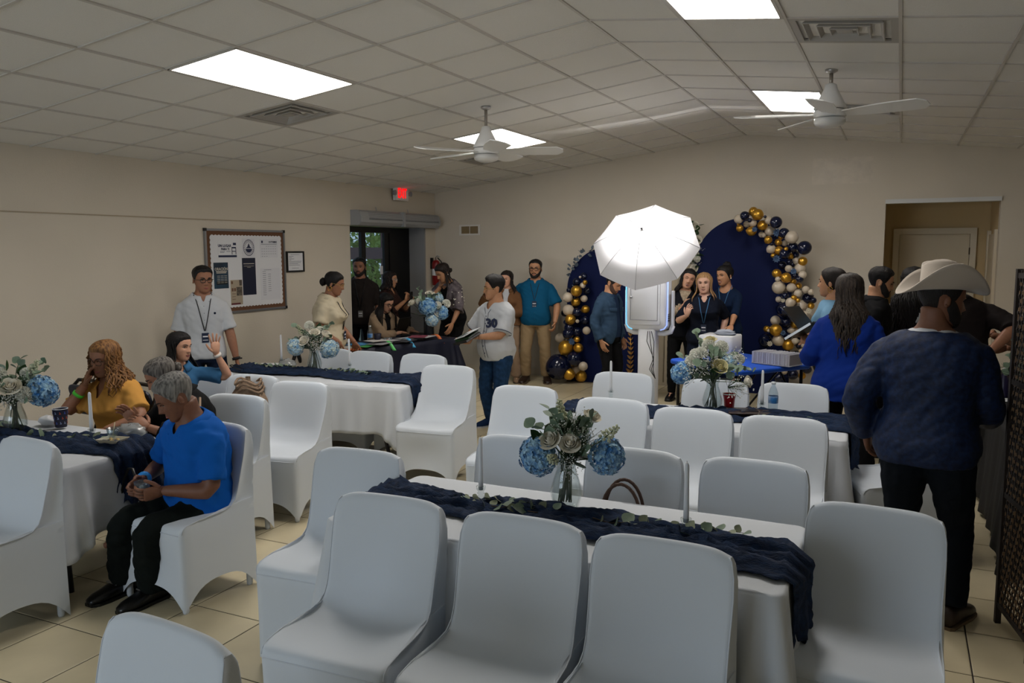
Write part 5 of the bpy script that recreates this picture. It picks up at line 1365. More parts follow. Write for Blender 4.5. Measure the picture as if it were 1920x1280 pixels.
    if look.get('lanyard'):
        ly = look['lanyard']; off = ly.get('off', .030); bs = ly.get('s', .10); lm = ly.get('m', mat('lanyard_black', '#14161a', .6)); m = MB()
        for sg in (-1, 1):
            pts = [spine(.315)[0]+spine(.315)[1] @ Vector((sg*.038*H, .012*H, .004*H)), spine(.303)[0]+spine(.303)[1] @ Vector((sg*.047*H, -.03*H, .006*H))]
            for s in (.275, .24, .20, .16, bs+.03): pts.append(on_chest(s, sg*.045*max(0, (s-bs-.02)/(.303-bs)), off)[0])
            m.tube(pts, .0045, 5)
        m.obj('lanyard', lm, root, True)
        c, R = on_chest(bs-.008, 0, off+.006); bd = MB().box(c, (.062, .004, .092), R).obj('badge', ly.get('bm', mat('badge_navy', '#1c2740', .4)), root)
        MB().box(c+R @ Vector((0, -.0032, .012)), (.046, .001, .012), R).obj('badge_print', M_PAPER, bd)
        MB().box(c+R @ Vector((0, -.0032, -.022)), (.046, .001, .006), R).obj('badge_print', M_PAPER, bd)
    if look.get('glasses'):
        g = MB(); gm = mat('glasses_'+look['glasses'], {'black': '#0c0c0d', 'brown': '#5a3a28', 'clear': '#b9b2aa', 'gold': '#a88a4a'}[look['glasses']], .3)
        rx, rz = look.get('gsize', (.20, .145))
        for s in (-1, 1):
            ring = []
            for k in range(17):
                a = 2*pi*k/16; x, z = s*.255+rx*math.copysign(abs(cos(a))**.7, cos(a)), .03+rz*math.copysign(abs(sin(a))**.7, sin(a))
                ring.append(HM @ Vector((x, -.83+.10*abs(x)**2*2, z)))
            g.tube(ring, .0030 if look['glasses'] != 'gold' else .0018, 6)
            g.tube([HM @ Vector((s*.45, -.76, .07)), HM @ Vector((s*.66, -.5, .07)), HM @ Vector((s*.70, .08, .06))], .0024, 5)
        g.tube([HM @ Vector((-.07, -.86, .06)), HM @ Vector((0, -.88, .075)), HM @ Vector((.07, -.86, .06))], .0028, 5)
        g.obj('glasses', gm, root, True)
    for nm, key, f, mm, r in look.get('bands', ()):
        A = arms[key]; c = A['E'].lerp(A['W'], f); d = (A['W']-A['E']).normalized(); rr_ = .0205*H*(1.0 if not fem else .92)*r
        bd = MB(); w = .010 if nm != 'watch' else .013; bd.tube([c-d*w, c+d*w], rr_, 16); bo = bd.obj(nm, mm, root, True)
        if nm == 'watch': MB().rbox(c+A['pn']*-rr_, (.03, .03, .012), .008).obj('watch_face', M_BLACK, bo)
    if look.get('earrings'):
        e = MB()
        for s in (-1, 1):
            if look['earrings'] == 'hoop': e.tube([HM @ Vector((s*.72, .10+.16*cos(2*pi*k/14), -.46+.20*sin(2*pi*k/14))) for k in range(15)], .0022, 5)
            else: e.ball(HM @ Vector((s*.72, .05, -.28)), .008, 8, 6)
        e.obj('earrings', M_GOLD if look['earrings'] == 'hoop' else mat('pearl', '#e3ddd2', .2), root, True)
    if look.get('necklace'):
        pts = [spine(.30)[0]+spine(.30)[1] @ Vector((.05*H*sin(a), -.052*H*cos(a), -.028*H*max(0, cos(a))-.004)) for a in [radians(-110+220*i/16) for i in range(17)]]
        MB().tube(pts, .003, 5).obj('necklace', M_GOLD if look['necklace'] == 'gold' else M_BLACK, root, True)
    root['_'] = 0; del root['_']
    info = dict(root=root, HM=HM, arms=arms, legs=legs, on=on_chest, spine=spine, hh=hh, H=H, hR=hR)
    if look.get('belt'):
        secs = sections(.03, .046, .020); q = MB(); loft(q, secs, 24); q.obj('belt', mat('belt_black', '#121010', .4), root, True)
    return info
def P_mat(n, c, **k): return mat('cloth_'+n, c, k.pop('rough', .85), spec=k.pop('spec', .18), bump=k.pop('bump', .12), bump_scale=k.pop('bs', 350), sheen=k.pop('sheen', .0), **k)
SHOE_BLACK = mat('black_leather', '#0c0b0b', .3); SHOE_BROWN = mat('brown_leather', '#2a1d17', .4); SOLE_TAN = mat('tan_sole', '#6b5a47', .8)
WHITE_SHIRT = P_mat('white', '#b9bcc0'); BLACKC = P_mat('black', '#0d0d0f'); NAVYC = P_mat('navy', '#101a2e'); JEANS = P_mat('jeans', '#16283f', noise_amt=.25, noise_scale=40); KHAKI = P_mat('khaki', '#8f7a5c')
GREEN_BAND = mat('green_band', '#4fd13c', .5); BLUE_BAND = mat('blue_band', '#2a8fe0', .5)
def shirt_buttons(I, x, s0, s1, n, m, off=.026, r=.005):
    b = MB()
    for k in range(n):
        c, R = I['on'](s0+(s1-s0)*k/(n-1), x, off); b.ball(c, r, 8, 5, None, (1, .5, 1), R)
    b.obj('buttons', m, I['root'], True)
# seated guests on the left ------------------------------------------------
I = person('seated older man in a blue polo shirt holding a clear cup', (-3.44, 3.24), -8, 1.66, dict(skin='deep', hair='grey', style='short', hthick=.075, htop=.11, fringe=.02, belly=.035, bulk=1.06, vox=.011, beard=None,
    bands=[('wristband', 'R', .93, BLUE_BAND, 1.12)],
    wear=[dict(k='top', m=P_mat('royal_polo', '#0b57ad', noise_amt=.05, noise_scale=8), collar=1, sleeve=.40, hem=-.02, hang=.012, vneck=.27, vwide=.35, wr=.009), dict(k='pants', m=P_mat('black_green', '#0c1210'), flare=.050, len=.97, wr=.011), dict(k='shoes', m=SHOE_BLACK, size=1.06, buckle=1)]),
    dict(sit=.475, torso=(17, 4, 0), head=(-26, 22, 0), LL=dict(footw=(-3.54, 2.95, 0), dir=(.05, -1, 0), kn=(.1, -1, .7)), RL=dict(footw=(-3.77, 2.95, 0), dir=(.05, -1, 0), kn=(0, -1, .7)),
    L=dict(tow=(-3.46, 2.96, .61), el=(.8, .4, -.6), hd=(-.35, -.95, -.1), pn=(-.8, .2, .2), ts=(0, 0, 1), curl=.75, thumb=.7), R=dict(tow=(-3.64, 2.99, .64), el=(-.7, .4, -.6), hd=(.1, -1, -.35), pn=(.9, 0, -.3), ts=(0, 0, 1), curl=(.9, 1.1, 1.2, 1.2), thumb=.9)))
I = person('seated woman in a yellow shirt and glasses with curly blond hair', (-4.93, 3.91), 2, 1.64, dict(fem=1, skin='brown', hair='curly', style='long', bulk=1.16, glasses='brown', gsize=(.22, .17), vox=.012, head=1.12, bust=.03,
    locks=dict(n=120, len=2.3, wave=.10, freq=3.4, arc=(55, 180), r=.075, spread=.22), bands=[('wristband', 'R', .66, GREEN_BAND, 1.25)],
    wear=[dict(k='top', m=P_mat('mustard', '#c48f46'), collar=1, sleeve=.38, hem=-.02, hang=.012, vneck=.235, vwide=.5, wr=.008), dict(k='pants', m=BLACKC)]),
    dict(sit=.50, torso=(10, -4, 0), head=(6, 8, 3), R=dict(toh=(-.72, -1.05, -1.25), el=(-.7, -.3, -1), hd=(.22, .12, 1), pn=(.6, .8, 0), ts=(.3, -.6, .2), curl=(.45, .5, .6, .6)), L=dict(tow=(-4.66, 3.55, .70), el=(.9, .2, -.5), hd=(-.4, -.9, 0), pn=(0, 0, -1))))
I = person('waving girl with long black hair in a denim blue shirt', (-5.12, 4.56), 50, 1.56, dict(fem=1, skin='light', hair='black', style='long', bust=.008, bulk=.97, vox=.012, smile=.3,
    locks=dict(n=70, len=3.0, wave=.02, arc=(72, 180), spread=.10), bands=[('bracelet', 'L', .90, mat('white_band', '#c9c2bb', .5), 1.1)],
    wear=[dict(k='top', m=P_mat('chambray', '#35638c'), collar=1, sleeve=.40, hem=-.02, hang=.014, vneck=.25), dict(k='pants', m=NAVYC)]),
    dict(sit=.52, torso=(4, 4, 14), head=(38, 4, 0), L=dict(tow=(-4.84, 4.72, 1.07), el=(.9, .1, -.9), hd=(-.05, .0, 1), pn=(.25, -1, 0), ts=(-1, 0, .2), curl=(.08, .12, .18, .25), spread=.22, thumb=.2), R=dict(tow=(-4.85, 4.42, .60), el=(-.6, .3, -.6))))
I = person('seated person in a black jacket with grey hair tied back', (-4.14, 3.86), -18, 1.60, dict(fem=1, skin='brown', hair='salt', style='bun', bun=(0, .95, -.05, .30), vox=.012, bulk=1.08,
    bands=[('wristband', 'R', .86, BLUE_BAND, 1.15)],
    wear=[dict(k='top', m=BLACKC, sleeve=.86, hem=-.03, ease=.036, collar=1, name='jacket'), dict(k='pants', m=NAVYC)]),
    dict(sit=.49, torso=(24, -8, 0), head=(-14, 20, 0), R=dict(tow=(-4.22, 3.44, .82), el=(-.8, .1, -.9), hd=(-.3, -.5, .75), pn=(.6, -.4, -.4), ts=(.4, -.3, .8), curl=.5), L=dict(tow=(-4.10, 3.42, .80), el=(.8, .1, -.9), hd=(-.7, -.4, .5), pn=(-.4, .3, -.8), ts=(-.2, -.3, 1), curl=.45)))
c0, R0 = I['spine'](.297)
MB().tube([c0+R0 @ Vector((.078*sin(a), -.080*cos(a), -.02*cos(a))) for a in [radians(-90+180*i/12) for i in range(13)]], .014, 8, flat=.7).obj('red_scarf', mat('red_cloth', '#b01c22', .7), I['root'], True)
st = MB(); A_ = I['arms']['L']; st.tube([A_['S']+Vector((.070, .03, .045)), A_['S'].lerp(A_['E'], .5)+Vector((.088, .03, .01)), A_['E']+Vector((.078, .02, .01))], .007, 6); st.obj('sleeve_stripe', mat('beige_stripe', '#8c7560', .7), I['root'], True)
# standing by the notice board ----------------------------------------------
I = person('man in a white shirt with lanyard standing by the notice board', (-6.05, 5.76), 50, 1.745, dict(skin='brown', hair='black', style='short', hthick=.06, htop=.10, glasses='black', lanyard=dict(s=.085), bulk=1.02,
    bands=[('watch', 'L', .93, M_BLACK, 1.1)], wear=[dict(k='top', m=WHITE_SHIRT, collar=1, sleeve=.42, hem=-.045, hang=.014, vneck=.265, vwide=.35), dict(k='pants', m=NAVYC), dict(k='shoes', m=SHOE_BLACK)]),
    dict(head=(16, 4, 0), L=dict(tow=(-5.80, 5.92, .80), el=(.6, .8, -.1)), torso=(2, 0, 0)))
c, R = I['on'](.21, .055, .028); MB().ball(c, .011, 10, 6, None, (1, .4, 1), R).obj('shirt_emblem', NAVYC, I['root'], True)
shirt_buttons(I, 0, .06, .25, 6, mat('white_button', '#8f9296', .4), .024, .0045)
# registration desk ------------------------------------------------------------
I = person('woman in a cream blouse with a low bun at the registration desk', (-5.66, 7.12), 108, 1.66, dict(fem=1, skin='brown', hair='black', style='bun', bun=(0, 1.02, -.12, .36), glasses='gold', earrings='hoop', bulk=1.14, bust=.03, belly=.02, head=1.12,
    lanyard=dict(s=.06, m=mat('lanyard_black', '#14161a', .6)), wear=[dict(k='top', m=P_mat('cream_satin', '#c4b89e', rough=.45), collar=1, sleeve=.36, hem=-.05, hang=.022, ease=.026, wr=.009), dict(k='pants', m=BLACKC), dict(k='shoes', m=SHOE_BLACK)]),
    dict(torso=(10, 0, 0), head=(6, 12, 0), R=dict(tow=(-5.44, 7.06, .88), el=(-.5, .7, -.2), hd=(.4, .4, -.8), curl=.3), L=dict(tow=(-5.47, 7.38, .84), el=(.5, .8, -.2), hd=(.6, .2, -.8), curl=.4)))
I = person('bearded man in a dark shirt with lanyard standing in the exit doorway', (-6.72, 9.22), 34, 1.79, dict(skin='brown', hair='black', style='short', hthick=.06, htop=.08, beard='full', bulk=1.05, lanyard=dict(s=.045, bm=mat('badge_grey', '#6b6966', .5)),
    wear=[dict(k='top', m=P_mat('charcoal_brown', '#231d1b'), collar=1, sleeve=.44, hem=-.045), dict(k='pants', m=BLACKC), dict(k='shoes', m=SHOE_BLACK)]), dict(head=(-10, 0, 0)))
I = person('woman with glasses and wavy dark hair in a brown blouse holding a phone', (-6.50, 9.56), 92, 1.60, dict(fem=1, skin='tan', hair='dark', style='long', glasses='clear', smile=.6, locks=dict(n=60, len=1.9, wave=.06, freq=2.4, arc=(60, 180), spread=.16),
    wear=[dict(k='top', m=P_mat('brown_blouse', '#33201c'), sleeve=.62, hem=-.05, vneck=.25), dict(k='pants', m=P_mat('denim_dark', '#18222f')), dict(k='shoes', m=SHOE_BLACK)]),
    dict(head=(14, 6, 6), R=dict(tow=(-6.16, 9.50, 1.18), el=(-.4, .7, -.8), hd=(.4, -.1, .8), curl=.9, pn=(.2, .9, 0)), L=dict(tow=(-6.22, 9.72, 1.15), el=(.5, .7, -.8), curl=.7)))
h_ = I['arms']['R']; MB().rbox(h_['W']+Vector((.02, -.075, .05)), (.07, .012, .14), .006).obj('phone', M_BLACK, I['root'])
I = person('seated woman in a beige blazer with long black hair typing on a laptop', (-6.28, 9.02), 72, 1.66, dict(fem=1, skin='light', hair='black', style='long', glasses='black', gsize=(.19, .13), locks=dict(n=70, len=3.4, wave=.015, arc=(66, 180), spread=.06),
    wear=[dict(k='top', m=BLACKC, sleeve=.3, ease=.012, name='top'), dict(k='top', m=P_mat('beige_blazer', '#8f7a63'), sleeve=.93, hem=-.06, ease=.028, collar=1, gap=(.022, 0), vneck=.18, vwide=.35, name='blazer', wr=.010), dict(k='pants', m=BLACKC)]),
    dict(sit=.56, torso=(16, 0, 0), head=(6, 18, 0), R=dict(tow=(-5.86, 8.93, .80), el=(-.7, .5, -.5), hd=(.9, 0, -.25), pn=(0, 0, -1), ts=(0, 1, 0), curl=.3), L=dict(tow=(-5.84, 9.14, .80), el=(.7, .5, -.5), hd=(.9, 0, -.25), pn=(0, 0, -1), ts=(0, -1, 0), curl=.3)))
I = person('woman leaning over the desk with a hand on her cheek and a grey pearled top', (-5.74, 9.92), -12, 1.76, dict(fem=1, skin='tan', hair='dark', style='bun', bun=(0, .95, -.25, .26), earrings='stud', locks=dict(n=14, len=2.2, arc=(80, 130), spread=.05, only=1),
    wear=[dict(k='top', m=BLACKC, sleeve=.2, ease=.012, vneck=.255, vwide=.7, name='top'), dict(k='top', m=P_mat('grey_print', '#4a4348', c2='#7a7276', noise_scale=11, rough=.5), sleeve=.62, hem=.08, ease=.032, gap=(.040, 0), name='sheer_jacket', wr=.012, hang=.03), dict(k='pants', m=BLACKC), dict(k='shoes', m=SHOE_BLACK)]),
    dict(torso=(26, 8, 0), hip=(0, .12), head=(-14, 18, -8), R=dict(toh=(-.62, -.85, -1.30), el=(-.5, -.5, -1), hd=(.12, .15, 1), pn=(.3, .9, 0), ts=(1, 0, .2), curl=.55), L=dict(tow=(-5.50, 9.62, .86), el=(1, .4, 0), curl=.3)))
pl = MB(); rr = random.Random(3)
for k in range(26):
    key = 'LR'[k % 2]; A_ = I['arms'][key]; q = rr.uniform(0, .95); c = A_['S'].lerp(A_['E'], q); a = rr.uniform(-2.2, .6); pl.ball(c+Vector((cos(a)*.082*(1 if key == 'L' else -1), sin(a)*.082, rr.uniform(-.01, .03))), .0085, 8, 6)
pl.obj('pearls', mat('pearl', '#e3ddd2', .2), I['root'], True)
# boy with the books -----------------------------------------------------------
I = person('boy in a white baseball jersey numbered 30 carrying books', (-3.78, 7.56), -16, 1.60, dict(skin='tan', hair='black', style='short', hthick=.10, htop=.22, fringe=.08, glasses='gold', gsize=(.23, .16), bulk=1.10, belly=.03, head=1.14, vox=.012,
    wear=[dict(k='top', m=WHITE_SHIRT, sleeve=.46, hem=-.075, hang=.016, ease=.028, vneck=.255, vwide=.55), dict(k='pants', m=P_mat('jeans_blue', '#1a3453', noise_amt=.3, noise_scale=25), flare=.03, ease=.018), dict(k='shoes', m=P_mat('navy_sneaker', '#14284a'), sm=mat('white_sole', '#a9abae', .6), size=1.1)]),
    dict(torso=(2, 0, 0), head=(-40, 3, 0), LL=dict(foot=(.11, .02, 0)), RL=dict(foot=(-.10, .03, 0)), L=dict(tow=(-3.86, 7.28, .98), el=(.8, .4, -.5), hd=(-.75, -.6, .05), pn=(-.2, .3, -1), ts=(-.4, -.3, 1), curl=.7), R=dict(tow=(-4.05, 7.42, .90), el=(-.8, .3, -.6), hd=(-.2, -1, .1), pn=(0, 0, 1), ts=(-1, 0, .3), curl=.5)))
NAVY_TRIM = mat('jersey_navy', '#1a2340', .7)
shirt_buttons(I, 0, -.02, .22, 6, NAVY_TRIM, .040, .006)
m = MB()
for sg in (-1, 1):
    m.tube([I['on'](s, sg*.012, .032)[0] for s in np.linspace(-.05, .24, 10)]+[I['on'](.27, sg*.03, .030)[0], I['on'](.297, sg*.042, .02)[0]], .0022, 5)
for key in 'LR':
    A_ = I['arms'][key]; c = A_['S'].lerp(A_['E'], .88); d = (A_['E']-A_['S']).normalized(); m.tube([c-d*.004, c+d*.004], .030*1.6*1.1+.044, 18, cap=False)
m.obj('jersey_piping', NAVY_TRIM, I['root'], True)
c, R = I['on'](.175, .052, .052)
lettering('jersey_number', '30', .125, NAVY_TRIM, I['root'], Matrix.Translation(c) @ R.to_4x4() @ Matrix.Rotation(.38, 4, 'Z'), bold=.006, extrude=.003)
# by the back wall -------------------------------------------------------------
I = person('woman in a brown jacket and beige trousers behind the boy', (-4.98, 10.30), 14, 1.60, dict(fem=1, skin='light', hair='dark', style='long', smile=.5, locks=dict(n=54, len=2.5, wave=.02, arc=(74, 180), spread=.08), bands=[('wristband', 'L', .75, GREEN_BAND, 1.5)],
    wear=[dict(k='top', m=WHITE_SHIRT, sleeve=.2, ease=.012, name='top'), dict(k='top', m=P_mat('tan_jacket', '#6a4a30'), sleeve=.93, hem=-.02, ease=.030, collar=1, gap=(.018, 0), vneck=.19, vwide=.4, name='jacket'), dict(k='pants', m=P_mat('beige_trouser', '#8a745f'), flare=.05), dict(k='shoes', m=P_mat('beige_shoe', '#7c6651'))]),
    dict(head=(-12, 6, 0), R=dict(tow=(-5.16, 10.02, 1.26), el=(-.7, .4, -.8), curl=1.1, hd=(-.3, -.4, .7)), L=dict(tow=(-4.88, 10.06, 1.0), el=(.8, .5, -.5), hd=(-1, 0, .1), curl=.4)))
I = person('bearded man in a turquoise shirt and khaki trousers by the back wall', (-4.60, 10.42), 18, 1.745, dict(skin='tan', hair='black', style='short', hthick=.05, htop=.07, beard='full', glasses='black', bulk=1.10, belly=.035, head=1.12, lanyard=dict(s=.125),
    wear=[dict(k='top', m=P_mat('turquoise', '#0b4f72'), collar=1, sleeve=.46, hem=-.055, hang=.018, ease=.026, vneck=.275, vwide=.4), dict(k='pants', m=KHAKI, flare=.026, ease=.016), dict(k='shoes', m=SHOE_BROWN, sm=SOLE_TAN, size=1.12)]),
    dict(stance=.085, head=(-6, 0, 0), L=dict(tow=(-4.27, 10.32, .86), el=(1, .5, 0), curl=.9), R=dict(tow=(-4.86, 10.5, .95), el=(-1, .5, 0), curl=.6)))
shirt_buttons(I, 0, .0, .26, 6, mat('shirt_button_blue', '#0a3f5c', .4), .030, .005)
I = person('man in a slate blue overshirt looking down, hand in pocket, below the umbrella', (-3.22, 9.50), 72, 1.60, dict(skin='tan', hair='black', style='short', hthick=.05, htop=.06, beard='stubble', bulk=1.03, belly=.02, head=1.14,
    wear=[dict(k='top', m=P_mat('slate_tee', '#20304a'), sleeve=.2, ease=.014, name='tee'), dict(k='top', m=P_mat('slate_blue', '#2d4258'), sleeve=.96, hem=-.075, ease=.026, collar=1, gap=(.024, .0), vneck=.22, vwide=.35, name='overshirt', wr=.010), dict(k='pants', m=P_mat('black_trouser', '#0f0f11'), flare=.02), dict(k='shoes', m=SHOE_BLACK)]),
    dict(torso=(3, 0, 0), head=(12, 26, 0), R=dict(to=(-.215, -.06, .76), el=(-.6, 1, 0), curl=.3, hd=(.2, -.3, -1)), L=dict(to=(.215, -.06, .76), el=(.6, 1, 0))))
pk = MB()
for lat in (-.062, .062):
    c, R = I['on'](.19, lat, .040); pk.rbox(c, (.10, .010, .045), .004, R=R @ Matrix.Rotation(.5 if lat > 0 else -.5, 3, 'Z'))
pk.obj('pocket_flaps', P_mat('slate_blue', '#2d4258'), I['root'], True)
# the three women at the photo booth ---------------------------------------------
LACE = mat('cream_lace', '#b5a58e', .8, c2='#8d7c66', noise_scale=70, bump=.6, bump_scale=90)
I = person('smiling woman with long black hair and cream lace sleeves at the photo booth', (-2.39, 9.90), 12, 1.645, dict(fem=1, skin='light', hair='black', style='long', smile=1.0, closed=1, locks=dict(n=90, len=2.6, wave=.07, freq=2.4, arc=(62, 180), spread=.14), head=1.12,
    wear=[dict(k='top', m=LACE, sleeve=.88, ease=.016, hang=.05, name='lace_blouse'), dict(k='top', m=P_mat('black_vest', '#0e1018'), sleeve=0, hem=-.04, ease=.026, vneck=.22, vwide=.5, name='vest'), dict(k='pants', m=BLACKC), dict(k='shoes', m=SHOE_BLACK)]),
    dict(torso=(2, 6, 0), head=(8, 2, 14), R=dict(tow=(-2.30, 9.55, 1.17), el=(-.7, -.1, -1), hd=(.4, -.1, .9), pn=(.8, .6, 0), ts=(0, -1, .2), curl=.8), L=dict(tow=(-2.24, 9.62, 1.14), el=(.5, .2, -1), curl=.6)))
I = person('blond woman in a dark navy shirt with lanyard at the photo booth', (-2.06, 9.58), 10, 1.60, dict(fem=1, skin='pale', hair='blond', style='long', smile=.45, locks=dict(n=64, len=2.2, wave=.01, arc=(66, 180), spread=.05), bulk=1.12, bust=.028, head=1.14, lanyard=dict(s=.075, off=.034, m=mat('lanyard_blue', '#3c6f9c', .6)),
    wear=[dict(k='top', m=P_mat('dark_navy', '#0f1422'), collar=1, sleeve=.45, hem=-.05, vneck=.25), dict(k='pants', m=P_mat('navy_trouser', '#10182a')), dict(k='shoes', m=SHOE_BLACK)]),
    dict(head=(-6, 2, -4), R=dict(tow=(-2.20, 9.30, 1.10), el=(-.7, -.1, -1), hd=(.25, -.1, 1), pn=(.5, .8, 0), ts=(-.8, -.5, 0), curl=(.5, .7, .8, .9)), L=dict(to=(.2, .05, .85), el=(.5, 1, 0))))
I = person('smiling woman with a high bun in a navy dress at the photo booth', (-1.875, 10.0), -2, 1.685, dict(fem=1, skin='tan', hair='black', style='bun', bun=(0, .45, 1.0, .40), smile=1.0, earrings='stud', necklace='black', head=1.10,
    lanyard=dict(s=.12, m=mat('lanyard_blue', '#3c6f9c', .6), bm=NAVYC), wear=[dict(k='top', m=P_mat('navy_dress', '#0d1e38'), sleeve=.66, hem=-.02, vneck=.262, vwide=1.3, ease=.014, name='dress_top', wr=.004), dict(k='skirt', m=P_mat('navy_dress', '#0d1e38'), len=.20, flare=.07), dict(k='shoes', m=SHOE_BLACK)]),
    dict(head=(-26, 2, -4), torso=(4, -2, -6), L=dict(tow=(-1.74, 9.50, .94), el=(.9, .5, -.2), hd=(0, -.8, -.4), pn=(0, 0, -1), ts=(-1, 0, 0), curl=.3), R=dict(to=(-.14, .08, 1.0), el=(-.7, .7, -.3))))
# crowd at the right -------------------------------------------------------------
I = person('woman in a light blue top with slick hair and hoop earring holding a black folder', (-0.50, 7.60), -98, 1.71, dict(fem=1, skin='tan', hair='dark', style='bun', bun=(0, .95, -.30, .30), earrings='hoop', bulk=1.08, head=1.12,
    wear=[dict(k='top', m=P_mat('sky_blue', '#6f97b4'), sleeve=.5, hem=-.03, ease=.026), dict(k='pants', m=BLACKC), dict(k='shoes', m=SHOE_BLACK)]),
    dict(head=(-4, 0, 0), L=dict(tow=(-.72, 7.42, 1.06), el=(.7, .5, -.5), hd=(-.8, -.3, .3), curl=.7), R=dict(tow=(-.76, 7.66, 1.08), el=(-.7, .5, -.5), hd=(-.9, 0, .3), curl=.7)))
fo = MB(); Rf = Matrix.Rotation(radians(-35), 3, 'Y') @ Matrix.Rotation(radians(10), 3, 'Z')
fo.rbox((0, 0, 0), (.24, .30, .012), .008, R=Rf); o = thing('document_folder', 'open black folder held by the woman in light blue', 'folder', (-.70, 7.36, 1.17), radians(-20))
fo.obj('cover', M_BLACK, o); MB().rbox((-.075, 0, .10), (.24, .30, .010), .008, R=Matrix.Rotation(radians(48), 3, 'Y')).obj('flap', M_BLACK, o)
MB().box((-.01, -.155, -.005), (.25, .006, .02), Rf).obj('edge', M_STEEL, o)
I = person('woman in a royal blue blazer with long grey-streaked hair seen from behind', (-0.33, 6.50), 172, 1.675, dict(fem=1, skin='tan', hair='greystreak', style='long', bulk=1.14, head=1.16, hthick=.12, htop=.08, locks=dict(n=150, len=4.3, clear=.85, wave=.10, freq=2.6, arc=(92, 180), spread=.04, back=.0, r=.085),
    wear=[dict(k='top', m=P_mat('royal_blazer', '#0a2a7c'), sleeve=.78, hem=-.085, ease=.034, flare=.03, name='blazer', wr=.007), dict(k='pants', m=P_mat('black_slack', '#08080a'), flare=.03, ease=.016), dict(k='shoes', m=SHOE_BLACK)]),
    dict(head=(18, 10, 0), L=dict(tow=(-.60, 6.74, 1.04), el=(.35, .5, -1), hd=(-.2, .9, .2), curl=.6), R=dict(to=(-.16, -.28, 1.02), el=(-.35, .4, -1), curl=.6), stance=.085))
I = person('dark-haired bearded man in profile behind the blue blazer', (-0.20, 7.95), 98, 1.71, dict(skin='tan', hair='black', style='short', hthick=.09, htop=.12, beard='full', head=1.10, wear=[dict(k='top', m=BLACKC, sleeve=.5, collar=1), dict(k='pants', m=BLACKC), dict(k='shoes', m=SHOE_BLACK)]), dict(head=(0, 14, 0), stance=.06))
I = person('woman with long wavy black hair and a white top seen from behind', (0.10, 8.35), 160, 1.70, dict(fem=1, skin='tan', hair='black', style='long', hthick=.10, head=1.12, locks=dict(n=210, len=5.0, clear=.85, r=.105, wave=.09, freq=2.6, arc=(60, 180), spread=.10), wear=[dict(k='top', m=WHITE_SHIRT, sleeve=.5, ease=.02), dict(k='pants', m=BLACKC), dict(k='shoes', m=SHOE_BLACK)]), dict(head=(-10, 6, 0), stance=.06))
BROC = mat('navy_brocade', '#07132e', .6, spec=.3, c2='#0e2346', noise_scale=48, bump=.12, bump_scale=70, detail=6)
I = person('man in a cream cowboy hat and navy brocade blazer seen from behind', (0.155, 4.42), 166, 1.765, dict(skin='deep', hair='black', style='short', hthick=.02, htop=.0, beard='full', bulk=1.10, head=1.10, vox=.011,
    wear=[dict(k='top', m=WHITE_SHIRT, sleeve=.3, ease=.006, up=.308), dict(k='top', m=BROC, sleeve=.96, hem=-.062, ease=.036, flare=.025, name='blazer', wr=.007, up=.302, hang=.004), dict(k='pants', m=P_mat('dark_jeans', '#0d141d'), flare=.02, ease=.018), dict(k='shoes', m=SHOE_BROWN, sm=SOLE_TAN, size=1.1)]),
    dict(head=(-52, 8, 0), torso=(3, 0, 0), stance=.09, L=dict(to=(.30, -.06, .90), el=(.5, 1, -.2), curl=.5), R=dict(to=(-.20, -.36, 1.00), el=(-.4, .5, -1), hd=(.2, -1, 0), curl=.5), LL=dict(foot=(.10, .06, 0)), RL=dict(foot=(-.14, -.02, 0))))
# cowboy hat worn by him
FELT = mat('cream_felt', '#b3a89b', .85, bump=.1, bump_scale=300, sheen=.3)
hat = bpy.data.objects.new('cowboy_hat', None); COL.objects.link(hat); hat.parent = I['root']
hat.matrix_local = Matrix.Translation(I['HM'] @ Vector((0, .06, .40))) @ I['hR'].to_4x4() @ Matrix.Rotation(radians(-8), 4, 'X') @ Matrix.Rotation(radians(5), 4, 'Y')
m = MB(); rows = []
for j in range(11):
    q = j/10; row = []
    for k in range(56):
        a = 2*pi*k/56; rx, ry = .083+.092*q, .104+.108*q
        x, y = rx*sin(a), -ry*cos(a); up = .085*abs(sin(a))**2.4*q**1.7 - .022*abs(cos(a))**2*q**1.2 + (.03*q**2*abs(sin(a))**3)
        row.append(Vector((x-(x*.16*q*abs(sin(a))), y, up)))
    rows.append(row)
m.grid(rows, close=True); br = m.obj('brim', FELT, hat, True); md = br.modifiers.new('t', 'SOLIDIFY'); md.thickness = .005
m = MB(); rows = []
for j in range(15):
    q = j/14; row = []
    for k in range(56):
        a = 2*pi*k/56; t = max(0, (q-.55)/.45); z = .125*min(1, q/.62); k_ = 1-.10*min(1, q/.62)
        if q > .62: s = (q-.62)/.38; k_ = (1-.10)*cos(s*pi/2*.98); z = .125+.022*sin(s*pi/2)
        x, y = .084*k_*sin(a), -.105*k_*cos(a)
        if q > .55:   # centre crease and two side dents
            z -= .042*exp(-(x/.022)**2)*(1 if y > -.08 else .6)*min(1, t*1.4)
            for sg in (-1, 1): z -= .020*exp(-((x-sg*.052)/.022)**2-((y+.055)/.03)**2)*min(1, t*2)
        row.append(Vector((x, y, z+.004*(-cos(a)) * q)))
    rows.append(row)
m.grid(rows, close=True); m.obj('crown', FELT, hat, True)
MB().tube([(.0860*sin(2*pi*k/40), -.107*cos(2*pi*k/40), .012) for k in range(41)], .006, 6, flat=.35).obj('hat_band', mat('felt_band', '#a3988b', .7), hat, True)
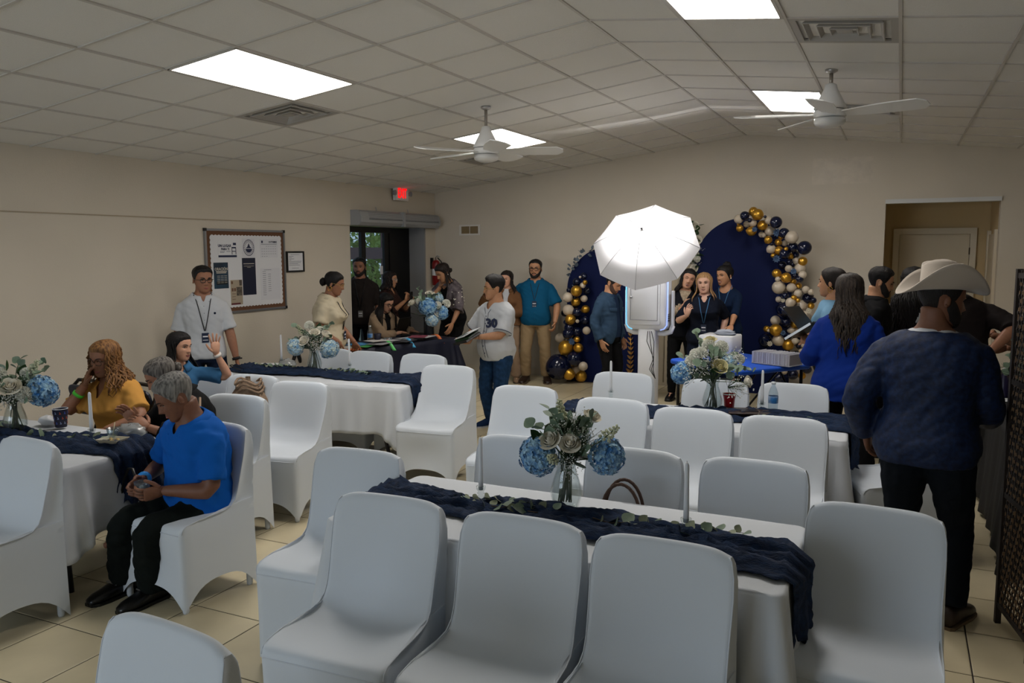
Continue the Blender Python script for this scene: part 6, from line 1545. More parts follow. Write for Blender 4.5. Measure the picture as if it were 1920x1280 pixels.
I = person('person in a dark brown shirt with rolled cuffs bending over beside the hat wearer', (0.45, 7.32), 184, 1.76, dict(skin='brown', hair='black', style='short', bulk=1.08, wear=[dict(k='top', m=P_mat('dark_brown', '#171110'), sleeve=.55, hem=-.03, ease=.03, hang=.012, collar=1), dict(k='pants', m=BLACKC), dict(k='shoes', m=SHOE_BLACK)]),
    dict(torso=(24, 6, 0), hip=(0, .08), head=(20, 48, 0), R=dict(tow=(.64, 7.05, 1.08), el=(-1, .2, .3), curl=.6), L=dict(tow=(.40, 7.70, .95), el=(.6, .2, -.4))))
I = person('person in a navy short-sleeved shirt reaching in from behind the woven screen', (1.12, 7.95), -96, 1.70, dict(skin='brown', hair='black', style='short', bulk=1.06, wear=[dict(k='top', m=P_mat('navy_tee', '#131b2c'), sleeve=.44, hem=-.04, hang=.014), dict(k='pants', m=BLACKC), dict(k='shoes', m=SHOE_BLACK)]),
    dict(torso=(8, 0, 0), L=dict(tow=(.70, 7.70, 1.15), el=(.3, .2, -1), hd=(-1, -.1, .15), curl=.6), R=dict(tow=(.85, 8.1, 1.0), el=(-.4, .4, -1))))
# ------------------------------------------------------------------ photo corner: arches, balloons, booth, umbrella
BAL_R = [(-1.84,10.41,2.23,0.056,"w"),(-1.76,10.38,2.27,0.056,"n"),(-1.67,10.44,2.32,0.056,"g"),(-1.61,10.39,2.28,0.070,"g"),(-1.69,10.32,2.21,0.026,"n"),(-1.67,10.44,2.18,0.048,"w"),(-1.76,10.54,2.17,0.041,"w"),(-1.85,10.47,2.17,0.019,"g"),(-1.84,10.51,2.12,0.045,"g"),(-1.68,10.40,2.08,0.059,"g"),(-1.56,10.47,2.15,0.063,"g"),(-1.48,10.42,2.21,0.050,"w"),(-1.39,10.39,2.18,0.073,"n"),(-1.51,10.33,2.25,0.018,"n"),(-1.63,10.40,2.10,0.033,"b"),(-1.58,10.55,2.04,0.037,"w"),(-1.48,10.53,2.08,0.063,"w"),(-1.55,10.52,2.03,0.030,"w"),(-1.38,10.52,2.06,0.048,"b"),(-1.29,10.40,2.05,0.064,"n"),(-1.48,10.42,1.97,0.048,"g"),(-1.44,10.44,1.92,0.022,"n"),(-1.37,10.51,1.94,0.044,"g"),(-1.34,10.48,2.00,0.028,"g"),(-1.30,10.54,1.93,0.037,"w"),(-1.20,10.38,2.00,0.076,"w"),(-1.45,10.48,1.86,0.056,"w"),(-1.36,10.49,1.84,0.055,"g"),(-1.42,10.46,1.78,0.030,"g"),(-1.28,10.40,1.80,0.062,"n"),(-1.19,10.45,1.88,0.062,"n"),(-1.05,10.38,1.87,0.083,"n"),(-1.17,10.55,1.79,0.048,"n"),(-1.22,10.53,1.77,0.037,"g"),(-1.37,10.47,1.74,0.044,"b"),(-1.26,10.37,1.86,0.025,"g"),(-1.32,10.54,1.66,0.052,"n"),(-1.23,10.47,1.70,0.029,"n"),(-1.20,10.54,1.67,0.033,"n"),(-1.15,10.53,1.71,0.044,"w"),(-1.07,10.46,1.71,0.055,"g"),(-1.23,10.44,1.62,0.044,"w"),(-1.10,10.48,1.62,0.066,"w"),(-1.37,10.45,1.56,0.055,"g"),(-1.25,10.39,1.51,0.062,"g"),(-1.16,10.42,1.59,0.037,"b"),(-1.16,10.52,1.53,0.037,"n"),(-1.09,10.37,1.50,0.044,"n"),(-1.06,10.37,1.55,0.047,"w"),(-1.18,10.49,1.46,0.037,"g"),(-1.35,10.42,1.49,0.033,"w"),(-1.11,10.47,1.41,0.037,"g"),(-1.34,10.45,1.39,0.081,"w"),(-1.19,10.43,1.39,0.055,"w"),(-1.29,10.56,1.35,0.047,"w"),(-1.02,10.40,1.37,0.044,"w"),(-1.11,10.44,1.32,0.051,"w"),(-0.96,10.40,1.34,0.036,"w"),(-1.34,10.44,1.34,0.026,"n"),(-1.26,10.42,1.29,0.040,"n"),(-1.12,10.43,1.30,0.029,"n"),(-1.00,10.51,1.26,0.066,"n"),(-0.93,10.42,1.24,0.036,"n"),(-1.34,10.47,1.24,0.037,"w"),(-1.28,10.49,1.23,0.026,"f"),(-1.19,10.38,1.21,0.059,"w"),(-1.15,10.37,1.27,0.033,"g"),(-1.10,10.36,1.24,0.027,"g"),(-1.08,10.51,1.17,0.074,"w"),(-0.96,10.48,1.17,0.040,"g"),(-0.97,10.41,1.12,0.033,"f"),(-1.27,10.43,1.12,0.092,"n"),(-1.15,10.40,1.10,0.059,"g"),(-1.03,10.45,1.03,0.081,"w"),(-1.10,10.37,1.04,0.033,"n"),(-1.19,10.50,1.05,0.037,"w"),(-1.17,10.54,0.99,0.033,"w"),(-1.38,10.55,0.97,0.060,"w"),(-1.25,10.51,0.96,0.067,"n"),(-1.14,10.55,0.93,0.056,"g"),(-1.35,10.36,0.87,0.074,"g"),(-1.26,10.42,0.84,0.033,"b"),(-1.19,10.55,0.85,0.045,"w"),(-1.22,10.52,0.78,0.045,"n"),(-1.13,10.44,0.81,0.041,"n"),(-1.48,10.55,0.86,0.042,"g"),(-1.44,10.43,0.85,0.022,"w"),(-1.49,10.52,0.72,0.087,"n"),(-1.41,10.42,0.70,0.034,"f"),(-1.32,10.40,0.74,0.070,"w"),(-1.21,10.45,0.68,0.070,"g"),(-1.12,10.39,0.74,0.040,"w"),(-1.08,10.44,0.68,0.037,"n"),(-1.06,10.55,0.79,0.056,"n"),(-1.03,10.43,0.69,0.029,"w"),(-1.04,10.36,0.62,0.033,"w"),(-1.29,10.37,0.28,0.063,"n"),(-1.24,10.39,0.36,0.044,"w"),(-1.15,10.52,0.31,0.067,"n"),(-1.03,10.43,0.31,0.044,"g"),(-1.35,10.42,0.37,0.037,"w"),(-1.27,10.38,0.24,0.056,"n"),(-1.12,10.56,0.54,0.063,"n"),(-1.00,10.44,0.52,0.055,"g"),(-1.20,10.40,0.52,0.055,"w"),(-0.96,10.37,0.92,0.062,"n"),(-0.93,10.37,0.81,0.054,"w"),(-0.97,10.39,0.40,0.055,"n")]
BAL_L = [(-4.04,10.56,1.42,0.055,"n"),(-3.91,10.45,1.38,0.040,"w"),(-3.87,10.43,1.42,0.033,"g"),(-3.92,10.52,1.50,0.048,"n"),(-4.01,10.47,1.30,0.077,"g"),(-4.18,10.62,1.30,0.037,"n"),(-4.13,10.44,1.21,0.068,"w"),(-4.06,10.53,1.21,0.031,"n"),(-4.06,10.57,1.14,0.065,"g"),(-4.14,10.50,1.03,0.078,"w"),(-4.24,10.62,0.98,0.053,"n"),(-4.02,10.52,1.00,0.067,"n"),(-4.10,10.47,0.90,0.074,"g"),(-4.18,10.50,0.86,0.034,"n"),(-3.96,10.38,0.89,0.026,"w"),(-4.13,10.50,0.78,0.071,"n"),(-4.13,10.47,0.70,0.078,"n"),(-4.06,10.60,0.72,0.075,"n"),(-4.30,10.59,0.62,0.072,"w"),(-4.02,10.52,0.62,0.045,"g"),(-4.03,10.43,0.61,0.048,"b"),(-4.17,10.47,0.50,0.104,"g"),(-3.98,10.47,0.51,0.067,"g"),(-4.27,10.46,0.23,0.180,"n"),(-4.04,10.47,0.35,0.108,"n"),(-4.07,10.59,0.19,0.071,"w"),(-3.90,10.45,0.26,0.063,"w"),(-4.10,10.43,0.14,0.082,"g"),(-3.99,10.61,0.09,0.083,"g"),(-4.19,10.53,0.23,0.038,"n"),(-4.10,10.57,1.36,0.026,"n"),(-3.95,10.45,1.49,0.018,"w"),(-3.90,10.60,1.30,0.055,"n"),(-3.93,10.55,1.19,0.048,"w"),(-3.92,10.58,1.04,0.056,"g"),(-3.92,10.57,0.89,0.063,"n"),(-3.88,10.52,0.75,0.055,"w")]
M_BAL = dict(n=mat('balloon_navy', '#0a1330', .14, coat=.3), g=mat('balloon_gold', '#cf9e3c', .32, .8), w=mat('balloon_cream', '#c4b7a4', .22, coat=.3), b=mat('paper_flower_blue', '#3f5878', .7), f=mat('paper_flower_cream', '#b8b09c', .7))
CN = dict(n='navy', g='gold', w='cream', b='dusty blue', f='cream')
bprof = [(0.001, -1.10), (.06, -1.09), (.05, -1.06), (.16, -1.0), (.42, -.88), (.70, -.66), (.90, -.38), (.99, -.06), (.98, .22), (.88, .50), (.68, .74), (.40, .91), (.18, .985), (.001, 1.0)]
bal_me = {}
for k in 'ngw':
    m = MB().lathe(bprof, 22, cap=False).mesh('balloon', True); m.materials.append(M_BAL[k]); bal_me[k] = m
def pflower(m):
    b = MB(); b.ball((0, 0, 0), .22, 8, 6)
    for ring, (n, r, h) in enumerate(((7, .55, .35), (9, 1.0, .12))):
        for j in range(n):
            a = 2*pi*j/n+ring*.3; d = Vector((cos(a), sin(a), 0)); e = Vector((-sin(a), cos(a), 0))
            b.add([d*.1, d*r*.6+e*.22*r+Vector((0, 0, h*.5)), d*r+Vector((0, 0, h)), d*r*.6-e*.22*r+Vector((0, 0, h*.5))], [(0, 1, 2, 3)])
    me = b.mesh('paper_flower'); me.materials.append(m); return me
for k in 'bf': bal_me[k] = pflower(M_BAL[k])
rb = random.Random(8)
ORD = ['highest', 'second-highest', 'third-highest', 'fourth-highest', 'fifth-highest', 'sixth-highest', 'seventh-highest', 'eighth-highest', 'ninth-highest', 'tenth-highest', 'eleventh-highest', 'twelfth-highest', 'thirteenth-highest', 'fourteenth-highest', 'fifteenth-highest', 'sixteenth-highest', 'seventeenth-highest', 'eighteenth-highest', 'nineteenth-highest', 'twentieth-highest']
for side, L in (('right', BAL_R), ('left', BAL_L)):
    rank = {}
    for (x, y, z, r, c) in sorted(L, key=lambda b: -b[2]):
        size = 'small' if r < .042 else 'medium' if r < .068 else 'large'
        if c in 'bf': size = 'paper'
        k = rank.get((size, c), 0); rank[(size, c)] = k+1
        if c in 'bf':
            o = link('paper_flower', bal_me[c], None, None, (x, y-.08, z), (radians(80)+rb.uniform(-.3, .3), rb.uniform(-.4, .4), 0), (r*1.15,)*3); tag(o, '%s %s paper flower in the %s balloon garland' % (ORD[k], CN[c], side), 'paper flower', 'paper flowers, %s garland' % side)
        else:
            r *= 1.06; o = link('balloon', bal_me[c], None, None, (x, y, max(z, r*1.06)), (rb.uniform(.6, 2.2), rb.uniform(-.8, .8), rb.uniform(0, 6.3)), (r*.97, r*.97, r)); tag(o, '%s %s %s balloon of the %s garland' % (ORD[k], size, CN[c], side), 'balloon', 'balloons of the %s garland' % side)
for side, L in (('right', BAL_R), ('left', BAL_L)):
    pts = [(x, y, z) for (x, y, z, r, c) in sorted(L, key=lambda b: -b[2]) if c in 'ngw']
    tag(MB().tube(pts, .0018, 4).obj('garland_line', mat('nylon_line', '#2a3248', .5), None, True), 'thin line that strings the %s balloon garland together' % side, 'line')
def arch(x0, x1, top, y, m, label, th=.03, mb=None):
    r = (x1-x0)/2; cx = (x0+x1)/2; pts = [(x0, 0), (x1, 0)]+[(cx+r*cos(pi*k/40), top-r+r*sin(pi*k/40)) for k in range(41)]
    t = thing('backdrop_arch', label, 'backdrop', (0, y, 0), 0, 'arched backdrops')
    b = MB(); b.prism(pts, th); b.obj('panel', m, t)
    MB().bbox((cx-.2, th, 0), (cx+.2, th+.18 if y < 10.7 else min(.22, YW-y-.01), .02)).obj('foot', M_DARKMETAL, t)
    return t
M_ARCH = mat('navy_arch', '#081540', .7, spec=.2); M_CREAMF = mat('cream_fabric', '#a99d88', .85)
arch(-2.45, -1.22, 2.255, 10.72, M_ARCH, 'tall navy arched backdrop behind the three women')
ta = arch(-4.24, -3.02, 1.90, 10.70, M_ARCH, 'lower navy arched backdrop beside the left balloon garland')
tc = arch(-3.20, -2.36, 2.20, 10.84, M_CREAMF, 'cream draped arched backdrop behind the umbrella')
for k in range(9):
    xx = -3.16+.095*k; MB().tube([(xx, -.004, .05), (xx+.01, -.008, 1.0), (xx+.03*sin(k), -.004, 1.75)], .014, 6, flat=.6).obj('pleat', M_CREAMF, tc, True)
# gold leaf sprigs on the lower navy arch
def gold_sprig(x, z, h, flip, label):
    t = thing('gold_leaf_sprig', label, 'decoration', (x, 10.69, z)); MB().tube([(0, 0, 0), (.01*flip, 0, h*.5), (.0, 0, h)], .004, 6).obj('stem', M_GOLD, t, True)
    lm = leaf_mesh('leaf', mat('gold_leaf', '#a88450', .35, .6), .085, .020, .25)
    for k in range(9):
        for s in (-1, 1):
            q = (k+.5)/9; link('leaf', lm, None, t, (.01*flip*sin(pi*q), -.003, h*q), aim_y(Vector((s*.8, -.15, .75)), 0), (1-.35*q,)*3)
gold_sprig(-3.30, .14, .58, 1, 'gold leaf sprig leaning on the lower navy arch by the booth column')
# silver leaf garland over the top of the lower arch, white flowers on the cream arch
t = thing('silver_leaf_garland', 'silvery leaf garland along the top left of the lower navy arch', 'decoration', (0, 10.66, 0))
lm = leaf_mesh('leaf', mat('silver_leaf', '#6d7b88', .5), .075, .024, .2)
for k in range(26):
    a = radians(100+62*k/26); r = .60+rb.uniform(-.05, .05); p = Vector((-3.63+r*cos(a), rb.uniform(-.05, 0), 1.29+r*sin(a))); link('leaf', lm, None, t, p, aim_y(Vector((rb.uniform(-1, 1), -.4, rb.uniform(-.6, 1))), rb.uniform(-1, 1)), (rb.uniform(.8, 1.2),)*3)
t = thing('flower_swag', 'white flowers and leaves on the edge of the cream arch beside the umbrella', 'flowers', (-2.43, 10.74, 1.60))
for k in range(11):
    z = .62*k/10-.05; kind = ('ca', 'ro', 'bb')[k % 3]; s = FS.get(kind, 1.0)*(1.35 if kind != 'bb' else 1.3); o = link(FN[kind], FM[kind], None, t, (rb.uniform(-.05, .03)-.03*(z > .4), -.05, z), aim(Vector((rb.uniform(-.4, .4), -1, .2))), (s,)*3)
    if kind == 'bb': o['kind'] = 'stuff'
    for j in range(2): link('leaf', FM['lb'], None, t, (rb.uniform(-.05, .05), -.03, z), aim_y(Vector((rb.uniform(-1, 1), -.4, rb.uniform(-1, 1))), 0), (.8,)*3)

# photo booth
M_BOOTH = mat('booth_white', '#cfd0d2', .35)
bt = thing('photo_booth', 'white photo booth box on a column below the umbrella', 'photo booth', (-2.40, 8.42, 0), radians(-6))
MB().rbox((0, 0, .52), (.20, .14, 1.02), .03).obj('column', M_BOOTH, bt, True); MB().rbox((0, 0, .015), (.50, .50, .03), .05).obj('base_plate', M_BOOTH, bt)
Rb_ = Matrix.Rotation(radians(90), 3, 'X')
MB().rbox((0, 0, 1.34), (.46, .66, .16), .07, 6, R=Rb_).obj('housing', M_BOOTH, bt, True)
dr = MB().rbox((-.02, -.084, 1.34), (.36, .55, .012), .02, 3, R=Rb_).obj('door', M_BOOTH, bt, True)
gr = MB()
for a, b, c, d in ((-.175, .135, 1.115, 1.121), (-.175, .135, 1.559, 1.565), (-.175, -.169, 1.115, 1.565), (.129, .135, 1.115, 1.565)): gr.bbox((a, -.0945, c), (b, -.0895, d))
gr.obj('door_groove', mat('groove_grey', '#7c7d80', .6), dr)
MB().lathe([(.0, .0), (.012, .0), (.012, .014), (.0, .016)], 14, R=Matrix.Rotation(radians(90), 3, 'X'), c=(-.165, -.09, 1.36)).obj('lock', M_STEEL, bt, True)
for s, c in ((-1, '#7ad2ff'), (1, '#9fb8ff')):
    MB().tube([(s*.16, -.072, 1.016), (s*.20, -.070, 1.03), (s*.231, -.066, 1.07), (s*.234, -.066, 1.25), (s*.234, -.066, 1.62)], .006, 6).obj('led_strip', mat('led_%d' % s, c, .4, emit=c, emit_s=.7), bt, True)
    MB().rbox((s*.262, .02, 1.24), (.02, .06, .38), .008).obj('side_bracket', M_BOOTH, bt)
MB().tube([(-.262, .02, 1.06), (-.24, .02, .995), (-.18, .02, .975), (.18, .02, .975), (.24, .02, .995), (.262, .02, 1.06)], .020, 8, flat=1.4).obj('bracket_bow', M_BOOTH, bt, True)
for k in range(4): MB().box((.236, -.03, 1.12+.022*k), (.006, .05, .006)).obj('vent_slot', M_DARKMETAL, bt)
for k in range(3): MB().tube([(.02+.02*k, -.07, 1.00), (.03+.04*k, -.12, .90), (.10, -.10, .72-.05*k), (.06+.02*k, -.11, .60), (.12, -.09, .50)], .004, 6).obj('cable', M_BLACK, bt, True)
# umbrella with the lamp inside
ut = thing('photo_umbrella', 'large white lit photo umbrella glowing above the booth', 'umbrella', (-2.33, 8.02, 1.895))
ax = Vector((.07, -.78, .62)).normalized(); e1 = Vector((1, 0, 0)); e1 = (e1-ax*e1.dot(ax)).normalized(); e2 = ax.cross(e1)
e2 = -e2 if e2.z < 0 else e2
mu = bpy.data.materials.new('umbrella_fabric'); mu.use_nodes = True; nt = mu.node_tree; nt.nodes.remove(nt.nodes['Principled BSDF'])
df = nt.nodes.new('ShaderNodeBsdfDiffuse'); tl = nt.nodes.new('ShaderNodeBsdfTranslucent'); mx = nt.nodes.new('ShaderNodeMixShader'); mx.inputs[0].default_value = .45
df.inputs['Color'].default_value = (.78, .78, .80, 1); tl.inputs['Color'].default_value = (.62, .62, .63, 1)
nt.links.new(df.outputs[0], mx.inputs[1]); nt.links.new(tl.outputs[0], mx.inputs[2]); nt.links.new(mx.outputs[0], nt.nodes['Material Output'].inputs['Surface'])
RU, HU = .548, .25
def upt(k, q):
    """k: angle index (float, 8 panels), q: 0 apex .. 1 rim"""
    a = 2*pi*(k)/8 - pi/2; f = k % 1; sag = cos(pi/8)/cos((f-.5)*pi/4) if q > 0 else 1
    sag = 1+(sag-1)*q**1.5; r = RU*q*sag; return e1*(r*cos(a))+e2*(r*sin(a))+ax*(HU*(1-q**1.8)-.012*sin(pi*f)*q)
for k in range(8):
    b = MB(); b.grid([[upt(k+i/6, max(.001, j/9)) if i < 6 else upt(k+.99999, max(.001, j/9)) for i in range(7)] for j in range(10)]); b.obj('canopy_panel', mu, ut, True, fixn=False)
    b = MB(); b.tube([upt(k, j/9)+ax*.001 for j in range(10)], .003, 5); b.obj('rib_and_shadow', mat('rib_shadow_grey', '#a9a9ac', .6), ut, True)  # ribs laid on the outer fabric; their grey stands in for backlit rib shadows
    MB().tube([upt(k, .5)-ax*.006, -ax*(-.02)], .0018, 5).obj('stretcher', M_STEEL, ut, True)
MB().tube([ax*(HU+.03), -ax*.42], .005, 8).obj('shaft', M_STEEL, ut, True); MB().ball(ax*(HU+.025), .010, 8, 6).obj('tip', M_BLACK, ut, True)
lampc = -ax*.30
MB().lathe([(.0, -.16), (.045, -.16), (.05, -.02), (.062, .0), (.056, -.004), (.0, -.02)], 20, R=Vector((0, 0, 1)).rotation_difference(ax).to_matrix(), c=lampc+Vector((0, 0, -.05))).obj('lamp_head', M_BLACK, ut, True)
MB().tube([lampc+Vector((0, 0, -.05))-ax*.08, lampc+Vector((0, .02, -.16)), Vector((-.05, .36, -.17))], .012, 8).obj('lamp_bracket', M_DARKMETAL, ut, True)
MB().ball(lampc+ax*.025+Vector((0, 0, -.05)), .022, 12, 8).obj('bulb', mat('bulb_glow', '#ffffff', .5, emit='#ffffff', emit_s=8), ut, True)
sl = bpy.data.lights.new('umbrella_lamp', 'SPOT'); sl.energy = BULB_WATT; sl.spot_size = radians(128); sl.spot_blend = 1.0; sl.shadow_soft_size = .03; sl.color = (1, .97, .95)
so = bpy.data.objects.new('umbrella_lamp', sl); COL.objects.link(so); so.parent = ut; so.location = lampc+ax*.06+Vector((0, 0, -.05)); so.rotation_euler = (ax+e2*.30).to_track_quat('-Z', 'Y').to_euler()
# printer and grey cloth, cards box on the blue table
pt = thing('photo_printer', 'white photo printer on the blue table behind the bouquet', 'printer', (-1.66, 8.52, .748), radians(-8))
MB().rbox((0, 0, .115), (.36, .34, .23), .03, 4).obj('housing', M_BOOTH, pt, True); MB().bbox((-.17, -.1715, .020), (.17, -.1695, .024)).obj('housing_joint', mat('groove_grey'), pt)
crumple('grey_cloth', -1.60, 8.48, .980, .085, mat('grey_cloth', '#8d929c', .9), 'crumpled light grey cloth on top of the photo printer', 'cloth', 6, (1.2, .8, .42))
bx = thing('card_box', 'open tray packed with rows of grey and white cards on the blue table', 'box', (-1.04, 8.16, .748), radians(-24))
MB().rbox((0, 0, .006), (.42, .24, .008), .004).obj('tray_base', mat('card_grey', '#a4a8b2', .6), bx)
cm_ = MB().bbox((-.0022, -.115, .010), (.0022, .115, .118)).mesh('card'); cm_.materials.append(mat('card_edge', '#c3c4cc', .6))
cm2 = MB().bbox((-.0026, -.114, .010), (.0026, .114, .114)).mesh('card'); cm2.materials.append(mat('card_edge2', '#a8a5ae', .6))
for k in range(64): link('card', cm_ if rb.random() < .6 else cm2, None, bx, (-.205+.0064*k, rb.uniform(-.003, .003), rb.uniform(-.004, .004)))
tag(MB().rbox((0, 0, 0), (.16, .11, .012), .004).obj('card_stack', M_PAPER, None, loc=(-.86, 8.42, .755)), 'small flat stack of white cards at the corner of the blue table', 'cards')

# ------------------------------------------------------------------ left wall: notice board, certificate, door gear
nb = thing('notice_board', 'brown notice board with white scalloped paper and posters on the left wall', 'notice board', (XW+.001, 6.905, 1.648))
def wbox(y0, y1, z0, z1, x0, x1): return MB().bbox((x0, y0, z0), (x1, y1, z1))
HB_, WB_ = .443, .598
wbox(-WB_, WB_, -HB_, HB_, 0, .012).obj('backing', mat('burlap_brown', '#6b4a34', .95, bump=.5, bump_scale=300, noise_amt=.12, noise_scale=80), nb)
for a, b, c, d in ((-WB_-.012, WB_+.012, HB_-.012, HB_+.012), (-WB_-.012, WB_+.012, -HB_-.012, -HB_+.012), (-WB_-.012, -WB_+.012, -HB_, HB_), (WB_-.012, WB_+.012, -HB_, HB_)): wbox(a, b, c, d, 0, .022).obj('frame_bar', mat('aluminium', '#8f9092', .4, .7), nb)
for sy in (-1, 1):
    for sz in (-1, 1): wbox(sy*WB_-.016, sy*WB_+.016, sz*HB_-.016, sz*HB_+.016, 0, .024).obj('corner_cap', M_BLACK, nb)
py0, py1, pz0, pz1 = -.53, .54, -.385, .382; pts = []
def scal(a, b, n, fixed, axis, sgn):
    out_ = []
    for k in range(n*6):
        q = k/(n*6); s = a+(b-a)*q; o_ = sgn*.010*abs(sin(pi*q*n)); out_.append((s, fixed+o_) if axis == 'y' else (fixed+o_, s))
    return out_
pts = scal(py0, py1, 22, pz0, 'y', -1)+scal(pz0, pz1, 16, py1, 'z', 1)+scal(py1, py0, 22, pz1, 'y', 1)+scal(pz1, pz0, 16, py0, 'z', -1)
MW = Matrix(((0, -1, 0, .016), (1, 0, 0, 0), (0, 0, 1, 0), (0, 0, 0, 1)))
b = MB(); n = len(pts); vs = [Vector((.0135, a, c)) for a, c in pts]+[Vector((.0155, a, c)) for a, c in pts]; b.add(vs, [tuple(range(n, 2*n))]+[(i, (i+1) % n, n+(i+1) % n, n+i) for i in range(n)]); b.obj('scalloped_paper', M_PAPER, nb)
def sheet(y0, y1, z0, z1, m, x=.017, name='poster'): return wbox(y0-6.905, y1-6.905, z0-1.648, z1-1.648, x-.001, x).obj(name, m, nb)
def prints(par, rects, m, x=.0182):
    b = MB()
    for (y0, y1, z0, z1) in rects: b.bbox((x-.0008, y0-6.905, z0-1.648), (x, y1-6.905, z1-1.648))
    b.obj('print', m, par)
def wtext(par, txt, y, z, size, m, x=.0186, **k):
    M_ = Matrix.Translation((x, y-6.905, z-1.648)) @ Matrix.Rotation(pi/2, 4, 'Z'); return lettering('lettering', txt, size, m, par, M_, extrude=.0003, **k)
M_NAVYINK = mat('navy_ink', '#1b2444', .6); M_GREYINK = mat('grey_ink', '#7d828c', .6)
p = sheet(6.475, 6.74, 1.80, 1.985, M_PAPER); prints(p, [(6.475, 6.74, 1.80, 1.822), (6.668, 6.732, 1.895, 1.91), (6.668, 6.676, 1.83, 1.895), (6.724, 6.732, 1.83, 1.895), (6.668, 6.732, 1.86, 1.868), (6.69, 6.735, 1.93, 1.955)], M_NAVYINK)
wtext(p, 'UN LUGAR', 6.567, 1.922, .038, M_NAVYINK, bold=.0012); wtext(p, 'PARA TI', 6.575, 1.887, .033, M_NAVYINK, bold=.001); prints(p, [(6.50, 6.57, 1.86, 1.866), (6.50, 6.56, 1.848, 1.853), (6.59, 6.65, 1.86, 1.866)], M_GREYINK)
p = sheet(6.83, 7.02, 1.80, 2.005, mat('paper_bright', '#d2d3d8', .7)); b = MB()
M2 = lambda y, z: Vector((.0182, y-6.905, z-1.648)); cy_, cz_ = 6.925, 1.902
for r0, r1 in ((.083, .090), (.060, .063)):
    b.grid([[M2(cy_+r*.93*cos(a), cz_+r*1.0*sin(a)) for r in (r0, r1)] for a in [2*pi*k/48 for k in range(49)]])
for k in range(22): a = 2*pi*k/22; b.box(M2(cy_+.0735*.93*cos(a), cz_+.0735*sin(a)), (.0008, .006, .011), Matrix.Rotation(a-pi/2, 3, 'X'))
b.add([M2(cy_+u, cz_+w) for u, w in ((-.045, -.005), (-.02, .012), (0, .052), (.02, .012), (.045, -.005))], [(0, 1, 2, 3, 4)])
b.add([M2(cy_+.052*.93*cos(a), cz_-.012+.042*sin(a)) for a in [pi+pi*k/12 for k in range(13)]], [tuple(range(13))]); b.obj('emblem', M_NAVYINK, p)
p = sheet(7.105, 7.39, 1.79, 2.0, mat('paper_bright')); prints(p, [(7.12, 7.375, 1.938, 1.944)]+[(7.125+.036*c, 7.145+.036*c, 1.915-.028*r, 1.919-.028*r) for r in range(5) for c in range(7) if (r, c) not in ((0, 0), (0, 1), (4, 3), (4, 4), (4, 5), (4, 6))], M_GREYINK)
wtext(p, 'OCTUBRE', 7.31, 1.966, .030, M_NAVYINK, bold=.0008); prints(p, [(7.125, 7.15, 1.955, 1.982)], M_NAVYINK)
p = sheet(6.40, 6.605, 1.468, 1.745, mat('poster_teal', '#1d3f55', .5, c2='#132233', noise_scale=4)); wtext(p, 'ORACIÓN', 6.505, 1.675, .040, mat('poster_white', '#b9b3a6', .6), bold=.0012); prints(p, [(6.43, 6.585, 1.645, 1.656), (6.435, 6.575, 1.63, 1.64)]+[(6.445+.05*c, 6.485+.05*c, 1.60-.018*r, 1.605-.018*r) for r in range(5) for c in range(3)], mat('poster_white')); prints(p, [(6.43, 6.59, 1.51, 1.545)], mat('poster_black', '#10141a', .5), .0180)
p = sheet(6.63, 6.805, 1.282, 1.553, mat('poster_cream', '#a79a86', .6)); prints(p, [(6.715, 6.80, 1.38, 1.475), (6.76, 6.80, 1.49, 1.55)], mat('poster_photo', '#3a3430', .5, c2='#6d6558', noise_scale=40)); prints(p, [(6.645, 6.67, 1.43, 1.465), (6.68, 6.705, 1.43, 1.465), (6.64, 6.665, 1.51, 1.54)], mat('poster_sepia', '#6a4a38', .6)); prints(p, [(6.632, 6.77, 1.284, 1.302)], mat('poster_wine', '#5a1c26', .6)); prints(p, [(6.65, 6.70, 1.40-.03*k, 1.405-.03*k) for k in range(3)], mat('poster_sepia'))
p = sheet(6.815, 7.02, 1.38, 1.79, mat('poster_navy', '#10182f', .5)); prints(p, [(6.835, 7.0, 1.722, 1.730), (6.84, 6.995, 1.698, 1.702), (6.89, 6.945, 1.684, 1.688)], mat('poster_white'))
p = sheet(7.10, 7.41, 1.31, 1.67, mat('paper_bright')); prints(p, [(7.13, 7.18, 1.63-.022*k, 1.635-.022*k) for k in range(13)]+[(7.215, 7.26, 1.60-.024*k, 1.605-.024*k) for k in range(9)]+[(7.15, 7.27, 1.648, 1.653)], M_GREYINK)
cf = thing('framed_certificate', 'black framed certificate hung right of the notice board', 'frame', (XW+.001, 7.70, 1.738))
for a, b_, c, d in ((-.155, .155, .105, .123), (-.155, .155, -.123, -.105), (-.155, -.137, -.105, .105), (.137, .155, -.105, .105)): wbox(a, b_, c, d, 0, .02).obj('frame_bar', M_BLACK, cf)
wbox(-.138, .138, -.106, .106, 0, .008).obj('paper', M_PAPER, cf)
b = MB()
for (y0, y1, z) in ((-.08, .08, .08), (-.11, -.03, .06), (-.11, -.06, .045), (-.11, -.02, .03), (-.11, -.07, .015), (-.11, .11, 0.0), (-.11, .10, -.015), (-.11, .05, -.03), (-.11, .08, -.045), (-.06, .06, -.08)): b.bbox((.008, y0, z), (.0086, y1, z+.005))
b.obj('print', M_GREYINK, cf)
ac = thing('air_curtain', 'long white air curtain with two grey grilles above the exit door', 'air curtain', (XW+.001, 9.84, 2.30))
def acp(y0, y1):
    b = MB(); prof = [(0, -.10), (.13, -.10), (.17, -.06), (.175, .0), (.15, .075), (.11, .10), (0, .10)]; n = len(prof); b.add([Vector((x, y, z)) for y in (y0, y1) for x, z in prof], [tuple(range(n)), tuple(range(2*n-1, n-1, -1))]+[(i, n+i, n+(i+1) % n, (i+1) % n) for i in range(n)]); return b
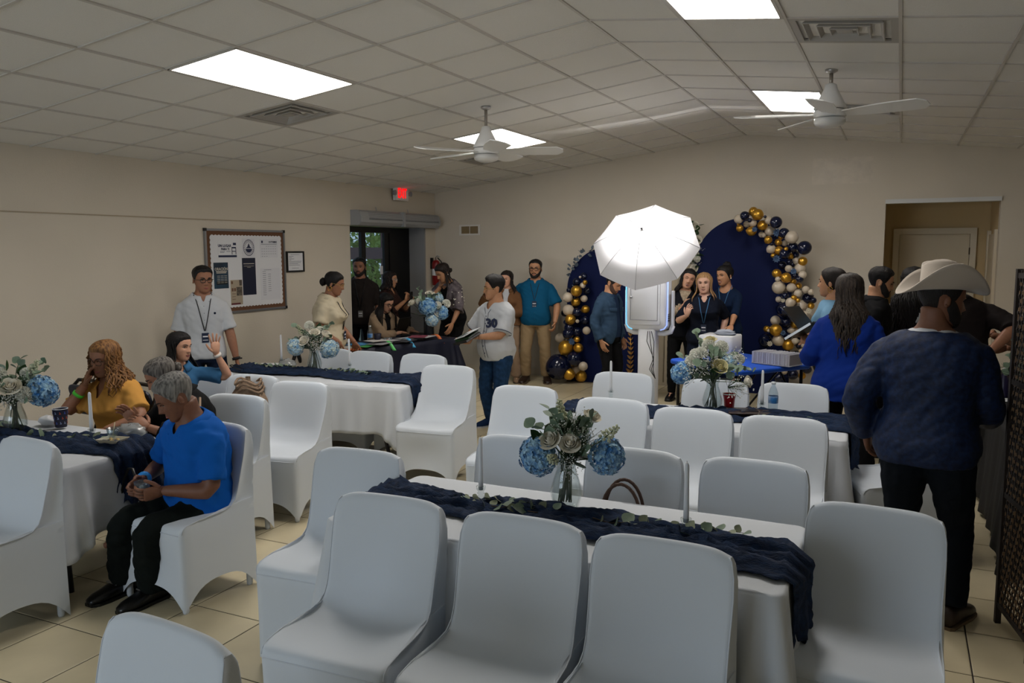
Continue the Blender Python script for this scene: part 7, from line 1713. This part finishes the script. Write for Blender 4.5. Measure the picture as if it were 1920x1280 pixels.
M_AIR = mat('air_grey', '#9c9ea0', .45); acp(-1.02, 1.02).obj('casing', M_AIR, ac)
for y0, y1 in ((-.84, -.04), (.04, .96)):
    g = MB()
    for k in range(40): yy = y0+(y1-y0)*(k+.5)/40; g.box((.158, yy, .025), (.012, .006, .10), Matrix.Rotation(-.32, 3, 'Y'))
    for k in range(5): q = k/4; g.box((.178-.030*q, (y0+y1)/2, -.02+.09*q), (.008, y1-y0, .004))
    g.obj('grille', mat('grille_dark', '#4c4f54', .5), ac)
MB().box((.09, 0.0, 0), (.19, .05, .205)).obj('joint_band', M_AIR, ac)
for y in (-.45, .35): MB().tube([(.02, y, .10), (.015, y-.01, .16)], .006, 6).obj('hook', M_STEEL, ac)
ex = thing('exit_sign', 'white EXIT sign with red letters and two small lamps under the ceiling', 'sign', (XW+.03, 9.95, 2.675))
MB().bbox((0, -.16, -.10), (.05, .16, .10)).obj('housing', M_WHITE, ex)
M_ = Matrix.Translation((.052, 0, -.005)) @ Matrix.Rotation(pi/2, 4, 'Z'); lettering('lettering', 'EXIT', .185, mat('exit_red', '#ff1418', .5, emit='#ff1418', emit_s=1.1), ex, M_, extrude=.002, bold=.006, xs=.60)
for s in (-1, 1):
    MB().lathe([(.0, -.02), (.03, -.02), (.038, .02), (.030, .022), (.0, .015)], 16, R=Matrix.Rotation(radians(90), 3, 'Y'), c=(.05, s*.20, .0)).obj('lamp_head', mat('lamp_grey', '#8b8d90', .4), ex, True); MB().box((.03, s*.175, 0), (.02, .05, .02)).obj('lamp_arm', M_WHITE, ex)
fe = thing('fire_extinguisher', 'red fire extinguisher with white band hung in the corner', 'extinguisher', (XW+.09, 10.84, 1.33), 0)
MB().lathe([(.0, .0), (.055, .0), (.062, .012), (.062, .33), (.05, .365), (.025, .385), (.0, .386)], 20).obj('cylinder', mat('extinguisher_red', '#7a1114', .3), fe, True)
MB().lathe([(.0625, .15), (.0628, .151), (.0628, .25), (.0625, .251)], 20, cap=False).obj('label_band', M_PAPER, fe, True)
MB().tube([(0, 0, .38), (0, 0, .43), (.04, -.02, .45), (.08, -.03, .44)], .009, 6).obj('valve', M_STEEL, fe, True); MB().tube([(.02, .02, .42), (.08, .03, .36), (.085, .03, .15)], .009, 6).obj('hose', M_BLACK, fe, True)
MB().bbox((-.089, -.02, .25), (-.055, .02, .42)).obj('wall_bracket', M_DARKMETAL, fe)
wv = thing('wall_vent', 'white wall vent with tan slats on the back wall', 'vent', (-5.945, YW-.001, 2.17))
for a, b_, c, d in ((-.18, .18, .055, .08), (-.18, .18, -.08, -.055), (-.18, -.145, -.055, .055), (.145, .18, -.055, .055)): MB().bbox((a, -.012, c), (b_, 0, d)).obj('frame_bar', M_TRIM, wv)
for k in range(9): MB().box((0, -.006, -.048+.012*k), (.29, .012, .002), Matrix.Rotation(.5, 3, 'X')).obj('slat', mat('vent_slat', '#a89678', .5), wv)
MB().bbox((-.145, -.003, -.055), (.145, -.001, .055)).obj('duct_back', mat('vent_warm', '#8a744c', .8), wv); MB().bbox((-.004, -.012, -.055), (.004, -.002, .055)).obj('divider', M_TRIM, wv)

# ------------------------------------------------------------------ right: woven screen, serving table things
M_SCR = mat('screen_brown', '#1d1410', .6, noise_amt=.2, noise_scale=20); M_FLECK = mat('screen_beige', '#8a6e52', .7)
def screen_panel(t, p0, p1, Hs=1.76):
    d = Vector((p1[0]-p0[0], p1[1]-p0[1], 0)); L = d.length; d.normalize(); nrm = Vector((-d.y, d.x, 0)); P0 = Vector((*p0, 0)); R = Matrix((d, nrm, Vector((0, 0, 1)))).transposed()
    for q in (0, L): MB().box(P0+d*q+Vector((0, 0, Hs/2)), (.026, .026, Hs), R).obj('post', M_SCR, t)
    for z in (.10, .66, 1.22, Hs-.03): MB().box(P0+d*L/2+Vector((0, 0, z)), (L-.02, .020, .024), R).obj('rail', M_SCR, t)
    n = int((L-.04)/.0185)
    for k in range(n):
        x = .03+.0185*k; b = MB(); pts = [P0+d*x+nrm*(.005*(1 if (i+k) % 2 else -1))+Vector((0, 0, .115+i*.04)) for i in range(42)]
        rows = [[p-d*.0075, p+d*.0075] for p in pts]; b.grid(rows); o = b.obj('woven_strip', M_SCR, t); o.modifiers.new('t', 'SOLIDIFY').thickness = .003
    f = MB()
    for k in range(n):
        for i in range(40):
            if (i+2*k) % 3 == 1: continue
            hgt = .030 if (i*7+k*3) % 5 == 0 else .016
            for s in (-1, 1): f.box(P0+d*(.03+.0185*k+.0092)+nrm*.0062*s+Vector((0, 0, .13+i*.04)), (.0045, .003, hgt), R)
    f.obj('cord_flecks', M_FLECK, t)['kind'] = 'stuff'
t = thing('woven_screen', 'dark brown woven folding screen at the right picture edge', 'screen', (0, 0, 0))
screen_panel(t, (.515, 4.535), (.595, 4.11)); screen_panel(t, (.60, 4.10), (.95, 3.86))
# on the serving table
t = thing('serving_tray', 'white oblong tray on the black serving table', 'tray', (.86, 7.20, .75), 1.2); MB().rbox((0, 0, .03), (.34, .22, .06), .03).obj('body', M_WHITE, t, True); MB().rbox((0, 0, .062), (.30, .18, .006), .02).obj('inner_floor', M_PAPER, t)
tag(MB().rbox((0, 0, 0), (.21, .15, .004), .004).obj('paper_sheet', M_PAPER, None, loc=(.74, 6.85, .752)), 'white paper on the black serving table beside the hat wearer', 'paper')
t = thing('supply_bin', 'black bin on the far end of the serving table', 'bin', (.92, 7.42, .75), .1); MB().rbox((0, 0, .06), (.36, .26, .12), .02).obj('body', M_BLACK, t); MB().rbox((0, 0, .125), (.38, .28, .012), .02).obj('rim', M_BLACK, t)
for k, (x, y, c, nm, hgt) in enumerate(((.74, 6.98, '#241f3c', 'dark purple', .22), (.80, 6.90, '#171a30', 'dark navy', .20), (.88, 7.02, '#a85a1c', 'orange topped', .24))):
    t = thing('drink_bottle', nm+' bottle standing on the serving table', 'bottle', (x, y, .75)); MB().lathe([(.0, .0), (.035, .0), (.037, .01), (.037, hgt*.6), (.015, hgt*.82), (.015, hgt*.95), (.0, hgt*.95)], 18).obj('body', mat('bottle_col_%d' % k, c, .3), t, True); MB().lathe([(.0, hgt*.93), (.018, hgt*.93), (.018, hgt), (.0, hgt+.002)], 14).obj('cap', mat('cap_%d' % k, '#b5651c' if k == 2 else '#c0c0c4', .4), t, True)
arrangement(.83, 6.45, 'trailing eucalyptus bunch in a dark vase beside the woven screen', [('bb', -.05, .05, .30, 1.3), ('ca', .02, .03, .34, 1.0)], 31, 6, 54, vase=DVASE, spread=.17, base=.745, dark=4)
t = thing('crystal_candlestick', 'crystal bead candlestick at the edge of the serving table', 'candlestick', (.705, 5.95, .745)); b = MB()
for k in range(7): b.ball((0, 0, .015+.026*k), .016, 10, 7)
b.obj('stem_beads', M_GLASS, t, True); MB().lathe([(.0, .185), (.03, .19), (.034, .21), (.03, .21), (.0, .196)], 16).obj('cup', M_GLASS, t, True)
